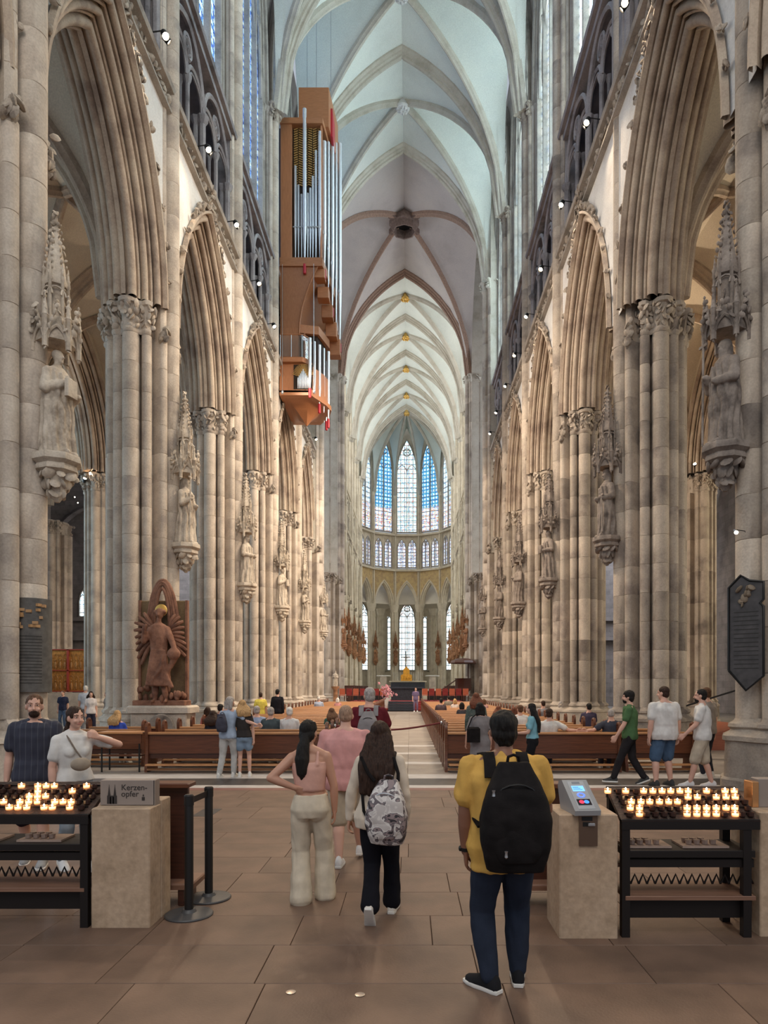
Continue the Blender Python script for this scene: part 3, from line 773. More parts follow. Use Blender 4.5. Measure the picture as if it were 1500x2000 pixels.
# ------------------------------------------------------------------ apse
wall_apse = struct('wall_apse')
hwf = APR * math.sin(math.radians(15)); dist = APR * math.cos(math.radians(15))
def apse_meshes():
    s, h = 1.28, 3.2; zc = 14.4
    m = MB(); prof = [(-.45, .42), (-.45, .3), (-.25, .28), (-.2, .1), (0, .06), (.05, 0), (.5, 0)]
    cols = [arch(s, h, d, 10) for y_, d in prof]
    m.loft([[(cols[j][i][0], prof[j][0], zc + cols[j][i][1]) for j in range(len(prof))] for i in range(21)], cap=False, closed=False)
    a_ = m.mesh('apse_arch')
    m = MB(); ao = arch(s, h, .40, 10); v = []; f = []; pts = [(-hwf, 0)] + ao + [(hwf, 0)]
    for x_, z_ in pts: v += [(x_, -.40, zc + z_), (x_, -.40, 19.6)]
    for i in range(len(pts) - 1): f.append((2 * i, 2 * i + 2, 2 * i + 3, 2 * i + 1))
    m.add(v, f); sp = m.mesh('apse_spandrel', False)
    m = MB(); m.prism([(-.75, 19.5), (-.75, 19.75), (-.5, 19.9), (.4, 19.9), (.4, 19.5)], 0, -hwf, hwf); m.prism([(-.7, 24.9), (-.75, 25.15), (-.3, 25.3), (.4, 25.3), (.4, 24.9)], 0, -hwf, hwf)
    for e in (-1, 1):
        m.box((e * (hwf - .22), 0, 30.0), (.46, .5, 21.0))
    v = []; f = []; T = ptop(1.55, 5.2, 34.6)
    for i in range(21):
        x_ = 1.55 * (i / 10 - 1); v += [(x_, -.05, T(x_)), (x_, -.05, 42)]
    for i in range(20): f.append((2 * i, 2 * i + 2, 2 * i + 3, 2 * i + 1))
    m.add(v, f)
    for e in (-1, 1):
        T2 = ptop(.62, 1.2, 23.2); v = []; f = []
        for i in range(21):
            x_ = e * .8 + .62 * (i / 10 - 1); v += [(x_, -.05, T2(x_ - e * .8)), (x_, -.05, 25.0)]
        for i in range(20): f.append((2 * i, 2 * i + 2, 2 * i + 3, 2 * i + 1))
        m.add(v, f); m.box((e * 1.68, 0, 22.4), (.52, .2, 5.2))
    m.box((0, 0, 22.4), (.36, .2, 5.2))
    return a_, sp, m.mesh('apse_frame')
aa, asp, afr = apse_meshes()
M_GSP = stone('gilded_spandrel_fresco', (0.60, 0.45, 0.22), (0.52, 0.38, 0.20), (0.40, 0.28, 0.16), rnd=.1, scale=2.5)
for k in range(-3, 4):
    th = math.radians(30 * k); c = Vector((dist * math.sin(th), APC + dist * math.cos(th), 0)); rz = -th
    use(aa, 'apse_arch', S_CHOIR, wall_apse, c, rz); use(asp, 'apse_spandrel', M_GSP, wall_apse, c, rz); use(afr, 'apse_frame', S_CHOIR, wall_apse, c, rz)
    g = G_AP_C if k == 0 else (G_AP_S if abs(k) == 1 else G_AP_O)
    window(c, rz, 1.5, 25.6, 34.6, ptop(1.5, 5.1, 34.6), 2, g, S_DARK, .25, .05, key='apse_cl', bars=11)
    for e in (-1, 1):
        off = Vector((math.cos(th), -math.sin(th), 0)) * (e * .80)
        window(c + off, rz, .62, 20.2, 23.2, ptop(.62, 1.2, 23.2), 2, G_TRI, S_DARK, .2, .04, key='apse_tri', bars=3)
m = MB(); rr_ = 0.5
prf = [(.75, 0), (.75, .5), (.62, .8), (.55, 1.0), (.5, 1.1), (.5, 13.2), (.56, 13.3), (.52, 13.4), (.72, 14.2), (.76, 14.4)]
m.lathe(prf, 24)
for q in range(8): m.tube([(.52 * math.cos(q * PI / 4), .52 * math.sin(q * PI / 4), 1.0), (.52 * math.cos(q * PI / 4), .52 * math.sin(q * PI / 4), 13.3)], .1, 8)
me_ap = m.mesh('apse_pier')
m = MB()
for dx in (-.2, 0, .2): m.tube([(dx, -.42 - (.12 if dx == 0 else 0), 14), (dx, -.42 - (.12 if dx == 0 else 0), Z_SPR)], .11 if dx == 0 else .07, 8)
m.lathe([(.15, 0), (.3, .35), (.32, .5)], 10, (0, -.5, Z_SPR - .4))
me_apw = m.mesh('apse_wall_shaft')
for a in AV[1:-1]:
    p = struct('pillar', (APR * math.sin(a), APC + APR * math.cos(a), 0)); p.rotation_euler = (0, 0, -a)
    use(me_ap, 'shaft', S_CHOIR, p); use(me_apw, 'wall_shaft', S_CHOIR, p)
# ambulatory: chapel wall with windows, and its vault
wall_amb = struct('wall_ambulatory')
ra = 15.0; hwa = ra * math.tan(math.radians(15))
for k in range(-3, 4):
    th = math.radians(30 * k); c = Vector((ra * math.sin(th), APC + ra * math.cos(th), 0))
    T = ptop(1.3, 2.9, 13.0)
    m = MB(); v = []; f = []; 
    SL = ((-3.6 + .0, -3.25), (-2.6, -1.3), (1.3, 2.6), (3.25, hwa)) if k == 0 else ((-hwa, -1.3), (1.3, hwa))
    m.box((0, .1, 2.3), (2 * hwa, .3, 4.6)); 
    if k == 0: SL = ((-hwa, -3.25),) + SL[1:]
    for a_, b_ in SL: m.box(((a_ + b_) / 2, .1, 12), (b_ - a_, .3, 15.2))
    if k == 0:
        for e in (-1, 1):
            m.box((e * 2.925, .1, 16.6), (.66, .3, 6.2)); window(c + Vector((e * 2.925, 0, 0)), 0, .32, 4.7, 12.8, ptop(.32, .7, 12.8), 1, G_CHAP, S_DARK, .2, .04, key='chslim', bars=7)
    for i in range(21):
        x_ = 1.3 * (i / 10 - 1); v += [(x_, -.04, T(x_)), (x_, -.04, 19.6)]
    for i in range(20): f.append((2 * i, 2 * i + 2, 2 * i + 3, 2 * i + 1))
    m.add(v, f); o = m.build('chapel_wall', S_CHOIR, wall_amb, False); o.location = c; o.rotation_euler = (0, 0, -th)
    window(c, -th, 1.28, 4.7, 13.0, ptop(1.28, 2.85, 13.0), 2, G_CHAP, S_DARK, .25, .06, key='chap', bars=7)
    thn = th + math.radians(15); thn = math.copysign(math.radians(19.5), thn) if abs(abs(thn) - math.radians(15)) < .01 else thn
    if k < 3:
        p = struct('pillar', (12.6 * math.sin(thn), APC + 12.6 * math.cos(thn), 0)); use(me_ap, 'shaft', S_CHOIR, p)
# ambulatory vault: ring of pointed barrel
v = []; f = []; NA, NB = 42, 8
for i in range(NA + 1):
    a = math.radians(-108 + 216 * i / NA)
    for j in range(NB + 1):
        q = j / NB; r = APR + .4 + (ra - APR) * q; v.append((r * math.sin(a), APC + r * math.cos(a), 14.6 + 4.2 * (1 - abs(2 * q - 1) ** 1.8)))
for i in range(NA):
    for j in range(NB):
        q = i * (NB + 1) + j; f.append((q, q + 1, q + NB + 2, q + NB + 1))
MB().add(v, f).build('ambulatory_vault', S_WEB_AISLE, wall_amb)
for sd in (-1, 1):     # choir aisle outer walls
    m = MB(); m.box((sd * 16, 82, 9.8), (.3, 34, 19.6)); m.build('choir_aisle_wall', S_CHOIR, wall_amb, False)
    m = MB(); m.box((sd * 12, 81, 19.3), (8.2, 33, .2)); m.build('choir_aisle_vault', S_WEB_AISLE, wall_amb, False)
    for k, Yc in enumerate(choir_c):
        window((sd * 15.8, Yc, 0), PI / 2 if sd < 0 else -PI / 2, 2.2, 4, 12, ptop(2.2, 4, 12), 4, G_CHAIS, S_DARK, .25, .06, key='chais', bars=5)

# ------------------------------------------------------------------ aisles and transept
ceil_a = struct('ceiling_aisles')
ZA = 13.1; ASC = 0.56
for sd in (-1, 1):
    for ax, hw in ((sd * 11.4, 3.35), (sd * 18.8, 3.3)):
        for Yc in nave_c:
            vault(Yc, hw, 3.75, ZA, 'aisle', S_WEB_AISLE, S_ARCH, ceil_a, X=ax, sc=ASC)
    # arches between the two aisles
    for Yc in nave_c:
        use(BAYM['nave'][0], 'arcade_arch', S_ARCH, ceil_a, (sd * 15.2, Yc, 0), 0)
        use(BAYM['nave'][1], 'spandrel', S_WEB_AISLE, ceil_a, (sd * 15.2, Yc, 0), 0)
def side_wall(name, X, y0, y1, zt, wins, glass, sd):
    wl = struct(name)
    ys = [y0]
    m = MB()
    m.box((X + sd * .2, (y0 + y1) / 2, 2.0), (.4, y1 - y0, 4.0))
    for Yc in wins:
        T = ptop(2.3, 4.2, 12.5); v = []; f = []
        for i in range(21):
            y_ = 2.3 * (i / 10 - 1); v += [(X, Yc + y_, T(y_)), (X, Yc + y_, zt)]
        for i in range(20): f.append((2 * i, 2 * i + 2, 2 * i + 3, 2 * i + 1))
        m.add(v, f)
        window((X + sd * .15, Yc, 0), PI / 2 if sd < 0 else -PI / 2, 2.3, 4.0, 12.5, ptop(2.3, 4.2, 12.5), 4, glass, S_DARK, .3, .07, key='aisle', bars=4)
        for e in (-1, 1): m.box((X + sd * .2, Yc + e * 3.05, (4 + zt) / 2), (.4, 1.5, zt - 4))
    if y1 > 45: m.box((X + sd * .2, 46.1, (4 + zt) / 2), (.4, 7.6, zt - 4))
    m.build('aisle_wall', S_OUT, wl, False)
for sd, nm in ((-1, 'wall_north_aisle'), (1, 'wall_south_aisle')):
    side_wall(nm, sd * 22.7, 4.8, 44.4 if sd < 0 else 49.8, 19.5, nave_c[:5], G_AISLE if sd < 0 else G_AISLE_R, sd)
# transept: east walls with a tall window each, end walls, roof
for sd, nm in ((-1, 'wall_north_transept'), (1, 'wall_south_transept')):
    wl = struct(nm)
    Xw = (CX + (165 - VX) * 65.5 / FPX) if sd < 0 else 31.0
    T = ptop(.62, 1.3, 10.2); m = MB(); zs0 = atz(1203, 65.5)
    xa, xb = sorted((sd * 8.6, sd * 42))
    for a_, b_ in ((xa, Xw - .62), (Xw + .62, xb)): m.box(((a_ + b_) / 2, 66, 9.5), (b_ - a_, .4, 19))
    m.box((Xw, 66, zs0 / 2), (1.24, .4, zs0)); v = []; f = []
    for i in range(21):
        x_ = .62 * (i / 10 - 1); v += [(Xw + x_, 65.8, T(x_)), (Xw + x_, 65.8, 19)]
    for i in range(20): f.append((2 * i, 2 * i + 2, 2 * i + 3, 2 * i + 1))
    m.add(v, f)
    m.box(((xa + xb) / 2, 65.6, zs0 - .3), (xb - xa, .5, .35)); m.box(((xa + xb) / 2, 65.5, zs0 - 2.2), (xb - xa, .5, .3))
    m.tube([(Xw + y_, 65.6, 14.5 + z_) for y_, z_ in arch(3.2, 4.5, 0, 10)], .25, 6, True, up=(0, 1, 0))
    m.tube([(Xw - 3.2, 65.6, zs0), (Xw - 3.2, 65.6, 14.5)], .22, 8); m.tube([(Xw + 3.2, 65.6, zs0), (Xw + 3.2, 65.6, 14.5)], .22, 8)
    m.box(((xa + xb) / 2, 66, 31), (xb - xa, .4, 24))
    m.build('transept_east_wall', S_OUT, wl, False)
    m = MB(); m.box((sd * 42, 57, 21), (.4, 18, 42)); m.box((sd * (8.6 + 42) / 2, 57, 42), (33.4, 18, .3)); m.box((sd * 32.7, 44.4 if sd < 0 else 49.5, 21), (19.5, .4, 42)); m.box((sd * 42, 47, 21), (.4, 6, 42)); m.box((sd * 32.7, 47, 42), (19.5, 6, .3)); m.box((sd * 22.7, 47, 31), (.3, 6, 23)); m.box((sd * 15.5, 49.6, 31), (15, .3, 23)); m.build('transept_end_wall', S_OUT, wl, False)
    window((Xw, 65.9, 0), 0, .62, zs0, 10.2, ptop(.62, 1.3, 10.2), 2, G_AISLE, S_DARK, .2, .05, key='trs', bars=3)
# ------------------------------------------------------------------ organic shapes: overlapping closed pieces fused into one continuous skin
JOBS = []
def blob(name, mb, mat, parent, vox, smooth=4, post=None, label=None):
    o = mb.build(name, mat, parent, True, label)
    md = o.modifiers.new('fuse', 'REMESH'); md.mode = 'VOXEL'; md.voxel_size = vox; md.use_smooth_shade = True
    if smooth:
        ms = o.modifiers.new('soft', 'SMOOTH'); ms.factor = 0.5; ms.iterations = smooth
    JOBS.append((o, post)); return o
def bake():
    dg = bpy.context.evaluated_depsgraph_get(); dg.update()
    res = []
    for o, post in JOBS:
        ev = o.evaluated_get(dg); res.append(bpy.data.meshes.new_from_object(ev))
    for (o, post), me in zip(JOBS, res):
        mats = [s.material for s in o.material_slots]
        o.modifiers.clear(); old = o.data; o.data = me; me.name = o.name
        if len(me.materials) == 0 and mats: me.materials.append(mats[0])
        bpy.data.meshes.remove(old)
        if post:
            n = len(me.vertices); co = np.empty(n * 3); me.vertices.foreach_get('co', co); no = np.empty(n * 3); me.vertices.foreach_get('normal', no)
            co = post(co.reshape(-1, 3), no.reshape(-1, 3)); me.vertices.foreach_set('co', co.ravel()); me.update()
        me.polygons.foreach_set('use_smooth', [True] * len(me.polygons))
    JOBS.clear()
def vnoise(co, fr, seed=0):
    """cheap smooth noise: sum of warped sines"""
    x, y, z = co[:, 0] * fr[0], co[:, 1] * fr[1], co[:, 2] * fr[2]; s = seed * 1.7
    a = np.sin(x * 1.3 + 1.9 * np.sin(z * .8 + s) + s) * np.sin(y * 1.1 + 1.3 * np.sin(x * .7 + s * 2)) 
    b = np.sin(z * 1.7 + 1.7 * np.sin(x + y * .6 + s)) * np.cos(x * 2.1 - y * 1.4 + s)
    c = np.sin(z * 2.9 + 2.1 * np.sin(y * 1.4 - x + s * 3) + x * 1.7)
    return a * .5 + b * .35 + c * .25
def folds(amp, fr, seed=0):
    def f(co, no): return co + no * (amp * (.75 * vnoise(co, fr, seed) + .45 * vnoise(co, (fr[0] * .5, fr[1] * .5, fr[2] * 1.9), seed + 5)))[:, None]
    return f

def rotx(a): return Matrix.Rotation(a, 3, 'X')
def rotz(a): return Matrix.Rotation(a, 3, 'Z')
TM = [(.80, .135, .10), (.88, .162, .118), (.97, .150, .112), (1.06, .146, .108), (1.17, .160, .116), (1.28, .172, .118), (1.355, .165, .102), (1.40, .125, .08), (1.44, .07, .06)]
TF = [(.80, .145, .10), (.87, .170, .122), (.95, .150, .110), (1.05, .118, .09), (1.16, .134, .105), (1.25, .146, .112), (1.34, .145, .092), (1.39, .11, .075), (1.43, .06, .055)]
CLOTH = {}
def cloth(col, var=0.14, key=None, scale=9):
    k = (tuple(round(c, 3) for c in col), var)
    if k not in CLOTH:
        CLOTH[k] = plain('cloth_%d' % len(CLOTH), col, 0.9, var=var, scale=scale, bump=0.12, bscale=160, spec=0.12)
    return CLOTH[k]
def hairm(name, c):
    m = plain(name, c, .62, spec=.22); t = m.node_tree; N = t.nodes.new; L = t.links.new; b = t.nodes['Principled BSDF']
    tc = N('ShaderNodeTexCoord'); mp = N('ShaderNodeMapping'); mp.inputs['Scale'].default_value = (70, 70, 9); L(tc.outputs['Object'], mp.inputs[0])
    nz = N('ShaderNodeTexNoise'); nz.inputs['Scale'].default_value = 1.6; nz.inputs['Detail'].default_value = 4; L(mp.outputs[0], nz.inputs['Vector'])
    mr = N('ShaderNodeMapRange'); mr.inputs[1].default_value = .3; mr.inputs[2].default_value = .7; mr.inputs[3].default_value = .55; mr.inputs[4].default_value = 1.6; L(nz.outputs[0], mr.inputs[0])
    vm = N('ShaderNodeVectorMath'); vm.operation = 'SCALE'; vm.inputs[0].default_value = c; L(mr.outputs[0], vm.inputs['Scale']); L(vm.outputs[0], b.inputs['Base Color'])
    bp = N('ShaderNodeBump'); bp.inputs['Strength'].default_value = .7; bp.inputs['Distance'].default_value = .012; L(nz.outputs[0], bp.inputs['Height']); L(bp.outputs[0], b.inputs['Normal'])
    return m
SKINS = {'light': plain('skin_light', (0.62, 0.36, 0.27), 0.5, var=.06), 'tan': plain('skin_tan', (0.50, 0.265, 0.18), 0.5, var=.06), 'brown': plain('skin_brown', (0.23, 0.105, 0.065), 0.48, var=.06)}
HAIRS = {k: hairm('hair_' + k, c) for k, c in (('black', (.012, .010, .009)), ('dark_brown', (.035, .018, .012)), ('brown', (.10, .05, .028)), ('blond', (.42, .26, .12)), ('grey', (.34, .31, .29)), ('white', (.62, .60, .57)), ('auburn', (.13, .045, .025)), ('cropped', (.30, .19, .13)))}
EYEW = plain('eye_white', (.75, .72, .68), .25); EYED = plain('iris_dark', (.03, .02, .015), .15); LIP = plain('lips', (.42, .16, .14), .4)
SOLE_W = plain('sole_white', (.72, .69, .64), .6, var=.08); SOLE_B = plain('sole_black', (.02, .02, .02), .6)

def shoe(parent, M, c, s, col, sole, label=None, name='shoe'):
    """M,c: foot frame (y to the toe) at the ankle; ankle is .08 above the sole"""
    up = MB(); rs = []
    for y_, w_, h_, z_ in ((-.075, .022, .05, -.055), (-.06, .036, .075, -.05), (-.02, .040, .095, -.045), (.03, .041, .085, -.045), (.08, .045, .055, -.05), (.13, .046, .042, -.055), (.17, .036, .034, -.058), (.19, .015, .022, -.06)):
        ring = []
        for k in range(12):
            a = 2 * PI * k / 12; zz = math.sin(a) * h_ if math.sin(a) > 0 else math.sin(a) * .025
            ring.append(c + M @ (Vector((math.cos(a) * w_, y_, z_ + zz)) * s))
        rs.append(ring)
    o = up.loft(rs).build(name, cloth(col), parent)
    if label: o['label'] = label
    so = MB(); out = [(-.028, -.078), (.028, -.078), (.038, -.04), (.038, .03), (.047, .09), (.045, .15), (.025, .193), (-.025, .193), (-.045, .15), (-.047, .09), (-.038, .03), (-.038, -.04)]
    so.loft([[c + M @ (Vector((x_ * k, y_ * k, z_)) * s) for x_, y_ in out] for z_, k in ((-.08, .98), (-.076, 1.03), (-.058, 1.03), (-.054, .98))])
    so.build('sole', sole, o)

def hand(mb, wpos, d, tref, inward, s, curl=0.35, vox=.006, grip=False):
    d = d.normalized(); t = (tref - tref.dot(d) * d).normalized(); n = d.cross(t)
    if n.dot(inward) < 0: n = -n
    p = lambda a, b, c: wpos + (d * a + t * b + n * c) * s
    for q in range(4):          # palm: four metacarpals fused
        b_ = .030 - .020 * q
        mb.cap_(p(0.0, b_ * .55, 0), p(.085, b_, 0), .017 * s, .0125 * s, 8)
    L_ = (.072, .080, .074, .058); rad = max(.0085 * s, vox * 1.15)
    for q in range(4):
        b_ = .031 - .0207 * q; a = .088; c_ = 0; ang = curl * (.7 + .12 * q)
        pts = [p(a, b_, 0)]; cum = 0
        for k_, f_ in enumerate((.44, .31, .25)):
            cum += ang * (1 if not grip else 1.7); a += L_[q] * f_ * math.cos(cum); c_ += L_[q] * f_ * math.sin(cum); pts.append(p(a, b_ * (1 + .06 * k_), c_))
        mb.chain(pts, [rad * 1.05, rad, rad * .95, rad * .85], 8)
    mb.chain([p(.018, .022, .004), p(.045, .05, .012), p(.075, .060, .022), p(.098, .058, .034)], [.015 * s, rad * 1.3, rad * 1.15, rad], 8)

def person(label, x, y, yaw=0.0, H=1.70, fem=False, w=1.0, skin='light', vox=.012, pose=None, top=None, legs=None, hair=('short', 'brown'), shoes=((.7, .68, .64), SOLE_W), face=False, group=None, z=0.0, name='person'):
    """figure facing local +y. pose keys: sit, hipz, lean, side, twist, head(yaw,pitch), foot_l/foot_r (x,y,lift,pitch,yaw), arm_l/arm_r (upper dir, fore dir, thumb ref, curl)
    top: dict(col, sleeve none/short/long, hem, loose); legs: dict(kind, col)"""
    s = H / 1.70; pose = pose or {}; P = thing(name, label, 'person', (x, y, z), yaw, group)
    T0 = TF if fem else TM; sit = pose.get('sit', False)
    hz = pose.get('hipz', .55 if sit else .90); dz = hz - .90
    lean, side, tw = pose.get('lean', 0.03), pose.get('side', 0), pose.get('twist', 0)
    Mt = Matrix.Rotation(-lean, 3, 'X') @ Matrix.Rotation(side, 3, 'Y')
    hx = pose.get('hipx', 0)
    def up(p, k=1.0):           # torso point -> posed
        p = Vector(p); zr = p.z - .90; f_ = max(0, min(1, zr / .4))
        q = Mt @ Vector((p.x, p.y, max(zr, 0))) if zr > 0 else Vector((p.x, p.y, zr))
        if zr > 0: q = rotz(tw * f_) @ q
        return (q + Vector((hx, 0, hz))) * s
    def torso(mb, inf=0.0, z0=None, z1=None, flare=0.0, n=20):
        rs = []; T = [t for t in T0]
        zs_ = [t[0] for t in T]
        lo, hi = (z0 if z0 else zs_[0]), (z1 if z1 else zs_[-1])
        for i in range(15):
            zz = lo + (hi - lo) * i / 14
            rx = np.interp(zz, zs_, [t[1] for t in T]) * w; ry = np.interp(zz, zs_, [t[2] for t in T]) * (w * .5 + .5)
            fl = flare * max(0, (1.0 - (zz - lo) / max(.01, min(.35, hi - lo)))) ; rx += inf + fl; ry += inf + fl
            bow = -.012 if 1.05 < zz < 1.36 else 0
            rs.append([up((rx * math.copysign(abs(math.cos(a)) ** .85, math.cos(a)), bow + ry * math.copysign(abs(math.sin(a)) ** .9, math.sin(a)), zz)) for a in [2 * PI * k / n for k in range(n)]])
        mb.loft(rs)
    B = MB(); torso(B)
    sw = (.165 if not fem else .148) * w
    sh = {e: up((e * sw, -.01, 1.365 if not fem else 1.355)) for e in (-1, 1)}
    nk = up((0, -.012, 1.41)); B.chain([sh[-1], up((-.075 * w, -.02, 1.392)), up((0, -.02, 1.425)), up((.075 * w, -.02, 1.392)), sh[1]], [.047 * s, .055 * s, .062 * s, .055 * s, .047 * s], 14)
    hyw, hp = pose.get('head', (0, 0))
    Mh = rotz(hyw) @ rotx(hp)
    Mh = rotz(tw) @ Mh
    hc = up((0, .012, 1.585)) + Vector((0, 0, 0)); hq = lambda a, b, c: hc + (Mh @ Vector((a, b, c))) * s
    B.chain([nk, hq(0, -.015, -.055)], [.056 * s * (.9 if fem else 1.08), .052 * s * (.9 if fem else 1.05)], 14)
    B.ell(hq(0, -.008, .03), (.073 * s, .092 * s, .085 * s), 16, 12, Mh); B.ell(hq(0, .022, -.04), (.057 * s, .066 * s, .073 * s), 16, 12, Mh); B.ell(hq(0, .06, -.088), (.025 * s, .022 * s, .02 * s), 10, 8, Mh)
    B.chain([hq(0, .088, .012), hq(0, .107, -.03)], [.009 * s, .014 * s], 8)
    for e in (-1, 1):
        B.ell(hq(e * .074, -.005, -.012), (.012 * s, .02 * s, .032 * s), 8, 6, Mh)
        B.ell(hq(e * .036, .07, -.035), (.022 * s, .018 * s, .02 * s), 8, 6, Mh)
        B.ell(hq(e * .03, .082, .028), (.025 * s, .012 * s, .009 * s), 8, 6, Mh)
    # legs
    LJ = {}
    for e, kf in ((-1, 'foot_l'), (1, 'foot_r')):
        hip = Vector((hx + e * .088, 0, hz - .03)) * s
        if sit: d_ = (e * .10, .42, 0, 0, 0)
        else: d_ = (e * .10, 0.0, 0, 0, e * .15)
        ft = pose.get(kf, d_); ft = tuple(ft) + (0,) * (5 - len(ft))
        ank = Vector((ft[0], ft[1], .08 + ft[2])) * s
        a_, b_ = .41 * s, .40 * s; v = ank - hip; L_ = min(v.length, (a_ + b_) * .999); u = v.normalized(); ank = hip + u * L_
        ca = (a_ * a_ + L_ * L_ - b_ * b_) / (2 * a_ * L_); fw = rotz(-ft[4] * .6 if not sit else 0) @ Vector((0, 1, 0)); fw = (fw - fw.dot(u) * u).normalized()
        kn = hip + u * (a_ * ca) + fw * (a_ * math.sqrt(max(0, 1 - ca * ca)))
        LJ[e] = (hip, kn, ank, rotz(-ft[4]) @ rotx(ft[3]))
        th_, kn_, cf_, an_ = (.083, .054, .054, .036) if not fem else (.082, .050, .050, .032)
        ww = (.5 + .5 * w)
        mid = kn + (ank - kn) * .30 - fw * .012 * s
        B.chain([hip, hip + (kn - hip) * .5, kn, mid, ank], [th_ * s * ww, th_ * .86 * s * ww, kn_ * s * ww, cf_ * s * ww, an_ * s], 14)
        Mf = LJ[e][3]; B.chain([ank + Mf @ Vector((0, -.03, -.03)) * s, ank + Mf @ Vector((0, .12, -.05)) * s], [.03 * s, .026 * s], 10)
    # arms
    AJ = {}
    for e, ka in ((-1, 'arm_l'), (1, 'arm_r')):
        if sit: d_ = ((.18, .25, -1), (-.25, 1, -.25), (0, .3, 1), .5)
        else: d_ = ((.17, -.06, -1), (.05, .14, -1), (0, 1, .1), .35)
        ar = pose.get(ka, d_); ar = tuple(ar) + (d_[2], d_[3])[len(ar) - 2:] if len(ar) < 4 else ar
        ud = Vector((ar[0][0] * e, ar[0][1], ar[0][2])).normalized(); fd = Vector((ar[1][0] * e, ar[1][1], ar[1][2])).normalized()
        S0 = sh[e]; E0 = S0 + ud * .285 * s; W0 = E0 + fd * .245 * s
        AJ[e] = (S0, E0, W0, fd, ud)
        k = (1.0 if not fem else .93) * (.6 + .4 * w)
        B.chain([S0, S0 + ud * .12 * s, E0], [.058 * s * k, .05 * s * k, .040 * s * k], 12)
        B.chain([E0, E0 + fd * .08 * s, W0], [.040 * s * k, .042 * s * k, .028 * s * k], 12)
        hand(B, W0, fd, Vector((ar[2][0] * e, ar[2][1], ar[2][2])), Vector((-e, 0, 0)), s * (.98 if not fem else .9), ar[3], vox)
    skm = SKINS[skin]
    blob('body', B, skm, P, vox, 3)
    # shirt
    if top:
        C_ = MB(); inf = top.get('inf', .014); hem = top.get('hem', .84); sl = top.get('sleeve', 'short'); t1 = 1.42 if sl != 'none' else 1.31
        torso(C_, inf, hem, t1, top.get('flare', .012))
        if sl != 'none':
            C_.chain([sh[-1] + Vector((0, 0, 0)), nk, sh[1]], [.055 * s, .072 * s, .055 * s], 14)
            for e in (-1, 1):
                S0, E0, W0, fd, ud = AJ[e]; k = (.066 if not fem else .058) * s * (.55 + .45 * w)
                if sl == 'short':
                    q = S0 + ud * .18 * s; C_.cap_(S0, q, k * 1.02, k * 1.08, 14)
                else:
                    q = W0 - fd * .01 * s; C_.chain([S0, S0 + ud * .14 * s, E0, E0 + fd * .13 * s, q], [k, k * .98, k * .88, k * .80, k * .62], 14)
        else:
            for e in (-1, 1):
                C_.chain([up((e * .09, .085, 1.27)), up((e * .092, .045, 1.40)), up((e * .09, -.02, 1.437)), up((e * .085, -.078, 1.39)), up((e * .08, -.112, 1.29))], [.018 * s, .015 * s, .014 * s, .015 * s, .02 * s], 8)
        if fem:
            for e in (-1, 1): C_.ell(up((e * .068, .085, 1.235)), (.062 * s, .05 * s, .06 * s), 12, 8)
        o = blob('shirt' if 'nm' not in top else top['nm'], C_, top['mat'] if 'mat' in top else cloth(top['col']), P, vox, 3, folds(top.get('fold', .009) * s, (24, 24, 9), x * 3 + y))
    # trousers / shorts
    if legs:
        Q = MB(); torso(Q, .012, .80, legs.get('waist', .99), 0)
        for e in (-1, 1): 
            Q.ell(up((e * .066, -.042, .862)), (.090 * s * (.6 + .4 * w), .074 * s, .110 * s), 14, 10); Q.cap_(up((e * .066, -.015, .93)), LJ[e][0], .088 * s * (.6 + .4 * w), .098 * s * (.6 + .4 * w), 14)
        kd = legs['kind']; ww = (.5 + .5 * w)
        for e in (-1, 1):
            hip, kn, ank, Mf = LJ[e]; fl = ank + (kn - ank) * .04
            if kd == 'jeans': Q.chain([hip, hip + (kn - hip) * .5, kn, kn + (ank - kn) * .4, fl], [.098 * s * ww, .088 * s * ww, .070 * s * ww, .068 * s * ww, .058 * s], 16)
            elif kd == 'wide': Q.chain([hip, hip + (kn - hip) * .5, kn, kn + (ank - kn) * .5, ank + Vector((0, -.01, -.035)) * s], [.10 * s, .094 * s, .088 * s, .094 * s, .105 * s], 16)
            elif kd == 'flare': Q.chain([hip, hip + (kn - hip) * .5, kn, kn + (ank - kn) * .5, ank + (kn - ank) * .06 + Vector((0, -.01, 0)) * s], [.098 * s, .088 * s, .072 * s, .070 * s, .084 * s], 16)
            else:
                ln = legs.get('len', .88); q = hip + (kn - hip) * ln; Q.chain([hip, hip + (kn - hip) * .5, q], [.10 * s * ww, .10 * s * ww, .094 * s * ww], 16)
        blob('shorts' if kd == 'shorts' else 'trousers', Q, cloth(legs['col']), P, vox, 3, folds(.0085 * s, (26, 26, 9), y * 5 + x))
    for e in (-1, 1):
        hip, kn, ank, Mf = LJ[e]; shoe(P, Mf, ank, s, shoes[0], shoes[1])
    # hair
    hs, hcx = hair
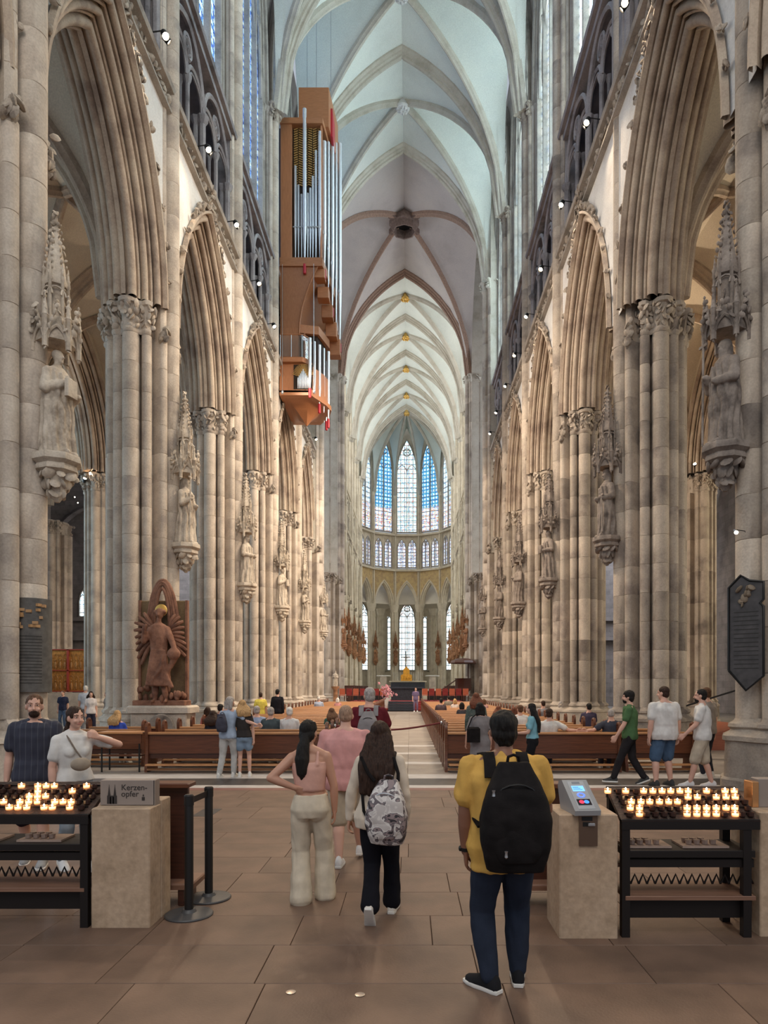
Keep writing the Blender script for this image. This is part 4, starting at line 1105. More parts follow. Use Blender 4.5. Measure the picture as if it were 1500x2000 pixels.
    if hs != 'none':
        Hh = MB()
        if hs in ('short', 'thick'):
            k = 1.0 if hs == 'short' else 1.09
            Hh.ell(hq(0, -.018, .042), (.080 * s * k, .094 * s * k, .083 * s * k), 16, 12, Mh); Hh.ell(hq(0, -.045, -.015), (.074 * s * k, .062 * s * k, .07 * s), 14, 10, Mh)
            if hs == 'thick': Hh.ell(hq(0, -.05, -.05), (.062 * s, .05 * s, .05 * s), 12, 8, Mh)
        elif hs == 'buzz':
            Hh.ell(hq(0, -.016, .03), (.0755 * s, .092 * s, .085 * s), 16, 12, Mh); Hh.ell(hq(0, -.04, -.015), (.071 * s, .062 * s, .06 * s), 14, 10, Mh)
        else:
            Hh.ell(hq(0, -.016, .04), (.081 * s, .096 * s, .085 * s), 16, 12, Mh); Hh.ell(hq(0, -.045, -.02), (.078 * s, .064 * s, .075 * s), 14, 10, Mh)
            if hs == 'pony':
                Hh.ell(hq(0, -.115, .02), (.03 * s,) * 3, 10, 8); Hh.chain([hq(0, -.12, .02), hq(.005, -.16, -.08), hq(.01, -.15, -.22), hq(.02, -.13, -.36), hq(.02, -.12, -.46)], [.028 * s, .045 * s, .05 * s, .04 * s, .012 * s], 12)
            elif hs == 'lowpony':
                Hh.chain([hq(0, -.085, -.05), hq(.0, -.12, -.13), hq(-.005, -.135, -.24), hq(.0, -.14, -.36), hq(-.01, -.135, -.44)], [.045 * s, .058 * s, .070 * s, .052 * s, .012 * s], 12)
            elif hs in ('long', 'mid'):
                L_ = -.50 if hs == 'long' else -.24
                for ex in (-.08, -.055, -.028, 0, .028, .055, .08):
                    pts = []; rd = []
                    for k in range(7):
                        t = k / 6; pts.append(hq(ex * (1 + .75 * t) + .014 * math.sin(t * 7 + ex * 60), -.055 - .115 * min(1, t * 1.7), -.02 + (L_ + .02 + .25 * abs(ex)) * t)); rd.append((.050 - .026 * t ** 2) * s)
                    Hh.chain(pts, rd, 10)
                for e in (-1, 1): Hh.chain([hq(e * .068, .01, .03), hq(e * .085, -.02, -.08), hq(e * .10, -.03, L_ * .6)], [.026 * s, .03 * s, .015 * s], 10)
            elif hs == 'bob':
                for ex in (-.06, -.02, .02, .06): Hh.chain([hq(ex, -.05, 0), hq(ex * 1.15, -.07, -.13)], [.05 * s, .035 * s], 10)
        a_, f_ = (.004, (60, 60, 30)) if hs in ('short', 'buzz') else (.007, (75, 75, 14))
        if hs == 'buzz': a_ = .001
        blob('hair', Hh, HAIRS[hcx], P, max(vox * .9, .007), 2, folds(a_ * s, f_, x))
    if pose.get('beard'):
        Bd = MB(); Bd.ell(hq(0, .040, -.075), (.052 * s, .055 * s, .045 * s), 12, 9, Mh); Bd.ell(hq(0, .075, -.055), (.034 * s, .024 * s, .012 * s), 10, 6, Mh)
        blob('beard', Bd, HAIRS[pose['beard']], P, max(vox * .8, .007), 2)
    if face:
        for e in (-1, 1):
            o = MB().ell(hq(e * .031, .076, .008), (.0115 * s, .008 * s, .0055 * s), 10, 7, Mh).build('eye', EYEW, P); MB().ell(hq(e * .031, .0835, .008), (.0058 * s, .003 * s, .0058 * s), 8, 6, Mh).build('iris', EYED, o)
            MB().chain([hq(e * .016, .087, .028), hq(e * .034, .086, .033), hq(e * .052, .075, .027)], [.004 * s, .0048 * s, .003 * s], 6).build('eyebrow', HAIRS[hair[1] if hair[0] != 'none' else 'dark_brown'], P)
        MB().chain([hq(-.022, .078, -.062), hq(0, .086, -.060), hq(.022, .078, -.062)], [.004 * s, .0075 * s, .004 * s], 6).build('lips', LIP, P)
    P['_'] = 0; del P['_']
    return P, dict(s=s, up=up, hq=hq, sh=sh, AJ=AJ, LJ=LJ)

# ------------------------------------------------------------------ statues on the piers
def robed(kind):
    """standing saint about 2 m tall, facing +y, feet at z=0"""
    B = MB(); rr = random.Random(kind)
    rings = []
    sway = .05 * (-1) ** kind
    for z_, rx, ry, ox in ((0.02, .30, .25, 0), (.25, .285, .235, 0), (.6, .265, .22, sway * .5), (.95, .26, .21, sway), (1.2, .235, .19, sway), (1.45, .27, .19, sway * .6), (1.6, .25, .165, sway * .3), (1.68, .12, .11, 0), (1.72, .075, .075, 0)):
        rings.append([(ox + rx * math.cos(a), ry * math.sin(a), z_) for a in [2 * PI * k / 28 for k in range(28)]])
    B.loft(rings)
    B.chain([(0, 0, 1.66), (0, .02, 1.78)], [.07, .065], 12)
    B.ell((0, .03, 1.88), (.085, .105, .125), 14, 10); B.ell((0, .075, 1.80), (.055, .05, .055), 10, 8); B.chain([(0, .13, 1.90), (0, .15, 1.855)], [.014, .02], 8)
    if kind == 0: B.ell((0, .0, 1.93), (.095, .11, .09), 12, 9)                                   # tonsured
    elif kind == 1: B.chain([(0, .09, 1.78), (0, .10, 1.62)], [.06, .03], 10); B.ell((0, -.02, 1.90), (.10, .12, .13), 12, 9); B.chain([(0, -.08, 1.85), (0, -.1, 1.62)], [.08, .07], 10)
    else: B.ell((0, -.02, 1.92), (.10, .12, .10), 12, 9); B.lathe([(.105, 1.96), (.115, 2.05), (.10, 2.05)], 14); B.chain([(-.07, -.05, 1.85), (-.12, -.04, 1.6)], [.06, .04], 10); B.chain([(.07, -.05, 1.85), (.12, -.04, 1.6)], [.06, .04], 10)
    # arms
    for e in (-1, 1):
        sh = Vector((e * .24, 0, 1.52)); el = Vector((e * .33, .02 + .06 * (kind == 1), 1.18)); 
        wr = Vector((e * (.10 if e * (-1) ** kind > 0 else .20), .27, 1.16 + .16 * (e > 0) * (kind != 2)))
        B.chain([sh, el, wr], [.10, .10, .075], 12); B.ell(wr + Vector((-e * .02, .05, .0)), (.045, .06, .05), 10, 7)
    # cloak falling in long diagonals
    for i in range(7):
        a0 = -.5 + i * .55 + rr.uniform(-.1, .1); 
        pts = [Vector((.25 * math.cos(a0 + t * .8), .19 * math.sin(a0 + t * .8) + .02, 1.5 - 1.15 * t)) for t in (0, .25, .5, .75, 1)]
        B.chain(pts, [.035, .05, .06, .06, .03], 8)
    for i in range(9):
        a0 = i * .7 + rr.uniform(-.1, .1); B.chain([(.22 * math.cos(a0), .19 * math.sin(a0), .95), (.29 * math.cos(a0), .24 * math.sin(a0), .03)], [.03, .055], 8)
    B.chain([(-.1, .18, .04), (-.11, .3, .03)], [.06, .045], 10); B.chain([(.1, .18, .04), (.12, .31, .03)], [.06, .045], 10)
    def fl(co, no):
        a = np.arctan2(co[:, 1], co[:, 0]); k = np.clip((1.45 - co[:, 2]) / 1.2, 0, 1)
        f = (np.sin(a * 11 + 2.2 * np.sin(co[:, 2] * 3 + kind) + kind) * .026 + np.abs(np.sin(a * 5 + 1.4 * co[:, 2] + kind)) * .02) * k
        return co + no * (f + .006 * vnoise(co, (20, 20, 14), kind))[:, None]
    return B, fl
def attribute(kind):
    m = MB()
    if kind == 0: m.bbox((.06, .36, 1.22), (.26, .09, .34), .015); return m, 'book'
    if kind == 1: m.tube([(.26, .30, .05), (.22, .31, 2.1)], .022, 8); m.box((.222, .31, 1.95), (.22, .03, .05)); return m, 'staff'
    m.tube([(-.25, .30, .1), (-.2, .31, 1.3)], .028, 6); m.box((-.2, .31, 1.22), (.26, .04, .05)); return m, 'sword'
PROTO_ST = {}
def canopy_mesh():
    """gothic canopy: hexagonal gabled hood, open tier of pinnacles and a crocketed spire. z=0 is its lower edge, faces +y"""
    m = MB(); rr = random.Random(12); n = 6
    for k in range(n):
        a = k * PI / 3; b_ = a + PI / 3; A = Vector((.40 * math.cos(a), .40 * math.sin(a), 0)); B2 = Vector((.40 * math.cos(b_), .40 * math.sin(b_), 0)); md = (A + B2) / 2
        u = (B2 - A).normalized(); hw = (B2 - A).length / 2
        o_ = md.normalized()
        pts = [md + u * y_ + Vector((0, 0, .06 + z_)) for y_, z_ in arch(hw * .86, .30, 0, 6)]
        m.tube(pts, .035, 5, True, up=tuple(o_))
        gp = [md - u * hw + Vector((0, 0, .08)) + o_ * .03, md + Vector((0, 0, .70)) + o_ * .06, md + u * hw + Vector((0, 0, .08)) + o_ * .03]
        m.tube(gp, .03, 5, True, up=tuple(o_))
        leaf_blobs(m, [gp[0].lerp(gp[1], t) + o_ * .04 for t in (.3, .55, .8, 1.03)] + [gp[2].lerp(gp[1], t) + o_ * .04 for t in (.3, .55, .8)] + [gp[1] + Vector((0, 0, .08))], .045, .07, rr)
        m.lathe([(.055, -.12), (.055, .5), (.07, .52), (.05, .56), (.012, .95), (.03, .98), (.012, 1.02)], 6, A * 1.02)
        leaf_blobs(m, [A * 1.03 + Vector((0, 0, z_)) for z_ in (-.14, .62, .75, .88)], .04, .055, rr)
        # second tier
        C2 = A * .55; m.lathe([(.035, .5), (.035, 1.35), (.05, 1.37), (.008, 1.75)], 5, C2)
        D = B2 * .55; pts = [C2.lerp(D, .5) + (D - C2).normalized() * y_ + Vector((0, 0, 1.05 + z_)) for y_, z_ in arch(.17, .2, 0, 4)]
        m.tube(pts, .022, 4)
    m.lathe([(.38, .10), (.36, .42), (.30, .60), (.16, .62), (.15, 1.3), (.22, 1.32), (.24, 1.40), (.20, 1.5), (.13, 2.0), (.03, 2.75), (.02, 2.8)], 6)
    pts = []
    for k in range(n):
        for t in range(9):
            z_ = 1.5 + t * .14; r = .20 - (z_ - 1.5) / 1.25 * .17 + .03; pts.append((r * math.cos(k * PI / 3), r * math.sin(k * PI / 3), z_))
    pts += [(rr.uniform(-.05, .05), rr.uniform(-.05, .05), 2.78 + rr.uniform(0, .12)) for _ in range(7)]
    leaf_blobs(m, pts, .03, .05, rr)
    return m.mesh('statue_canopy')
def console_mesh():
    """leafy bracket, top at z=0"""
    m = MB(); rr = random.Random(22)
    m.lathe([(.40, 0), (.42, -.04), (.42, -.12), (.34, -.18), (.36, -.22), (.36, -.28), (.24, -.34), (.20, -.5), (.12, -.7), (.04, -.82)], 8)
    pts = [((.27 - .02 * q) * math.cos(a) * (1 - q * .28), (.27 - .02 * q) * math.sin(a) * (1 - q * .28), -.36 - q * .15) for q in range(3) for a in [k * PI / 4.5 + q for k in range(9)]]
    leaf_blobs(m, pts, .075, .11, rr)
    return m.mesh('statue_console')
ME_CAN, ME_CON = canopy_mesh(), console_mesh()
# ------------------------------------------------------------------ statues
for k in range(3):
    B, fl = robed(k); o = blob('body', B, S_STAT, None, .014, 2, fl); PROTO_ST[k] = o
bake()
ST_ME = {k: o.data for k, o in PROTO_ST.items()}
for o in PROTO_ST.values(): bpy.data.objects.remove(o)
ATT = {}
for k in range(3):
    m, nm = attribute(k); ATT[k] = (m.mesh(nm), nm)
DESC = ['saint with a book', 'bearded saint with a staff', 'crowned saint with a sword']
def statue(pk, side, off, z, kind, mat, label, sc=.95, can=True, tilt=.25, base=None):
    p = PIERS[pk] if pk in PIERS else base
    X = p.location.x - side * off; Y = p.location.y
    rz = (-PI / 2 - tilt) if side < 0 else (PI / 2 + tilt)
    t = thing('statue', label, 'statue', (X, Y, z), rz); t.scale = (sc, sc, sc)
    use(ST_ME[kind], 'body', mat, t); use(ATT[kind][0], ATT[kind][1], mat, t)
    lx = off / p.scale.x
    o = use(ME_CON, 'statue_console', mat, p, (lx, 0, z), -PI / 2); o.scale = (1 / p.scale.x,) * 2 + (1,)
    if can:
        o = use(ME_CAN, 'statue_canopy', mat, p, (lx - .02, 0, z + 2.02 * sc), -PI / 2); o.scale = (.9 / p.scale.x, .9 / p.scale.x, .86)
pl_names = ['nearest', 'second', 'third', 'fourth', 'fifth', 'sixth']
for sd in (-1, 1):
    for i, Y in enumerate(PY):
        X = (-7.27, 7.59)[sd > 0] if i == 0 else (7.45 if i == 1 and sd > 0 else sd * NX)
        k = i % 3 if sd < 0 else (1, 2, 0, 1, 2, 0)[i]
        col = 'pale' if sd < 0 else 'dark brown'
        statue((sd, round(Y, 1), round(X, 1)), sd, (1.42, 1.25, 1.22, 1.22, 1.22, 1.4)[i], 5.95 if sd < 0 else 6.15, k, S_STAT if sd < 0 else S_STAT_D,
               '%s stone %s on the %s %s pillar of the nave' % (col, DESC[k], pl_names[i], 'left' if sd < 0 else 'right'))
    for i, Y in enumerate(CHY):
        k = (i + 1) % 3
        statue((sd, round(Y, 1), round(sd * NX, 1)), sd, 1.4 if i == 0 else 1.25, 5.9, k, S_STAT_C, 'painted %s on the %s %s pillar of the choir' % (DESC[k], ORD[i], 'left' if sd < 0 else 'right'))

for i, a in enumerate(AV[2:-2]):
    p = [o for o in bpy.data.objects if o.name.startswith('pillar') and o.parent is None and abs(o.location.x - APR * math.sin(a)) < .01 and abs(o.location.y - APC - APR * math.cos(a)) < .01][0]
    ps = Vector((APR * math.sin(a), APC + APR * math.cos(a), 5.9)); d = Vector((-math.sin(a), -math.cos(a), 0)); q = ps + d * .95
    t = thing('statue', 'painted %s on the %s apse pillar from the left' % (DESC[i % 3], ORD[i]), 'statue', q, PI - a); t.scale = (.95,) * 3
    use(ST_ME[i % 3], 'body', S_STAT_C, t); use(ATT[i % 3][0], ATT[i % 3][1], S_STAT_C, t)
    use(ME_CON, 'statue_console', S_STAT_C, p, (0, -.92, 5.9), PI); use(ME_CAN, 'statue_canopy', S_STAT_C, p, (0, -.92, 7.85), PI).scale = (.9, .9, .86)
# ------------------------------------------------------------------ spot lamps along the triforium
M_BLK = plain('black_metal', (.015, .015, .015), .4, .3); M_STEEL = plain('brushed_steel', (.55, .56, .58), .3, .9); M_LENS = plain('lamp_lens', (1, .95, .85), .3, emit=(1, .80, .55), estr=30)
def spot_lamp(p, side, label, target, watts, arm=.42, group=None, w2=0, t2=None):
    t = thing('spot_lamp', label, 'lamp', p, 0, group)
    d = (Vector(target) - Vector(p)).normalized(); M = d.to_track_quat('Z', 'Y').to_matrix()
    m = MB(); m.tube([(side * arm, 0, (Z_STR + .78 - p[2]) if w2 else 0), (side * arm, 0, .06), (0, 0, .12)], .018, 6); m.tube([(0, 0, .13), (0, 0, -.02)], .02, 6); m.build('arm', M_BLK, t)
    m = MB(); m.lathe([(.05, -.16), (.085, -.12), (.095, .08), (.10, .10), (.088, .10), (.08, .04)], 12, M=M); m.build('lamp_housing', M_BLK, t)
    m = MB(); m.lathe([(.085, .055), (.05, .082), (.01, .09)], 12, M=M); m.build('lens', M_LENS, t)
    m = MB(); m.lathe([(.04, -.1), (.055, .04), (.045, .05)], 10, (-.02 * side, .12, .12), M=M); m.build('small_lamp', M_STEEL, t)
    if w2:
        d2 = (Vector(t2) - Vector(p)).normalized(); M2 = d2.to_track_quat('Z', 'Y').to_matrix(); c2 = Vector((0, .16, .02))
        m = MB(); m.lathe([(.05, -.14), (.08, -.1), (.09, .08), (.078, .08), (.07, .03)], 12, tuple(c2), M=M2); o2 = m.build('lamp_housing', M_BLK, t); m = MB(); m.lathe([(.075, .045), (.01, .07)], 12, tuple(c2), M=M2); m.build('lens', M_LENS, t)
        l = bpy.data.lights.new('bulb', 'SPOT'); l.energy = w2; l.color = (1, .80, .60); l.spot_size = math.radians(100); l.spot_blend = .9; l.shadow_soft_size = .10
        o = bpy.data.objects.new('bulb', l); COL.objects.link(o); o.location = Vector(p) + c2 + d2 * .12; o.rotation_euler = d2.to_track_quat('-Z', 'Y').to_euler()
    if watts:
        l = bpy.data.lights.new('bulb', 'SPOT'); l.energy = watts; l.color = (1, .76, .52); l.spot_size = math.radians(95); l.spot_blend = .8; l.shadow_soft_size = .08
        o = bpy.data.objects.new('bulb', l); COL.objects.link(o); o.location = Vector(p) + d * .14; o.rotation_euler = d.to_track_quat('-Z', 'Y').to_euler()
LPL = [(322, 68), (406, 290), (461, 437), (505, 552), (535, 636), (617, 857)]
LPR = [(1222, 3), (1147, 237), (1097, 398), (1057, 524), (1028, 617), (1005, 693), (987, 753), (969, 805), (957, 846)]
for i, (px, py) in enumerate(LPL):
    Y = 6.5 * FPX / (VX - px); p = at(px, py, Y); spot_lamp(p, -1, 'glowing spot lamp on the left triforium rail, %s from the front' % ORD[i], (2.5, Y - 9, 1), SPOT_W * .35, w2=SPOT_W, t2=(6.2, Y + 7, 8))
for i, (px, py) in enumerate(LPR):
    Y = 5.5 * FPX / (px - VX); p = at(px, py, Y); spot_lamp(p, 1, 'glowing spot lamp on the right triforium rail, %s from the front' % ORD[i], (-2.5, Y - 9, 1), SPOT_W * .35, w2=SPOT_W, t2=(-6.2, Y + 7, 8))
for px, py, Y, lb, w_ in ((1358, 908, 33.9, 'glowing lamp beside the capital in the right aisle', 2600), (1438, 1040, 11.75, 'small lamp on the nearest right pillar above the dark board', 0), (165, 937, 33.9, 'small bright lamp under the left aisle vault', 900), (146, 971, 60, 'upper small lamp in the dark left transept', 0), (152, 982, 60, 'lower small lamp in the dark left transept', 0), (968, 1251, 18.6, 'x', 0)):
    if lb == 'x': continue
    spot_lamp(at(px, py, Y), 1 if px > 800 or py == 937 else -1, lb, (at(px, py, Y).x * .9, Y - 2, 14) if w_ else (CX, 0, CH), w_, .4)
    if not w_: bpy.context.scene.objects[[o.name for o in bpy.data.objects if o.get('label') == lb][0]].scale = (.5,) * 3 if Y > 20 else (.38,) * 3

# ------------------------------------------------------------------ hanging organ
W_ORG = wood('organ_oak', (0.40, 0.17, 0.075), (0.30, 0.12, 0.05), .45, axis=2); W_ORG_H = wood('organ_oak_lying', (0.42, 0.18, 0.08), (0.31, 0.125, 0.05), .45, axis=0)
M_PIPE = plain('tin_pipe', (.74, .78, .84), .28, .55, var=.05); M_RED = plain('red_lacquer', (.42, .02, .035), .4); M_DK = plain('organ_dark', (.03, .018, .012), .8); M_GLD = plain('lattice_gold', (.50, .30, .10), .45, .3)
M_GLS = plain('clear_glass', (.85, .92, .95), .05, trans=.9, alpha=.35)
OL = Vector((-5.3, 38.5, 16.3)); org = thing('pipe_organ', 'tall oak pipe organ with silver pipes hanging high on the left nave wall', 'organ', OL)
def ob(m, name, mat, par=org, label=None, off=OL):
    m.v = [(v[0] - off.x, v[1] - off.y, v[2] - off.z) for v in m.v]; return m.build(name, mat, par, label=label)
def hplan(pl, z0, z1): return MB().loft([[(x, y, z0) for x, y in pl], [(x, y, z1) for x, y in pl]])
PL_M = [(-6.45, 36.3), (-4.3, 36.3), (-3.95, 39), (-4.3, 41.7), (-6.45, 41.7)]
ob(hplan(PL_M, 24.3, 31.5), 'case', M_DK)
ob(MB().bbox((-6.03, 36.17, 27.95), (.60, .4, 7.3), .02), 'side_panel', W_ORG); ob(MB().bbox((-6.03, 41.8, 27.95), (.60, .4, 7.3), .02), 'side_panel', W_ORG)
ob(MB().bbox((-4.2, 36.2, 28), (.10, .3, 7.2), .02), 'corner_post', W_ORG)
PL_C = [(-6.35, 35.9), (-4.1, 35.9), (-3.75, 39), (-4.1, 42.1), (-6.35, 42.1)]
ob(hplan(PL_C, 31.45, 31.75), 'upper_cornice', W_ORG_H); ob(hplan(PL_C, 23.95, 24.4), 'lower_cornice', W_ORG_H)
ob(hplan([(-5.45, 36.5), (-3.85, 36.5), (-3.62, 39), (-3.85, 41.5), (-5.45, 41.5)], 31.75, 33.85), 'top_box', W_ORG_H)
ob(MB().box((-3.76, 37.6, 32.4), (.12, 1.2, 1.5)), 'red_flap', M_RED)
m = MB()
for i in range(27):
    zz = 28.4 + i * .125
    for c in range(6): m.box((-5.55 + c * .25, 36.24, zz + .04 * (c % 2)), (.22, .05, .055), M=Matrix.Rotation(.35 if c % 2 else -.35, 3, 'Y'))
ob(m, 'lattice', M_GLD).__setitem__('kind', 'stuff')
def pipe(x, y, z0, ztop, zm, r, red=False, par=org, off=OL):
    m = MB(); n = 12
    m.lathe([(r * .3, z0), (r * .95, zm - .06), (r, zm), (r, ztop), (r * .9, ztop + .01)], n, (x, y, 0))
    m.box((x, y - r * .92, zm + .10), (r * .9, r * .35, .16)); o = ob(m, 'pipe', M_PIPE, par, None, off)
    if red: ob(MB().lathe([(r * .55, z0 - .45), (r * .85, z0 - .42), (r * .85, z0 + .06), (r * .5, z0 + .08)], 12, (x, y, 0)), 'red_foot', M_RED, o, None, off)
    return o
for px, ty, r, red in ((577, 325, .075, 0), (583, 362, .065, 0), (589, 380, .06, 0), (595, 213, .10, 1), (601, 378, .06, 0), (606, 368, .06, 0), (611, 345, .065, 0), (617, 295, .07, 0), (625, 258, .10, 0)):
    y = 35.95 if red else 36.12; z0 = 24.45 if not red else 24.0; pipe(atx(px, y), y, z0, atz(ty, y), 26.0, r, red)
NP_ = 9
for i in range(NP_):
    t = i / (NP_ - 1) * 2; k = t if t <= 1 else 2 - t
    x = -4.08 + .55 * k; y = 36.45 + 2.65 * t; big = i % 2 == 0
    pipe(x, y, 24.0 - 2.6 * k, 30.9 + 2.0 * k, 25.9 - 1.6 * k, .12 if big else .085, big)
    ob(MB().bbox((x - .25, y, 23.75 - 2.6 * k), (.62, .62, .5 + .4 * k), .03), 'pipe_bracket', W_ORG_H)
ob(MB().box((atx(600, 36.1), 36.06, 26.1), (1.5, .05, .05)), 'pipe_rail', M_STEEL)
rings = []
for t in range(7):
    q = t / 6; c = 1 - (1 - q) ** 2; xm = -4.35 - 1.05 * c; xs = -4.15 - 1.1 * c; z = 24.0 - 3.4 * q
    rings.append([(-6.4, 36 + .35 * c, z), (xm, 36 + .35 * c, z), (xs + .25 * (1 - c), 39, z - .5 * (1 - q)), (xm, 42 - .35 * c, z), (-6.4, 42 - .35 * c, z)])
ob(MB().loft(rings), 'curved_underside', W_ORG)
for dx, ey in ((0, 36.02), ): ob(MB().tube([(-4.35 - 1.05 * (1 - (1 - q / 8) ** 2), 35.98 + .35 * (1 - (1 - q / 8) ** 2), 24.0 - 3.4 * q / 8) for q in range(9)], .045, 6), 'edge_strip', W_ORG_H)
ob(hplan([(-6.4, 36.3), (-5.45, 36.3), (-5.45, 41.7), (-6.4, 41.7)], 18.8, 20.9), 'loft_wall', W_ORG); ob(MB().bbox((-5.15, 37.0, 19.9), (.08, .9, 1.9), .01), 'open_door', W_ORG)
PL_B = [(-6.4, 35.85), (-5.15, 35.85), (-4.75, 36.3), (-4.75, 37), (-5.0, 41.5), (-6.4, 41.5)]
ob(hplan(PL_B, 18.9, 19.15), 'balcony_floor', W_ORG_H)
ob(MB().tube([(-6.35, 35.9, 20.35), (-5.17, 35.9, 20.35), (-4.8, 36.32, 20.35), (-4.8, 37, 20.35)], .03, 6), 'hand_rail', W_ORG_H)
for a_, b_ in (((-6.3, 35.9), (-5.75, 35.9)), ((-5.72, 35.9), (-5.2, 35.9)), ((-5.15, 35.93), (-4.83, 36.3))):
    ob(MB().loft([[(a_[0], a_[1], 19.2), (b_[0], b_[1], 19.2), (b_[0], b_[1] + .02, 19.2), (a_[0], a_[1] + .02, 19.2)], [(a_[0], a_[1], 20.3), (b_[0], b_[1], 20.3), (b_[0], b_[1] + .02, 20.3), (a_[0], a_[1] + .02, 20.3)]]), 'glass_panel', M_GLS)
for x_ in (-6.32, -5.74, -5.18): ob(MB().tube([(x_, 35.9, 19.1), (x_, 35.9, 20.35)], .015, 6), 'rail_post', M_STEEL)
PL_L = [(-6.4, 36.1), (-4.85, 36.1), (-4.2, 37.4), (-4.0, 38.2), (-4.2, 39), (-4.85, 40.2), (-6.4, 40.2)]
ob(hplan(PL_L, 17.4, 18.9), 'positive_case', W_ORG); ob(hplan([(x * 1.0 + (.1 if x > -6 else 0), y) for x, y in PL_L], 17.25, 17.5), 'positive_cornice', W_ORG_H)
ob(hplan([(-5.4, 36.7), (-4.5, 36.9), (-4.2, 38.2), (-4.5, 39.6), (-5.4, 40)], 18.9, 20.8), 'positive_upper_case', M_DK); ob(hplan([(-5.4, 36.5), (-4.4, 36.7), (-4.0, 38.2), (-4.4, 39.8), (-5.4, 40.2)], 20.75, 21.2), 'positive_roof', W_ORG_H)
m = MB()
for i in range(22):
    a = -1.2 + i * 2.4 / 21; m.box((atx(592, 36.05) + .38 * math.sin(a), 36.06, 17.75 + .62 * math.cos(a) + .3), (.03, .03, .42), M=Matrix.Rotation(a, 3, 'Y'))
ob(m, 'ray_lattice', M_GLD).__setitem__('kind', 'stuff'); ob(MB().box((atx(592, 36.08), 36.1, 18.2), (1.0, .04, 1.3)), 'lattice_backing', M_DK)
for i in range(9):
    k = abs(i - 4); ob(MB().lathe([(.012, 17.55), (.032, 17.85), (.032, 18.55 - .11 * k), (.025, 18.56 - .11 * k)], 8, (atx(592, 36) - .27 + i * .068, 35.98, 0)), 'small_pipe', M_PIPE)
for i in range(8):
    t = i / 7 * 1.6; k = t if t <= 1 else 2 - t; x = -4.78 + .80 * k; y = 36.0 + 2.2 * t; pipe(x, y, 17.5 - .9 * k, 20.2 + .3 * k, 18.2 - .6 * k, .09 if i % 2 == 0 else .06, i % 2 == 0)
tip = Vector((-5.25, 38.0, 16.35)); rings = []
for t in range(7):
    q = t / 6; c = q ** .75; z = 17.3 - .95 * q ** 1.5
    rings.append([(x + (tip.x - x) * c * .97, y + (tip.y - y) * c * .97, z - (0 if k % 2 == 0 else .0)) for k, (x, y) in enumerate(PL_L)])
ob(MB().loft(rings), 'pendant_hull', W_ORG)
for x_, y_, z0, z1 in ((-6.2, 35.85, 17.3, 24), (-4.55, 35.8, 17.3, 24), (-4.6, 37.2, 33.3, 40.3), (-5.3, 38.5, 33.3, 40.0), (-4.0, 38.8, 33.3, 40.9)):
    ob(MB().tube([(x_, y_, z0), (x_, y_, z1)], .016, 5), 'hanging_rod', M_STEEL)
    if z0 < 20: ob(MB().ell((x_, y_, z0), (.07, .07, .12), 8, 6), 'rod_end', M_STEEL)

# ------------------------------------------------------------------ angel relief, plaques, altarpiece
M_ANG = stone('red_brown_wood', (.30, .155, .105), (.235, .115, .075), (.14, .07, .05), rnd=.1, scale=3, bump=.15); M_PANEL = stone('angel_back_panel', (.23, .16, .09), (.19, .13, .07), (.13, .085, .05), rnd=.05)
AX, AY = atx(310, 18.2), 18.2
pd = thing('pedestal', 'weathered stone pedestal under the winged angel carving', 'pedestal', (AX, 18.55, 0))
m = MB(); m.bbox((0, 0, .25), (1.75, .9, .5), .04); m.bbox((0, .02, .8), (1.5, .8, .65), .03); m.bbox((0, 0, 1.22), (1.7, .9, .2), .05); m.build('block', S_PIER, pd, False)
m = MB(); m.lathe([(.05, 0), (.32, 0), (.36, .05), (.33, .09), (.1, .07)], 18, M=rotx(PI / 2)); o = m.build('round_shell', S_STAT_D, pd); o.location = (.1, -.4, .75)
ag = thing('angel_statue', 'red-brown carved angel with tall feathered wings on a pedestal by the second left pillar', 'statue', (AX, 18.25, 1.33)); ag.scale = (1.04, 1, 1.05)
m = MB(); m.bbox((0, .38, 1.35), (1.25, .10, 2.7), .02); m.build('back_panel', M_PANEL, ag, False)
m = MB(); m.box((-.61, .33, 1.35), (.06, .14, 2.7)); m.box((.61, .33, 1.35), (.06, .14, 2.7)); m.bbox((0, .2, .06), (1.35, .55, .13), .02); m.build('panel_frame', M_ANG, ag, False)
B = MB(); rings = []
for z_, rx, ry, ox in ((.55, .27, .2, .03), (.8, .25, .19, .03), (1.2, .2, .16, 0), (1.55, .22, .16, -.02), (1.85, .25, .16, -.02), (2.02, .21, .13, -.02), (2.1, .08, .08, -.02)):
    rings.append([(ox + rx * math.cos(a), ry * math.sin(a), z_) for a in [2 * PI * k / 24 for k in range(24)]])
B.loft(rings)
B.chain([(-.1, 0, .6), (-.1, -.02, .3), (-.12, .02, .12)], [.10, .08, .06]); B.chain([(.12, 0, .6), (.16, -.05, .35), (.18, .02, .12)], [.10, .08, .06]); B.chain([(-.12, .0, .12), (-.14, -.16, .10)], [.05, .04]); B.chain([(.18, .0, .12), (.2, -.15, .10)], [.05, .04])
B.chain([(-.02, 0, 2.05), (0, -.03, 2.2)], [.07, .06]); B.ell((.02, -.04, 2.32), (.095, .11, .13), 14, 10); B.ell((.02, -.02, 2.36), (.12, .12, .11), 12, 9); B.chain([(.02, -.14, 2.34), (.02, -.165, 2.28)], [.014, .02])
for k in range(8): B.ell((.02 + .12 * math.cos(k), -.02 + .06 * math.sin(k * 2), 2.38 - .03 * (k % 3)), (.05, .05, .05), 8, 6)
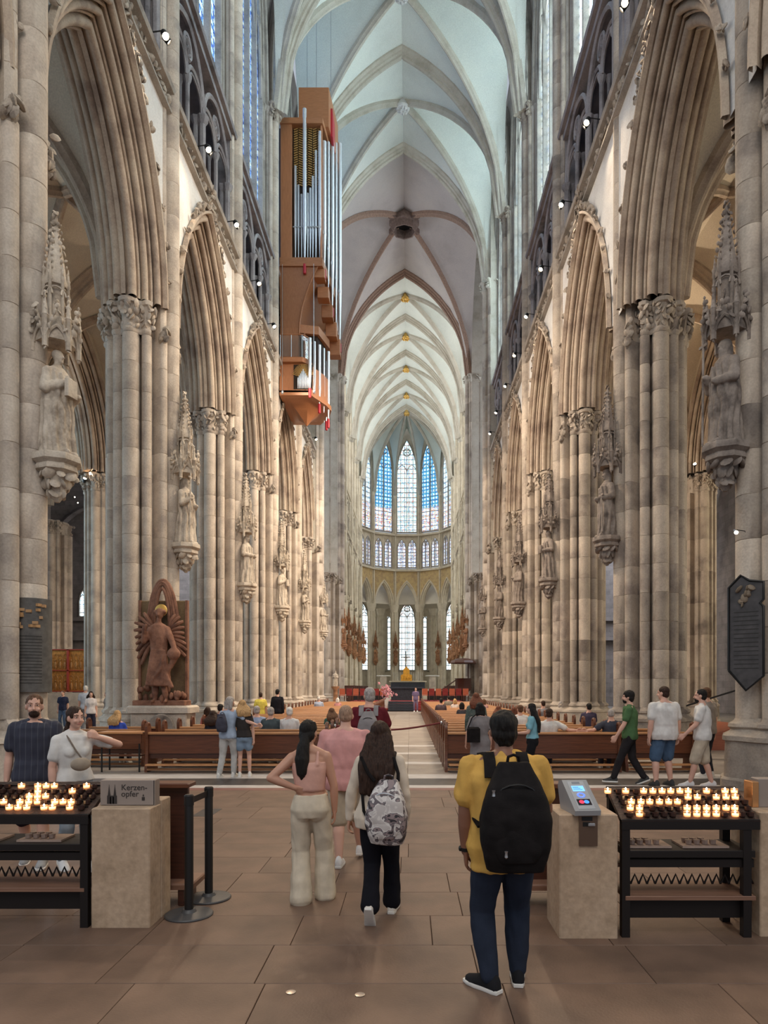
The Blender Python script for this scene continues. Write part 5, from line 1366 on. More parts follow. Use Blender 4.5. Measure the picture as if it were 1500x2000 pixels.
B.chain([(-.22, 0, 1.93), (-.36, -.1, 1.62), (-.30, -.22, 1.95), (-.28, -.22, 2.0)], [.085, .075, .06, .05]); B.chain([(.2, 0, 1.93), (.36, -.08, 1.6), (.44, -.16, 1.42)], [.085, .08, .06]); B.ell((.42, -.15, 1.3), (.17, .12, .16), 12, 9); B.chain([(.42, -.1, 1.2), (.3, -.15, .9), (.2, -.1, .6)], [.09, .05, .03])
for k in range(9): B.chain([(-.16 + k * .045, -.15, 1.4), (-.25 + k * .065, -.2, .52)], [.02, .045], 8)
B.chain([(.15, -.18, 1.25), (.1, -.22, .9), (-.12, -.22, .62)], [.03, .035, .03], 8); B.chain([(.16, -.18, .95), (.38, -.2, .48)], [.03, .06], 8)
blob('body', B, M_ANG, ag, .02, 2, folds(.008, (20, 20, 10), 3))
for q, (r, h_) in enumerate(((.20, .98), (.27, 1.08), (.34, 1.15), (.42, 1.2))):      # plumes arching over the head
    for e in (-1, 1):
        pts = [(e * r * math.cos(a_), .20 + .02 * q, 2.02 - .25 * (1 - math.sin(a_)) - .1 * q * (1 - math.sin(a_)) + h_ * math.sin(a_)) for a_ in [PI / 2 * i / 9 for i in range(10)]]
        MB().tube(pts, [.03, .045, .05, .052, .052, .052, .05, .05, .048, .045], 8).build('feather', M_ANG, ag)
for e in (-1, 1):
    for k in range(9):
        a_ = math.radians(62 - 15 * k) if e < 0 else math.radians(70 - 13 * k); L_ = (.50 + .06 * math.sin(k)) * (1 if e < 0 else .85)
        p0 = Vector((e * .22, .14, 2.02 - .05 * k)); d = Vector((e * math.cos(a_), .05, math.sin(a_))); pts = [p0 + d * (L_ * i / 5) + Vector((0, -.05 * math.sin(i / 5 * PI), -.10 * (i / 5) ** 2)) for i in range(6)]
        MB().tube(pts, [.03, .045, .05, .052, .05, .036], 7).build('feather', M_ANG, ag)
m = MB(); m.lathe([(.04, 0), (.15, .01), (.16, .03), (.13, .04)], 20, M=rotx(PI / 2)); o = m.build('halo', GOLD, ag); o.location = (.02, .1, 2.42)
m = MB(); rr = random.Random(5)
for q in range(26): m.ell((rr.uniform(-.58, .58), rr.uniform(-.05, .2), .14 + rr.uniform(0, .3) * (1 if abs(q % 7 - 3) > 1 else .4)), (rr.uniform(.05, .10), .08, rr.uniform(.06, .12)), 7, 5)
m.build('small_figures', M_ANG, ag)

def plaque(label, X, Y, z0, z1, wd, rz, mat, bite=False, curved=None):
    t = thing('plaque', label, 'plaque', (X, Y, z0), rz); h = z1 - z0
    if curved:
        v = []; r0, r1 = curved; n = 12; rings = []
        for z_ in (0, h):
            rings.append([(r1 * math.cos(a), r1 * math.sin(a), z_) for a in [math.radians(-160 + 180 * i / n) for i in range(n + 1)]] + [(r0 * math.cos(a), r0 * math.sin(a), z_) for a in [math.radians(20 - 180 * i / n) for i in range(n + 1)]])
        MB().loft(rings).build('tablet', mat, t)
        m = MB(); rr = random.Random(1)
        for q in range(16):
            a = math.radians(rr.uniform(-110, -20)); m.box((r1 * math.cos(a), r1 * math.sin(a), h - .12 - rr.random() * .4), (.09, .05, .05), rz=rr.uniform(0, 3))
        m.build('relief', plain('worn_gilt', (.42, .25, .12), .5), t)
        m = MB()
        for q in range(16): m.loft([[((r1 + .002) * math.cos(a), (r1 + .002) * math.sin(a), h - .68 - q * .055 + d_) for a in [math.radians(-120 + 8 * i) for i in range(12)]] for d_ in (0, .012)], cap=False, closed=False)
        m.build('carved_lines', plain('carved_line', (.035, .033, .03), .8), t)
    else:
        w2 = wd / 2; poly = [(-w2, .35), (0, 0), (w2, .25), (w2, h * .72), (w2 * .8, h * .75), (w2, h * .78), (w2, h * .93), (w2 * .2, h * .95), (-w2 * .3, h), (-w2, h * .9)]
        MB().prism(poly, 1, -.04, .04).build('tablet', mat, t, False)
        MB().tube([(x_, -.05, z_) for x_, z_ in poly + poly[:1]], .022, 5).build('moulding', M_BLK, t)
        m = MB(); leaf_blobs(m, [(R.uniform(-.12, .12), -.06, h * .82 + R.uniform(-.15, .15)) for _ in range(12)], .04, .07); m.build('crest', plain('worn_crest', (.22, .17, .12), .6), t)
        m = MB()
        for q in range(14): m.box((.0, -.042, h * .68 - q * .075), (wd * .7, .006, .012))
        m.build('carved_lines', bpy.data.materials['carved_line'], t)
plaque('dark inscribed stone plaque with gilt relief curving round the nearest left pillar', -6.31, 12.3, 1.72, 3.38, 0, 0, plain('slate', (.10, .095, .09), .6, var=.3), curved=(.27, .33))
plaque('dark pointed memorial board on the nearest right pillar', 6.34, 11.86, 1.75, 3.75, .56, PI * 1.78, plain('dark_bronze', (.06, .055, .055), .45, var=.3))
ap = thing('altarpiece', 'red framed gilded altarpiece with painted panels in the left aisle', 'altarpiece', (at(134, 1343, 40).x, 40, 0))
m = MB(); m.bbox((0, .5, .75), (2.6, 1.2, 1.5), .04); m.build('altar_block', S_PIER, ap, False)
M_ARED = plain('altarpiece_red', (.33, .05, .03), .5); M_AGLD = plain('altarpiece_gold', (.55, .25, .06), .4, .4, var=.3)
for sx in (-1, 1):
    fr = MB()
    for dx, dz, wx, wz in ((-.57, 0, .06, 2.5), (.57, 0, .06, 2.5), (0, -1.22, 1.2, .06), (0, 1.22, 1.2, .06), (0, 0, 1.2, .05)): fr.box((sx * .6 + dx, -.05, 2.8 + dz), (wx, .14, wz))
    o = fr.build('panel_frame', M_ARED, ap, False)
    MB().box((sx * .6, .02, 2.8), (1.14, .06, 2.44)).build('painted_panel', M_AGLD, o, False)
    for rz_ in (0, 1):
        m = MB()
        for q in range(4):
            xx = sx * .6 - .42 + q * .28; zz = 1.68 + rz_ * 1.22
            m.tube([(xx + y_, -.04, zz + .62 + z_) for y_, z_ in arch(.13, .24, 0, 4)], .016, 4, up=(0, 1, 0)); m.tube([(xx - .13, -.04, zz), (xx - .13, -.04, zz + .62)], .014, 4)
            m.ell((xx, -.04, zz + .2), (.07, .05, .22), 7, 5); m.ell((xx, -.05, zz + .5), (.045, .045, .055), 7, 5)
        m.build('carved_saints', plain('carved_saints_%d%d' % (sx + 1, rz_), (.40, .20, .07), .5, .2, var=.4, scale=14), ap)

# ------------------------------------------------------------------ pews
W_PEW = wood('pew_oak', (.150, .050, .022), (.085, .028, .013), .38); W_PEWT = wood('pew_lit_top', (.52, .27, .125), (.38, .175, .075), .33); W_PEWD = wood('pew_dark', (.085, .028, .016), (.05, .018, .011), .4)  # lighter top wood carries the light it reflects in its colour
PEWM = {}
def pew_parts(Wd):
    if Wd in PEWM: return PEWM[Wd]
    P = []
    M5 = rotx(.14)
    P.append(('backrest', MB().bbox((0, -.30, .60), (Wd - .1, .035, .42), .006).mesh('backrest', False), W_PEW))
    P.append(('lower_board', MB().bbox((0, -.27, .34), (Wd - .1, .03, .12), .006).mesh('lower_board', False), W_PEWD))
    P.append(('top_rail', MB().bbox((0, -.315, .825), (Wd - .06, .13, .045), .01).mesh('top_rail', False), W_PEWT))
    P.append(('seat', MB().bbox((0, -.06, .425), (Wd - .1, .40, .035), .008).mesh('seat', False), W_PEWT))
    P.append(('kneeler', MB().bbox((0, -.52, .17), (Wd - .16, .15, .035), .008).mesh('kneeler', False), W_PEWT))
    P.append(('foot_rail', MB().bbox((0, -.40, .06), (Wd - .12, .10, .04), .006).mesh('foot_rail', False), W_PEWT))
    ep = [(-.42, 0), (.20, 0), (.20, .10), (.14, .14), (.14, .42), (.20, .48), (.20, .56), (.02, .60), (-.14, .72), (-.19, .86)] + [(-.30 + .11 * math.cos(a), .92 + .13 * math.sin(a)) for a in [i * PI / 8 for i in range(9)]] + [(-.40, .80), (-.36, .70), (-.38, .2), (-.42, .12)]
    ep = [(y_, z_) for y_, z_ in ep]
    e = MB().prism(ep, 0, -.03, .03); e.ell((0, -.30, 1.02), (.05, .06, .05), 8, 6); e.ell((0, .17, .58), (.045, .06, .05), 8, 6); e.mesh
    P.append(('end_panel', e.mesh('end_panel'), W_PEW))
    PEWM[Wd] = P; return P
def pew(x, y, Wd, label, group=None):
    t = thing('pew', label, 'pew', (x, y, 0), 0, group)
    for n_, me, mt in pew_parts(Wd):
        if n_ == 'end_panel':
            for e in (-1, 1): use(me, n_, mt, t, (e * (Wd / 2 - .03), 0, 0))
        else: use(me, n_, mt, t)
    return t
NR = 33
for i in range(NR):
    Y = 14.95 + i * 1.0
    pew(-3.2, Y, 3.9, 'brown wooden pew in the left block, %s row counted from the back' % ordn(i), 'pews of the left block')
    pew(3.12, Y, 3.76, 'brown wooden pew in the right block, %s row counted from the back' % ordn(i), 'pews of the right block')
for i, (x, Y, wd, lb) in enumerate(((-6.45, 16.0, 1.75, 'short wooden pew with arched ends between the first two left pillars, nearer one'), (-6.5, 17.0, 1.75, 'short wooden pew with arched ends between the first two left pillars, farther one'), (5.85, 15.0, 1.5, 'short dark wooden pew at the right end of the last row'), (5.7, 16.2, 1.4, 'short dark wooden pew behind the man in jean shorts'))):
    pew(x, Y, wd, lb)
tb = thing('side_table', 'small wooden table with thin black legs left of the last pew', 'table', (atx(237, 14.6), 14.75, 0))
MB().bbox((0, 0, .835), (.96, .5, .04), .01).build('table_top', W_PEWT, tb, False); MB().bbox((0, -.2, .71), (.9, .04, .2), .005).build('apron', W_PEW, tb, False)
for ex in (-1, 1):
    for ey in (-1, 1): MB().tube([(ex * .40, ey * .19, 0), (ex * .40, ey * .19, .82)], .018, 6).build('leg', M_BLK, tb)
MB().box((0, .0, .34), (.8, .3, .02)).build('shelf', W_PEW, tb, False)
rp = thing('barrier_rope', 'dark red rope hung across the central aisle between the pews', 'rope', (0, 15.6, 0))
pts = [(-1.22 + 2.44 * i / 16, 0, .93 + .07 * (i / 16) - .13 * math.sin(PI * i / 16)) for i in range(17)]
MB().tube(pts, .022, 8).build('rope', plain('red_rope', (.14, .025, .025), .8), rp)
for e in (-1, 1): MB().ell((e * 1.215, 0, .965 + e * .035), (.035, .03, .04), 8, 6).build('hook', M_STEEL, rp)
rm = thing('ramp', 'red-brown wooden ramp with a handrail in the right aisle', 'ramp', (8.9, 20.5, 0))
MB().prism([(-1.2, 0), (1.2, 0), (1.2, .75), (-1.2, .02)], 1, -.9, .9).build('deck', wood('ramp_board', (.42, .13, .06), (.30, .08, .04), .5), rm, False)
for x_ in (-1.1, 0, 1.1): MB().tube([(x_, -.85, .05), (x_, -.85, 1.05 + .31 * (x_ + 1.2))], .02, 6).build('post', M_BLK, rm)
MB().tube([(-1.1, -.85, 1.08), (1.1, -.85, 1.76)], .025, 6).build('handrail', M_BLK, rm)

# ------------------------------------------------------------------ crossing and choir furniture
M_CARP = plain('red_carpet', (.22, .03, .03), .9, var=.15); M_BLUEB = plain('blue_black_stone', (.030, .035, .048), .3, var=.3)
da = struct('trim_1'); da['label'] = 'raised red carpeted platform of the crossing altar'
for k in range(4): MB().bbox((.2, 58 + k * .2, .09 + k * .18), (10.5 - k * .5, 9 - k * .4, .18), .02).build('step', M_CARP, da, False)
for k in range(4): o = MB().bbox((0, 0, 0), (2.0, .4, .165), .01).build('stair', M_BLUEB, da, False); o.location = (-.2, 53.1 + k * .22, .09 + k * .18)
al = thing('altar', 'dark block altar on the red platform of the crossing', 'altar', (.2, 58.5, .72))
MB().bbox((0, 0, .5), (2.6, 1.3, 1.0), .03).build('block', M_BLUEB, al, False); MB().bbox((0, 0, 1.06), (3.0, 1.6, .14), .03).build('table_slab', M_BLUEB, al, False)
ha = thing('high_altar', 'long dark high altar in the apse with white side stands', 'altar', (.2, 93, 0))
MB().bbox((0, 0, .8), (9, 3, 1.6), .05).build('step', S_CHOIR, ha, False); MB().bbox((0, -.4, 2.0), (4.6, 1.6, 1.1), .05).build('altar_block', M_BLUEB, ha, False); MB().bbox((0, -.4, 2.62), (5.0, 1.9, .16), .03).build('slab', S_CHOIR, ha, False)
for e in (-1, 1): MB().bbox((e * 3.3, -.4, 2.4), (.9, .6, 1.9), .03).build('side_stand', S_PIER, ha, False); MB().bbox((e * 3.3, -.4, 3.4), (1.9, .8, .14), .03).build('stand_top', S_PLASTER, ha, False)
for i in range(14): MB().lathe([(.03, 2.7), (.05, 2.75), (.03, 2.9), (.03, 3.9)], 6, ((-1.9 + i * .29) if i < 7 else (.2 + (i - 7) * .29), 0, 0)).build('candlestick', S_PLASTER, ha)
sh = thing('golden_shrine', 'golden gabled shrine standing on the high altar', 'shrine', (0, 92.4, 2.705))
M_SHR = plain('shrine_gold', (.85, .42, .06), .3, .7, var=.25)
MB().prism([(-.75, 0), (.75, 0), (.75, .75), (0, 1.15), (-.75, .75)], 1, -.8, .8).build('lower_tier', M_SHR, sh, False); MB().prism([(-.42, .9), (.42, .9), (.42, 1.5), (0, 1.95), (-.42, 1.5)], 1, -.75, .75).build('upper_tier', M_SHR, sh, False)
for q in range(3): MB().ell((-.4 + q * .4, -.84, .42), (.1, .08, .28), 8, 6).build('figure', M_SHR, sh)
cr = thing('crucifix', 'thin dark crucifix standing before the central chapel window', 'crucifix', (-.1, 94.3, 3.0))
MB().box((0, 0, 1.9), (.12, .12, 3.8)).build('upright', M_BLK, cr, False); MB().box((0, 0, 3.0), (1.3, .1, .12)).build('crossbar', M_BLK, cr, False)
m = MB(); m.chain([(0, -.1, 3.2), (0, -.1, 2.5), (0, -.1, 1.9)], [.10, .11, .06]); m.chain([(-.55, -.1, 3.02), (0, -.1, 2.9), (.55, -.1, 3.02)], [.04, .05, .04]); m.ell((0, -.12, 3.05), (.09, .09, .11), 8, 6); m.build('figure', S_STAT_D, cr)
for sd in (-1, 1):
    st = thing('choir_stall', 'dark carved choir stalls along the %s side of the choir' % ('left' if sd < 0 else 'right'), 'stalls', (sd * 5.4, 70, 0))
    MB().bbox((0, 6, .9), (.9, 22, 1.8), .05).build('back_panel', W_PEWD, st, False); MB().bbox((-sd * .8, 6, .55), (.6, 22, 1.1), .05).build('desk', W_PEWD, st, False)
    for q in range(10): MB().bbox((-sd * .1, -4.5 + q * 2.3, 1.0), (1.0, .12, 2.0), .03).build('seat_divider', W_PEWD, st, False)
    tbk = thing('long_table', 'dark cloth covered table on the %s side of the crossing' % ('left' if sd < 0 else 'right'), 'table', (sd * 3.2 + .2, 59.6, .73))
    MB().bbox((0, 0, .75), (3.0, 1.0, .08), .02).build('table_top', W_PEWD, tbk, False); MB().bbox((0, 0, .36), (2.8, .9, .70), .02).build('cloth', plain('black_cloth_%d' % sd, (.02, .02, .022), .9), tbk, False)
    nred = 7
    for q in range(nred):
        c = thing('red_chair', 'red seated wooden chair on the crossing platform, %s from the %s pillar' % (ORD[q], 'left' if sd < 0 else 'right'), 'chair', (sd * (5.0 - q * .55), 55.2 + .2 * (q % 2), .72), group='red chairs on the %s of the crossing' % ('left' if sd < 0 else 'right'))
        cm = M_CARP if q % 2 else plain('chair_red_%d_%d' % (sd, q), (.40, .10, .05), .5)
        MB().bbox((0, 0, .45), (.46, .44, .05), .01).build('seat', cm, c, False); MB().bbox((0, .2, .75), (.46, .04, .5), .01).build('backrest', cm, c, False)
        for ex in (-1, 1):
            for ey in (-1, 1): MB().box((ex * .2, ey * .19, .22), (.04, .04, .44)).build('leg', W_PEWD, c, False)
pu = thing('pulpit', 'dark wooden pulpit with sounding board and stairs at the right crossing pillar', 'pulpit', (at(905, 1343, 63).x, 63.2, .3))
MB().lathe([(.25, 0), (.3, .9), (.6, 1.2), (.75, 1.3), (.75, 2.3), (.8, 2.36), (.68, 2.36), (.66, 1.4)], 8).build('body', W_PEWD, pu); MB().lathe([(1.15, 3.7), (1.2, 3.8), (1.1, 4.0), (.5, 4.2)], 8).build('sounding_board', W_PEWD, pu); MB().bbox((.5, .4, 2.5), (.12, .12, 2.6), .02).build('post', W_PEWD, pu, False)
MB().prism([(-2.6, 0), (-.6, 0), (-.6, 1.3), (-.8, 1.3)], 1, -.4, .4).build('stair', W_PEWD, pu, False); MB().tube([(-2.6, -.4, .9), (-.7, -.4, 2.2)], .05, 6).build('handrail', W_PEWD, pu)
fl_ = thing('flower_vase', 'pink flower arrangement beside the crossing altar steps', 'flowers', (at(756, 1343, 54.5).x, 54.0, .0))
MB().lathe([(.14, 0), (.2, .1), (.24, .8), (.28, 1.0), (.25, 1.0)], 12).build('pedestal', S_PLASTER, fl_)
m = MB(); leaf_blobs(m, [(R.gauss(0, .28), R.gauss(0, .2), 1.45 + R.gauss(0, .28)) for _ in range(70)], .06, .12); o = m.build('blossoms', plain('pink_blossom', (.55, .25, .28), .7, var=.4, scale=5), fl_); o['kind'] = 'stuff'
ms = thing('madonna_statue', 'small pale statue on a column at the left crossing pillar', 'statue', (at(655, 1343, 55).x, 55, 0))
MB().lathe([(.35, 0), (.3, .4), (.2, .5), (.18, 1.6), (.32, 1.8), (.34, 1.9)], 10).build('column', S_STAT_C, ms); o = use(ST_ME[2], 'body', S_STAT, ms, (0, 0, 1.9), PI); o.scale = (.6, .6, .62)
# ------------------------------------------------------------------ candle racks and concrete blocks in the foreground
M_CONC = stone('cast_concrete', (.50, .37, .26), (.46, .335, .23), (.38, .275, .185), rnd=.04, scale=5, bump=.12); M_SIGN = plain('grey_painted_metal', (.30, .245, .21), .5, .1, var=.05)
M_IRON = plain('blackened_iron', (.018, .014, .013), .5, .4); W_RK = wood('rack_board', (.26, .14, .09), (.19, .095, .06), .5); M_DIRT = plain('waxy_tray', (.05, .028, .020), .6, var=.5, scale=20, bump=.5)
M_CUP = plain('glowing_tea_glass', (.8, .4, .2), .25, emit=(1.0, .36, .12), estr=1.1, alpha=.55); M_WAX = plain('lit_wax', (.9, .75, .55), .5, emit=(1.0, .62, .32), estr=3.0); M_FLAME = plain('candle_flame', (1, .9, .6), .5, emit=(1.0, .72, .35), estr=26)
M_RIM = plain('tin_rim', (.42, .30, .24), .35, .8); M_UNLIT = plain('dark_glass_cup', (.045, .022, .018), .25)
def concrete(name, label, x0, x1, y0, y1, h):
    t = thing(name, label, 'plinth', ((x0 + x1) / 2, (y0 + y1) / 2, 0))
    MB().bbox((0, 0, h / 2), (x1 - x0, y1 - y0, h), .008).build('block', M_CONC, t, False); return t
cl = concrete('concrete_block', 'left pale concrete block carrying the grey candle sign', -1.89, -1.45, 5.12, 5.35, .895)
MB().bbox((.003, .215, .46), (.445, .20, .92), .006).build('rear_block', M_CONC, cl, False)
cr_ = concrete('concrete_block', 'right pale concrete block carrying the card terminal', 1.57, 1.99, 4.90, 5.35, .89)
c3 = concrete('concrete_block', 'concrete block cut off by the right picture edge beside the candle rack', 3.03, 3.45, 4.94, 5.40, .90)
# sign box
sg = thing('sign_box', 'grey metal box lettered Kerzen-opfer on the left concrete block', 'sign', (-1.66, 5.29, .90))
sx0, sx1 = atx(197, 5.25) + 1.66, atx(303, 5.25) + 1.66
m = MB(); m.bbox(((sx0 + sx1) / 2, 0, .095), (sx1 - sx0, .10, .19), .003); m.bbox((sx1 - .004, .0, -.09), (.012, .10, .56), .002); m.build('box', M_SIGN, sg, False)
M_INK = plain('sign_ink', (.035, .028, .025), .6)
def text(body, size, loc, rot, mat, par, name='lettering'):
    c = bpy.data.curves.new(name, 'FONT'); c.body = body; c.size = size; c.extrude = .0008; c.space_line = .8; o = bpy.data.objects.new('tmp', c); COL.objects.link(o)
    me = bpy.data.meshes.new_from_object(o.evaluated_get(bpy.context.evaluated_depsgraph_get())); bpy.data.objects.remove(o); bpy.data.curves.remove(c)
    me.materials.clear(); o = obj(name, me, mat, par); o.location = loc; o.rotation_euler = rot; return o
text('Kerzen-\nopfer', .062, (-.055, -.052, .115), (PI / 2, 0, 0), M_INK, sg)
m = MB()
for e in (-1, 1):
    xc = -.125 + e * .022; m.prism([(xc - .016, .01), (xc + .016, .01), (xc + .015, .07), (xc + .010, .075), (xc + .004, .12), (xc, .158), (xc - .004, .12), (xc - .010, .075), (xc - .015, .07)], 1, -.0525, -.050)
m.prism([(-.14, .01), (-.11, .01), (-.11, .06), (-.125, .075), (-.14, .06)], 1, -.0525, -.050); m.build('twin_spire_emblem', M_INK, sg, False)
m = MB(); m.box((.115, -.0515, .048), (.022, .002, .026)); m.lathe([(.001, .066), (.006, .070), (.001, .084)], 6, (.115, -.0515, 0)); m.build('candle_emblem', M_INK, sg, False)
# coin plate and card terminal
mp = thing('coin_plate', 'brown metal coin slot plate on the front of the right concrete block', 'plate', (atx(1149, 4.89), 4.893, atz(1652, 4.89)))
MB().bbox((0, -.004, .11), (.132, .008, .22), .002).build('plate', plain('bronze_plate', (.16, .105, .075), .35, .6), mp, False); MB().box((-.01, -.010, .195), (.075, .006, .028)).build('slot_frame', M_BLK, mp, False); MB().bbox((.02, -.016, .155), (.05, .018, .018), .003).build('spout', M_STEEL, mp, False); MB().box((-.015, -.0095, .155), (.05, .004, .03)).build('slot', M_BLK, mp, False)
ct = thing('card_terminal', 'sloped grey card payment terminal with a lit display on the concrete block', 'terminal', (1.745, 5.04, .89))
MT = rotz(.10)
prof = [(-.20, .0), (-.205, .035), (.12, .215), (.20, .20), (.22, .16), (.16, .02), (.15, 0)]
m = MB(); m.loft([[MT @ Vector((x_, y_ * .92, z_)) for y_, z_ in prof] for x_ in (-.095, .095)]); m.build('body', plain('terminal_grey', (.33, .34, .36), .35, .3), ct, False)
sl = math.atan2(.18, .325 * .92); nrm = MT @ Vector((0, -math.sin(sl), math.cos(sl))); up_ = MT @ Vector((0, math.cos(sl), math.sin(sl))); rt = MT @ Vector((1, 0, 0)); o0 = MT @ Vector((0, -.205 * .92, .035))
def face_quad(u0, u1, v0, v1, d=.0015): return MB().loft([[o0 + rt * u + up_ * v_ + nrm * dd for u, v_ in ((u0, v0), (u1, v0), (u1, v1), (u0, v1))] for dd in (0, d)])
face_quad(-.062, .062, .02, .33).build('face_plate', plain('terminal_face', (.42, .44, .47), .3, .2), ct, False)
face_quad(-.045, .045, .215, .275, .003).build('display', plain('display_lit', (.1, .3, .6), .3, emit=(.16, .42, .95), estr=1.3), ct, False)
for k_ in range(3): face_quad(-.038, .03 - .012 * k_, .230 + k_ * .014, .234 + k_ * .014, .0036).build('display_text', plain('display_text_%d' % k_, (.02, .05, .2), .4), ct, False)
face_quad(-.050, .050, .06, .125, .003).build('reader', plain('reader_dark', (.015, .012, .02), .25), ct, False)
for dx, cc in ((-.018, (.9, .03, .08)), (.018, (.05, .25, .9))):
    MB().loft([[o0 + rt * (dx + .019 * math.cos(a)) + up_ * (.094 + .019 * math.sin(a)) + nrm * dd for a in [k * PI / 8 for k in range(16)]] for dd in (.003, .004)]).build('reader_light', plain('reader_light_%d' % (dx > 0), cc, .4, emit=cc, estr=.9), ct, False)
rg = []
for k in range(21):
    a = 2 * PI * k / 20; c_ = o0 + rt * (.024 * math.cos(a)) + up_ * (.170 + .022 * math.sin(a)) + nrm * .003; od = rt * math.cos(a) + up_ * math.sin(a); rg.append([c_ + od * .006, c_ + nrm * .002, c_ - od * .006])
MB().loft(rg, cap=False, closed=False).build('blue_ring', plain('ring_blue', (.05, .1, .9), .4, emit=(.08, .16, 1.0), estr=1.6), ct)
face_quad(-.03, .03, .30, .322, .0025).build('logo_plate', plain('terminal_logo', (.2, .22, .26), .4), ct, False)
# racks
def bracket_holder(m, x, y, z): m.lathe([(.020, 0), (.024, .004), (.026, .03), (.022, .03), (.02, .006)], 8, (x, y, z))
def rack(label, X0, X1, YF, YB, legsx, side):
    t = thing('candle_rack', label, 'candle rack', ((X0 + X1) / 2, (YF + YB) / 2, 0)); c = t.location
    L_ = X1 - X0; g = lambda p: Vector(p) - c
    ang = math.atan(.5); Mx = rotx(ang); zb = .845 + .5 * (YB - YF)
    MB().box(g(((X0 + X1) / 2, (YF + YB) / 2, .845 + .25 * (YB - YF) - .017)), (L_, (YB - YF) / math.cos(ang), .03), M=Mx).build('tray', M_DIRT, t, False)
    m = MB()
    for px_ in legsx: m.box(g((px_, YF, .44)), (.055, .05, .88)); m.box(g((px_, YB, .47)), (.055, .05, .94))
    lgs = []
    for px_ in legsx:
        for yy, hh in ((YF + .03, .83), (YB - .03, zb - .06)): MB().box(g((px_, yy, hh / 2)), (.058, .058, hh)).build('leg', M_IRON, t, False)
    MB().bbox(g(((X0 + X1) / 2, YF + .012, .815)), (L_, .035, .075), .004).build('front_beam', M_IRON, t, False)
    MB().bbox(g(((X0 + X1) / 2, YB - .012, zb - .05)), (L_, .03, .08), .004).build('rear_beam', M_IRON, t, False)
    for z_, nm, mt, yy, dy, hh in ((.60, 'upper_shelf', M_IRON, (YF + YB) / 2, .38, .05), (.47, 'board', W_RK, (YF + YB) / 2 + .12, .22, .03), (.285, 'lower_shelf', W_RK, (YF + YB) / 2, .40, .03), (.19, 'bottom_beam', M_IRON, YF + .08, .05, .13), (.53, 'cross_bar', M_IRON, YF + .05, .05, .06)):
        MB().bbox(g(((X0 + X1) / 2, yy, z_)), (L_ - .06, dy, hh), .004).build(nm, mt, t, False)
    m = MB(); n = int(L_ / .06)
    for i in range(n):
        m.tube([g((X0 + .04 + i * .06, YF + .1, .36)), g((X0 + .07 + i * .06, YF + .1, .43)), g((X0 + .10 + i * .06, YF + .1, .36))], .008, 5)
    o = m.build('lattice_rail', M_IRON, t)
    m = MB()
    for q in range(2):
        for i in range(7): m.lathe([(.022, 0), (.026, .03), (.02, .03)], 7, g((X0 + L_ * (.12 + .42 * q) + (i % 4) * .06, YF + .14 + .07 * (i // 4), .645)))
        m.box(g((X0 + L_ * (.22 + .42 * q), YF + .18, .635)), (.34, .22, .015))
    m.build('box_of_candles', plain('wax_white_%d' % side, (.42, .30, .24), .6, var=.2), t)
    return t, ang
lrk, la = rack('black iron candle rack left of the lettered concrete block', -3.05, -1.91, 5.12, 5.52, (-1.945, -2.98), -1)
rrk, ra_ = rack('black iron candle rack right of the card terminal', 2.02, 3.02, 4.92, 5.31, (2.055, 2.93), 1)
LG = []
def zrow(Y, YF, YB): return .845 + .5 * (Y - YF) + .004
cupm = MB().lathe([(.021, 0), (.0245, .004), (.027, .036), (.0245, .036), (.022, .03)], 12).mesh('cup'); waxm = MB().lathe([(.0195, .008), (.0215, .010), (.022, .020), (.002, .0195)], 10).mesh('wax'); flm = MB().lathe([(.001, .022), (.0070, .027), (.0075, .034), (.004, .041), (.0008, .046)], 8).mesh('flame'); rimm = MB().lathe([(.0265, .030), (.0275, .033), (.0265, .036), (.025, .033)], 12).mesh('rim')
lit_pos = {}
def candle(X, Y, z, label, grp):
    t = thing('tea_light', label, 'candle', (X, Y, z), R.uniform(0, 6), grp)
    use(cupm, 'glass_cup', M_CUP, t); use(waxm, 'wax', M_WAX, t); use(rimm, 'rim', M_RIM, t); o = use(flm, 'flame', M_FLAME, t)
rowsL = {1533: (42, 74, 90, 106, 169), 1543: (74, 141), 1553: (57, 73, 89), 1564: (7, 39, 56, 73, 107, 123, 139), 1575: (18, 35, 52, 86, 102, 136)}
rowsR = {1543: (1187, 1222, 1257, 1275, 1293, 1310, 1328, 1344, 1380, 1416, 1434), 1555: (1344, 1362, 1399, 1418, 1436), 1564: (1233, 1252, 1269, 1288, 1306, 1323), 1576: (1231, 1249, 1342, 1361, 1380, 1399, 1418, 1435), 1588: (1249, 1342, 1361, 1380, 1399, 1436)}
def yz_for(py, YF, YB):
    """depth at which the ray through row py meets the sloped tray (cup centre)"""
    lo, hi = YF - .1, YB + .2
    for _ in range(40):
        md = (lo + hi) / 2
        if atz(py, md) > zrow(md, YF, YB) + .018: lo = md
        else: hi = md
    return lo
RN = ['back', 'second', 'middle', 'fourth', 'front']
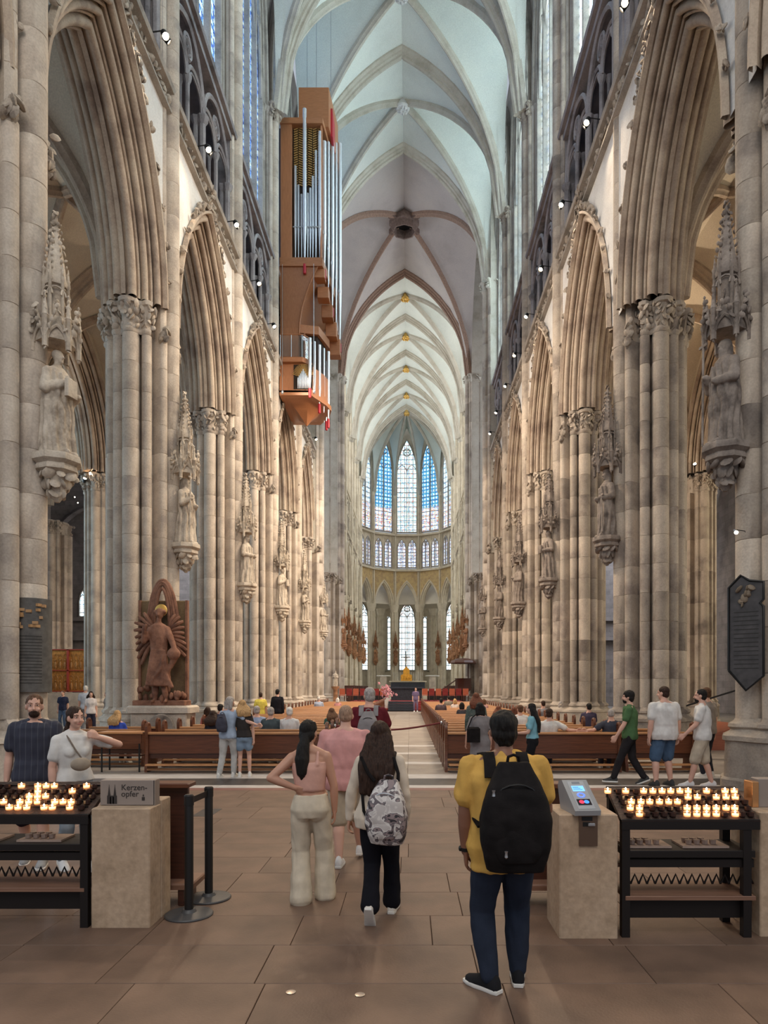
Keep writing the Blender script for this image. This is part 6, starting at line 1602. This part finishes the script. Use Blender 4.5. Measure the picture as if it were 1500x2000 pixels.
for rows, (YF, YB), sdn, rk, nx in ((rowsL, (5.12, 5.52), 'left', lrk, (-3.0, -1.95)), (rowsR, (4.92, 5.31), 'right', rrk, (2.06, 3.0))):
    hold = MB(); dark = MB()
    for ri, (py, xs) in enumerate(sorted(rows.items())):
        Yr = yz_for(py + 2, YF, YB); zr = zrow(Yr, YF, YB); lx = []
        for q, px in enumerate(xs):
            X = atx(px, Yr); lx.append(X)
            candle(X, Yr, zr, 'lit tea light on the %s rack, %s row, %s flame from the left' % (sdn, RN[ri], ORD[q]), 'lit tea lights on the %s rack' % sdn)
        st = 16.9 * Yr / FPX; x = nx[0] + .03
        while x < nx[1]:
            if all(abs(x - l) > .045 for l in lx): bracket_holder(dark, x - rk.location.x, Yr - rk.location.y, zr - rk.location.z); 
            x += st
        MB().box(Vector(((nx[0] + nx[1]) / 2, Yr + .030, zr + .012)) - rk.location, (nx[1] - nx[0], .006, .024)).build('row_strip', M_IRON, rk, False)
    dark.build('empty_cups', M_UNLIT, rk)['kind'] = 'stuff'
# metal box at the right edge, candle glow painted on its side as orange metal
mb2 = thing('sign_box', 'grey metal box with glowing candle-lit side at the right picture edge', 'sign', (3.21, 5.2, .903))
MB().bbox((.08, 0, .105), (.34, .12, .21), .004).build('box', M_SIGN, mb2, False); MB().bbox((-.12, -.01, .095), (.05, .13, .19), .003).build('candle_glow_side', plain('candle_glow_side', (.75, .38, .16), .25, .8), mb2, False)
# wooden kneelers behind the blocks
for sd, X, Y, lb in ((-1, -1.58, 5.80, 'dark wooden kneeler behind the left concrete block'), (1, 1.62, 5.78, 'dark wooden kneeler behind the right concrete block')):
    t = thing('kneeler', lb, 'kneeler', (X, Y, 0))
    MB().bbox((0, 0, .55), (.40, .05, .84), .006).build('panel', W_PEWD, t, False); MB().bbox((0, -.02, .985), (.48, .20, .035), .008).build('top_board', W_PEW, t, False); MB().bbox((0 + .06 * -sd, .0, .16), (.46, .36, .05), .01).build('step', W_RK, t, False)
    for e in (-1, 1): MB().bbox((e * .19, 0, .07), (.05, .34, .13), .006).build('foot', W_PEWD, t, False)
# barrier posts
M_PB = plain('post_black', (.012, .011, .011), .45); M_PG = plain('post_base_grey', (.075, .075, .078), .5, .2, var=.1)
PST = [(-1.25, 5.41), (-1.22, 5.84)]
for i, (X, Y) in enumerate(PST):
    t = thing('barrier_post', 'black barrier post on a round grey base, %s one beside the left block' % ('nearer' if i == 0 else 'farther'), 'post', (X, Y, 0))
    MB().lathe([(.185, 0), (.187, .008), (.18, .016), (.06, .028), (.045, .05)], 36).build('base', M_PG, t); MB().lathe([(.034, .02), (.034, .93), (.03, .955), (.005, .957)], 18).build('post', M_PB, t); MB().lathe([(.038, .87), (.038, .945), (.034, .95)], 18).build('head', M_PB, t)
bl = thing('barrier_belt', 'short black belt stretched between the two barrier posts', 'belt', (-1.235, 5.62, .90)); MB().box((0, 0, 0), (.004, .37, .05), rz=-.07).build('belt', M_PB, bl, False)
# ------------------------------------------------------------------ special cloths
def striped(name, base, line, per=.06, wid=.10):
    m, t, b = nt(name); N = t.nodes.new; L = t.links.new; tc = N('ShaderNodeTexCoord'); sx = N('ShaderNodeSeparateXYZ'); L(tc.outputs['Object'], sx.inputs[0])
    d = N('ShaderNodeMath'); d.operation = 'MULTIPLY'; d.inputs[1].default_value = 1 / per; L(sx.outputs[0], d.inputs[0]); f = N('ShaderNodeMath'); f.operation = 'FRACT'; L(d.outputs[0], f.inputs[0])
    lt = N('ShaderNodeMath'); lt.operation = 'LESS_THAN'; lt.inputs[1].default_value = wid; L(f.outputs[0], lt.inputs[0])
    mx = N('ShaderNodeMix'); mx.data_type = 'RGBA'; mx.inputs[6].default_value = (*base, 1); mx.inputs[7].default_value = (*line, 1); L(lt.outputs[0], mx.inputs[0]); L(mx.outputs[2], b.inputs['Base Color']); b.inputs['Roughness'].default_value = .85
    return m
def camo(name, cols, scale):
    m, t, b = nt(name); N = t.nodes.new; L = t.links.new; tc = N('ShaderNodeTexCoord'); nz = N('ShaderNodeTexNoise'); nz.inputs['Scale'].default_value = scale; nz.inputs['Detail'].default_value = 2; nz.inputs['Distortion'].default_value = 1.2
    L(tc.outputs['Object'], nz.inputs['Vector']); rp = N('ShaderNodeValToRGB'); rp.color_ramp.interpolation = 'CONSTANT'; e = rp.color_ramp.elements
    e[0].position = 0; e[0].color = (*cols[0], 1); e[1].position = .40; e[1].color = (*cols[1], 1)
    for p, c in zip((.47, .53, .60), cols[2:]): k = e.new(p); k.color = (*c, 1)
    L(nz.outputs[0], rp.inputs[0]); L(rp.outputs[0], b.inputs['Base Color']); b.inputs['Roughness'].default_value = .7
    return m
WHT = (.66, .64, .61)
def tee(col, **k): return dict(dict(col=col, sleeve='short', hem=.82, inf=.018, flare=.014), **k)
DN = (.045, .075, .15)
# ------------------------------------------------------------------ the four walkers in front
Pm, Jm = person('man in a mustard yellow t-shirt and dark jeans wearing a black backpack', 1.06, 4.08, 0, 1.655, w=1.27, skin='brown', vox=.0075, hair=('thick', 'black'),
    pose=dict(lean=.04, head=(.1, .05), foot_l=(-.09, -.02, 0, 0, -.75), foot_r=(.10, .09, 0, 0, .12), arm_l=((.10, -.03, -1), (-.03, .16, -1), (0, 1, .1), .45), arm_r=((.22, .22, -1), (.18, 1, .05), (-1, 0, .4), .5), hipx=.0),
    top=tee((.62, .36, .09), hem=.745, inf=.022, flare=.02, fold=.010), legs=dict(kind='jeans', col=(.024, .031, .050)), shoes=((.018, .018, .02), SOLE_W))
Pt, Jt = person('woman in a peach strappy top and wide cream trousers, hand on hip', -.335, 5.74, .06, 1.525, True, w=1.05, skin='tan', vox=.0075, hair=('lowpony', 'black'),
    pose=dict(side=-.03, head=(-.35, .0), foot_l=(-.085, -.02, 0, 0, -.2), foot_r=(.13, .12, 0, 0, .2), arm_l=((.72, -.50, -.66), (-.98, .12, -.42), (0, .3, -1), .7), arm_r=((.27, .02, -1), (.02, .12, -1), (0, 1, .1), .4)),
    top=dict(col=(.66, .38, .31), sleeve='none', hem=1.04, inf=.010, flare=.004, fold=.004), legs=dict(kind='wide', col=(.62, .54, .42), waist=1.01), shoes=((.03, .03, .03), SOLE_B))
Pp, Jp = person('man in a pink polo shirt and khaki shorts with cropped hair', -.16, 6.97, -.05, 1.625, w=1.25, skin='light', vox=.009, hair=('buzz', 'cropped'),
    pose=dict(head=(.12, .02), foot_l=(-.05, -.12, 0, 0, 0), foot_r=(.12, .32, 0, .1, .1), arm_l=((.18, .10, -1), (.0, .3, -1), (0, 1, .1), .4), arm_r=((.18, -.1, -1), (.0, .1, -1), (0, 1, .1), .4)),
    top=tee((.60, .30, .28), hem=.80, inf=.022, flare=.02), legs=dict(kind='shorts', col=(.42, .35, .26), len=.95), shoes=((.72, .70, .68), SOLE_W))
Pw, Jw = person('woman with long dark brown hair, cream shirt and black flared trousers', .26, 5.34, -.10, 1.535, True, w=1.06, skin='tan', vox=.0075, hair=('long', 'dark_brown'),
    pose=dict(lean=.06, head=(-.05, .0), foot_l=(-.05, -.20, .065, -1.0, 0), foot_r=(.09, .18, 0, .05, .05), arm_l=((.34, .02, -1), (.10, .10, -1), (0, 1, .2), .5), arm_r=((.24, -.05, -1), (.0, .3, -1), (0, 1, .1), .5)),
    top=dict(col=(.66, .56, .45), sleeve='long', hem=.79, inf=.024, flare=.03, fold=.010), legs=dict(kind='flare', col=(.010, .010, .014)), shoes=((.75, .70, .63), SOLE_W))
# watch on the mustard shirt man's wrist
S0, E0, W0, fd, ud = Jm['AJ'][-1]; c_ = W0 - fd * .015; Mw = fd.to_track_quat('Z', 'Y').to_matrix()
m = MB(); m.lathe([(.030, -.012), (.034, -.010), (.034, .010), (.030, .012)], 16, tuple(c_), M=Mw); m.ell(tuple(c_ + Vector((-.034, 0, 0))), (.010, .018, .018), 10, 6); m.build('wrist_watch', M_BLK, Pm)
# backpacks
def pack(label, P, J, mat, wd, h, dp, cz, cx=0.0, cy=-.13, straps=True, tiltz=0.0, mat2=None, yaw=0.0):
    s = J['s']; M = P.matrix_basis if False else Matrix.Translation(P.location) @ Matrix.Rotation(P.rotation_euler.z, 4, 'Z')
    t = thing('backpack', label, 'backpack', tuple(M @ Vector((cx, cy, cz - h / 2))), P.rotation_euler.z + yaw)
    B = MB(); rs = []
    for k in range(15):
        q = k / 14; z_ = h * q; f_ = min(1, .80 + .7 * q) if q < .3 else (1 if q < .45 else 1 - .58 * ((q - .45) / .55) ** 1.7)
        d_ = dp * (.75 + .35 * math.sin(PI * min(1, q * 1.1 + .05)) ** .6) * (1 if q < .7 else 1 - .5 * ((q - .7) / .3) ** 2)
        rs.append([((wd / 2) * f_ * math.copysign(abs(math.cos(a)) ** .55, math.cos(a)) + tiltz * (z_ - h / 2), -d_ / 2 + (d_ / 2) * math.copysign(abs(math.sin(a)) ** .6, math.sin(a)), z_) for a in [2 * PI * i / 28 for i in range(28)]])
    B.loft(rs); blob('bag_body', B, mat, t, .008, 4, folds(.006, (16, 16, 14), cz))
    B = MB(); rs = []
    for k in range(9):
        q = k / 8; z_ = h * (.10 + .36 * q); f_ = math.sin(PI * (.12 + .80 * q)) ** .4
        rs.append([((wd * .36) * f_ * math.copysign(abs(math.cos(a)) ** .6, math.cos(a)), -dp * .86 + (dp * .26) * f_ * math.copysign(abs(math.sin(a)) ** .6, math.sin(a)), z_) for a in [2 * PI * i / 24 for i in range(24)]])
    B.loft(rs); blob('front_pocket', B, mat2 or mat, t, .008, 3, folds(.005, (18, 18, 14), cz + 1))
    MB().tube([(-.035, -.02, h * .985), (-.03, -.03, h * 1.05), (0, -.035, h * 1.07), (.03, -.03, h * 1.05), (.035, -.02, h * .985)], .009, 8).build('grab_loop', mat, t)
    zp = [(wd * .40 * math.cos(a), -dp * .93 + .03 * abs(math.cos(a)), h * .52 + h * .30 * math.sin(a)) for a in [PI * i / 12 for i in range(13)]]
    MB().tube(zp, .006, 6).build('zip', M_STEEL if mat2 else M_BLK, t)
    if straps:
        Mi = (Matrix.Translation(t.location) @ Matrix.Rotation(t.rotation_euler.z, 4, 'Z')).inverted() @ M
        for e in (-1, 1):
            pts = [Mi @ Vector(J['up']((e * (.10 if k_ < 3 else .125), y_, z_))) for k_, (y_, z_) in enumerate(((-.17, 1.31), (-.135, 1.40), (-.055, 1.450), (.04, 1.437), (.125, 1.33)))]
            pts += [Mi @ Vector(J['up']((e * .15, .12, 1.2))), Mi @ Vector(J['up']((e * .20, .0, 1.08))), Mi @ Vector(J['up']((e * .16, -.15, 1.02)))]
            m = MB(); rings = []
            for i, p in enumerate(pts):
                d_ = (pts[min(i + 1, len(pts) - 1)] - pts[max(i - 1, 0)]).normalized(); sd_ = Vector((1, 0, 0)); sd_ = (sd_ - sd_.dot(d_) * d_).normalized(); n_ = d_.cross(sd_)
                wv = .034 if i < 5 else .016; rings.append([p + sd_ * wv + n_ * .007, p - sd_ * wv + n_ * .007, p - sd_ * wv - n_ * .007, p + sd_ * wv - n_ * .007])
            m.loft(rings).build('shoulder_strap', mat, t)
    return t
M_BPK = plain('black_nylon', (.012, .010, .010), .8, var=.35, scale=12, bump=.15, bscale=120, spec=.12)
bp = pack('black backpack on the back of the man in the mustard yellow t-shirt', Pm, Jm, M_BPK, .40, .60, .20, 1.075, .03, -.15)
m = MB()
for p in ((-.13, -.175, .44), (-.13, -.18, .17), (-.07, -.235, .12)): m.lathe([(.004, -.02), (.010, -.012), (.007, .008), (.010, .02)], 8, p)
m.build('metal_charms', M_STEEL, bp)
M_CAMO = camo('camouflage_cloth', [(.50, .46, .44), (.62, .58, .55), (.13, .11, .12), (.26, .20, .20), (.03, .026, .03)], 11)
cb = pack('grey camouflage backpack hanging low on the woman with long dark hair', Pw, Jw, M_CAMO, .31, .47, .18, .875, .10, -.155, straps=False, yaw=-.1, mat2=M_CAMO)
Mi = (Matrix.Translation(cb.location) @ Matrix.Rotation(cb.rotation_euler.z, 4, 'Z')).inverted() @ Matrix.Translation(Pw.location) @ Matrix.Rotation(Pw.rotation_euler.z, 4, 'Z')
for e in (-1, 1):
    m = MB(); pts = [Mi @ Vector(p) for p in ((.075 + e * .09, -.15, 1.09), (.05 + e * .115, -.145, 1.15), (e * .125, -.10, 1.26), (e * .12, .03, 1.29))]
    m.tube(pts, .014, 6).build('shoulder_strap', M_BPK, cb)
m = MB(); m.tube([Mi @ Vector(p) for p in ((-.12, -.10, 1.0), (-.10, -.14, .86), (-.02, -.16, .72))], .012, 6); m.build('lower_strap', M_BPK, cb)
# ------------------------------------------------------------------ people at the left
M_STR = striped('striped_navy_shirt', (.028, .030, .050), (.062, .065, .085), .055, .12)
Pl, Jl = person('bearded man in a navy shirt with pale stripes walking behind the left candle rack', -3.34, 7.0, PI + .30, 1.73, w=1.06, skin='light', vox=.009, hair=('short', 'brown'), face=True,
    pose=dict(beard='dark_brown', head=(.15, 0), foot_l=(-.1, .15), foot_r=(.1, -.12, .03, -.3), arm_l=((.2, .1, -1), (.05, .3, -1), (0, 1, .1), .4), arm_r=((.22, -.12, -1), (.05, .2, -1), (0, 1, .1), .5)),
    top=tee((.03, .03, .05), mat=M_STR, hem=.78, inf=.025, flare=.03), legs=dict(kind='shorts', col=(.022, .018, .026), len=.95), shoes=((.3, .3, .3), SOLE_W))
Pf, Jf = person('woman in a white t-shirt and pale jeans raising a hand to her mouth', -2.84, 6.8, PI + .75, 1.61, True, w=1.1, skin='light', vox=.009, hair=('lowpony', 'dark_brown'), face=True,
    pose=dict(head=(.2, 0), foot_l=(-.09, .15), foot_r=(.09, -.1, .02, -.3), arm_l=((.85, .32, -.22), (-.92, .16, .36), (-.3, 0, 1), .9), arm_r=((.18, -.05, -1), (.05, .25, -1), (0, 1, .1), .6)),
    top=tee(WHT, hem=.93, inf=.016, flare=.012), legs=dict(kind='jeans', col=(.26, .30, .34)), shoes=((.7, .7, .7), SOLE_W))
sb = thing('shoulder_bag', 'small beige shoulder bag of the woman in the white t-shirt', 'bag', (-2.68, 6.60, 1.06), PI + .75); MB().ell((0, 0, 0), (.095, .04, .065), 14, 10).build('pouch', cloth((.34, .28, .22)), sb)
Wb = (Matrix.Translation(sb.location) @ Matrix.Rotation(PI + .75, 4, 'Z')).inverted() @ Matrix.Translation(Pf.location) @ Matrix.Rotation(PI + .75, 4, 'Z')
MB().tube([Wb @ Vector(Jf['up'](q)) for q in ((.10, -.01, 1.44), (.088, .09, 1.38), (.03, .152, 1.25), (-.06, .15, 1.12))] + [(.0, .01, .06)], .008, 6).build('strap', cloth((.2, .16, .13)), sb)
ph = thing('phone', 'dark phone held low by the woman in the white t-shirt', 'phone', tuple((Matrix.Translation(Pf.location) @ Matrix.Rotation(Pf.rotation_euler.z, 4, 'Z')) @ (Jf['AJ'][1][2] + Jf['AJ'][1][3] * .09)), PI + .75); MB().bbox((0, 0, 0), (.012, .075, .15), .003).build('case', M_BLK, ph, False)
Pc1, _ = person('grey haired woman in a light blue t-shirt and white trousers embracing her companion', -3.15, 13.72, -.1, 1.62, True, skin='light', vox=.014, hair=('bob', 'grey'), pose=dict(side=.05, head=(-.4, 0), foot_l=(-.16, -.1), foot_r=(.08, .1), arm_r=((.8, .1, -.6), (.95, -.15, -.3), (0, 0, 1), .5)), top=tee((.36, .44, .56)), legs=dict(kind='jeans', col=(.50, .49, .47)))
Pc2, _ = person('blond woman in a dark t-shirt and denim shorts held by her companion', -2.85, 13.78, .15, 1.55, True, skin='light', vox=.014, hair=('mid', 'blond'), pose=dict(side=-.06, head=(.3, 0), foot_l=(-.09, 0), foot_r=(.12, .05), arm_r=((.25, -.1, -1), (.1, -.1, -1), (0, 1, .1), .4)), top=tee((.04, .035, .033), hem=.88), legs=dict(kind='shorts', col=(.22, .30, .40), len=.55))
b1 = pack('small dark backpack of the grey haired woman in light blue', Pc1, _, cloth((.06, .06, .08)), .22, .36, .12, 1.1, -.06, -.14, straps=False)
Pb, Jb = person('tall man in a burgundy t-shirt with a grey backpack in the central aisle', -.10, 10.0, 0, 1.80, w=1.12, skin='light', vox=.011, hair=('short', 'grey'), pose=dict(head=(.35, .05), arm_r=((.3, .3, -1), (-.1, 1, .2), (0, 0, 1), .5)), top=tee((.13, .018, .026)), legs=dict(kind='jeans', col=(.05, .06, .09)))
pack('grey backpack on the back of the man in the burgundy t-shirt', Pb, Jb, cloth((.24, .22, .22)), .31, .48, .17, 1.22, 0, -.15)
# ------------------------------------------------------------------ people at the right
person('man in a green t-shirt and dark trousers walking to the left', 4.60, 12.75, 1.25, 1.74, skin='light', vox=.012, hair=('thick', 'black'), pose=dict(beard='black', foot_l=(-.08, .3), foot_r=(.08, -.25, .04, -.4), arm_l=((.15, .35, -1), (.05, .6, -1), (0, 1, .1), .4), arm_r=((.15, -.35, -1), (.05, .1, -1), (0, 1, .1), .4)), top=tee((.075, .15, .065)), legs=dict(kind='jeans', col=(.022, .02, .022)), shoes=((.05, .05, .05), SOLE_W))
person('broad man in a white t-shirt and denim shorts seen from behind', 5.13, 12.45, .25, 1.82, w=1.32, skin='light', vox=.011, hair=('short', 'dark_brown'), pose=dict(head=(.55, 0), foot_l=(-.16, 0), foot_r=(.16, .05)), top=tee(WHT, hem=.80, inf=.026, flare=.02), legs=dict(kind='shorts', col=(.07, .12, .20), len=.92), shoes=((.05, .05, .05), SOLE_B))
person('bearded man in a white t-shirt and beige shorts facing left', 5.76, 12.30, 1.15, 1.77, w=1.05, skin='light', vox=.011, hair=('short', 'black'), pose=dict(beard='black', foot_l=(-.09, .2), foot_r=(.09, -.15), arm_l=((.15, .35, -1), (.05, .8, -.8), (0, 1, .4), .5)), top=tee(WHT, hem=.82, inf=.022), legs=dict(kind='shorts', col=(.50, .42, .32), len=.98), shoes=((.62, .6, .58), SOLE_W))
person('man in a grey t-shirt half hidden behind the man in beige shorts', 6.50, 13.8, .5, 1.80, skin='light', vox=.014, hair=('short', 'brown'), top=tee((.30, .27, .25)), legs=dict(kind='jeans', col=(.03, .03, .04)))
person('woman in white with a dark ponytail in the right aisle', 7.85, 17.2, .2, 1.62, True, skin='tan', vox=.018, hair=('pony', 'black'), top=tee((.72, .71, .70)), legs=dict(kind='jeans', col=(.5, .48, .46)))
Pg, Jg = person('woman in a grey dress with a black shoulder bag beside the pews', 1.80, 12.7, .1, 1.52, True, w=1.12, skin='light', vox=.012, hair=('bob', 'black'), pose=dict(arm_l=((.35, -.1, -1), (.1, .4, -1), (0, 1, .1), .4)), top=tee((.22, .20, .20), hem=.62, inf=.028, flare=.03), legs=dict(kind='jeans', col=(.2, .18, .18)), shoes=((.7, .7, .7), SOLE_W))
bb = thing('shoulder_bag', 'black bag of the woman in the grey dress', 'bag', (1.66, 12.5, .80), 0); MB().bbox((0, 0, .14), (.24, .10, .28), .03).build('bag_body', M_BPK, bb); MB().tube([(-.1, 0, .27), (-.02, .06, .45), (.08, .1, .52)], .012, 6).build('strap', M_BPK, bb)
person('woman in a dark green patterned top standing among the right pews', 2.0, 15.52, 0, 1.68, True, w=1.1, skin='light', vox=.016, hair=('mid', 'auburn'), top=dict(mat=camo('green_print', [(.03, .06, .05), (.06, .09, .08), (.12, .14, .12), (.02, .04, .035), (.2, .2, .18)], 20), sleeve='long', hem=.85, inf=.022), legs=dict(kind='jeans', col=(.05, .06, .08)))
person('woman in a teal t-shirt and black skirt with long black hair facing left', 2.82, 12.95, 1.35, 1.50, True, skin='light', vox=.012, hair=('long', 'black'), pose=dict(arm_l=((.2, .3, -1), (-.3, 1, -.1), (0, 0, 1), .5)), top=tee((.20, .42, .50), hem=.95), legs=dict(kind='wide', col=(.012, .012, .014)))
# ------------------------------------------------------------------ farther off
for px, Y, H, yaw, fem, hr, tc_, lc, lb in ((122, 30, 1.66, PI, False, ('short', 'brown'), (.03, .035, .07), (.08, .12, .2), 'man in a navy t-shirt facing us before the altarpiece'), (166, 28, 1.88, .3, False, ('short', 'white'), (.50, .54, .62), (.2, .2, .22), 'white haired man in a pale blue t-shirt in the left aisle'),
        (190, 26.5, 1.66, PI + .5, True, ('mid', 'dark_brown'), (.66, .62, .62), (.03, .03, .05), 'woman in a white top in the left aisle before the angel'), (208, 29.5, 1.6, PI - .6, True, ('bob', 'black'), (.35, .32, .3), (.05, .05, .06), 'woman in grey half hidden by the left aisle pillar'),
        (515, 26.0, 1.62, .2, False, ('short', 'dark_brown'), (.62, .52, .10), (.1, .1, .12), 'person in a bright yellow shirt standing among the left pews'), (547, 26.0, 1.74, -.2, False, ('short', 'black'), (.015, .015, .02), (.02, .02, .02), 'person in a black jacket standing among the left pews'),
        (812, 50.8, 1.80, PI, False, ('short', 'brown'), (.16, .12, .22), (.16, .12, .2), 'person in a purple shirt standing at the far end of the central aisle')):
    person(lb, atx(px, Y), Y + (.05 if Y > 27 or Y < 26 else -.53), yaw, H, fem, vox=.022, hair=hr, top=tee(tc_, sleeve='long' if 'jacket' in lb else 'short'), legs=dict(kind='jeans', col=lc))
# seated visitors: pew seat centre is 0.45 m high, one row per metre from 14.95
SEAT = [(407, 4, True, 'red', (.50, .16, .16), ('bob', 'dark_brown'), 'woman in a red top seated at the left end of the left pews'), (418, 1, True, 'd', (.03, .03, .04), ('mid', 'dark_brown'), 'woman in black with long hair seated in the second left pew'), (432, 4, False, 'n', (.04, .05, .09), ('short', 'black'), 'dark haired man in navy seated in the fifth left pew'),
    (503, 2, False, 'b', (.28, .34, .48), ('short', 'grey'), 'grey haired man in a blue shirt seated in the left pews'), (530, 1, False, 'd', (.06, .08, .09), ('short', 'grey'), 'man in a dark shirt seated in the second left pew'), (566, 1, False, 'p', (.58, .58, .58), ('short', 'white'), 'white haired man in a pale plaid shirt seated in the left pews'),
    (238, 1, True, 'k', (.05, .1, .5), ('mid', 'blond'), 'blond child in bright blue seated at the far left'), (623, 20, False, 'f', (.36, .42, .55), ('buzz', 'white'), 'man in pale blue seated far forward in the left pews'), (660, 21, True, 'f', (.52, .26, .26), ('bob', 'white'), 'person in pink seated far forward in the left pews'),
    (648, 3, True, 'g', (.05, .12, .10), ('mid', 'brown'), 'brown haired woman in green seated by the central aisle'),
    (1192, 0, False, 'd', (.05, .055, .075), ('buzz', 'grey'), 'grey haired man in dark navy leaning back in the last right pew'), (1072, 0, False, 'w', (.62, .60, .57), ('short', 'dark_brown'), 'man in white with an arm along the last right pew'), (973, 5, True, 'w', (.62, .6, .58), ('mid', 'auburn'), 'auburn haired woman in white seated in the sixth right pew'),
    (1003, 4, True, 'w', (.60, .5, .42), ('bob', 'auburn'), 'red haired woman in cream seated in the fifth right pew'), (1015, 3, False, 'w', (.66, .65, .63), ('short', 'brown'), 'brown haired man in white seated in the fourth right pew'), (1060, 9, False, 'g', (.25, .25, .27), ('short', 'dark_brown'), 'man in grey seated in the tenth right pew'),
    (1149, 5, False, 'd', (.06, .05, .08), ('short', 'black'), 'man in dark purple seated at the right end of the pews'), (876, 22, False, 'g', (.20, .18, .15), ('short', 'black'), 'man in olive grey seated far forward by the aisle'), (861, 14, False, 'd', (.08, .06, .07), ('short', 'black'), 'dark haired man seated in the fifteenth right pew by the aisle'),
    (902, 10, True, 'd', (.05, .05, .06), ('bob', 'black'), 'black haired woman in black seated in the right pews'), (930, 14, False, 'w', (.62, .6, .6), ('short', 'grey'), 'grey haired man in white seated in the fifteenth right pew'), (888, 18, True, 'w', (.6, .55, .52), ('bob', 'blond'), 'blond person in white seated in the right pews far forward'), (945, 17, True, 'p', (.5, .3, .3), ('bob', 'brown'), 'woman in rose seated in the eighteenth right pew'),
    (1095, 12, True, 'p', (.45, .4, .38), ('bob', 'grey'), 'grey haired woman in beige seated in the thirteenth right pew')]
for px, row, fem, _k, col, hr, lb in SEAT:
    Y = 14.95 + row - .06; lean_arm = 'leaning' in lb or 'arm along' in lb
    e = 1 if 'leaning' in lb else -1
    ps = dict(sit=True, lean=-.10, head=(R.uniform(-.3, .3), 0), foot_l=(-.1, .40), foot_r=(.1, .40))
    if lean_arm: ps['arm_l' if e > 0 else 'arm_r'] = ((1, -.35, -.55), (1, -.1, -.05), (0, 0, 1), .3)
    x = atx(px, Y)
    if row < 3 and x < -5.2: x = -6.3; Y = 15.94
    person(lb, x, Y, 0, 1.70 if not fem else 1.60, fem, vox=.015 if row < 4 else .024, hair=hr, pose=ps, top=tee(col, sleeve='short', hem=.86), legs=dict(kind='jeans', col=(.06, .06, .08)))
bake()
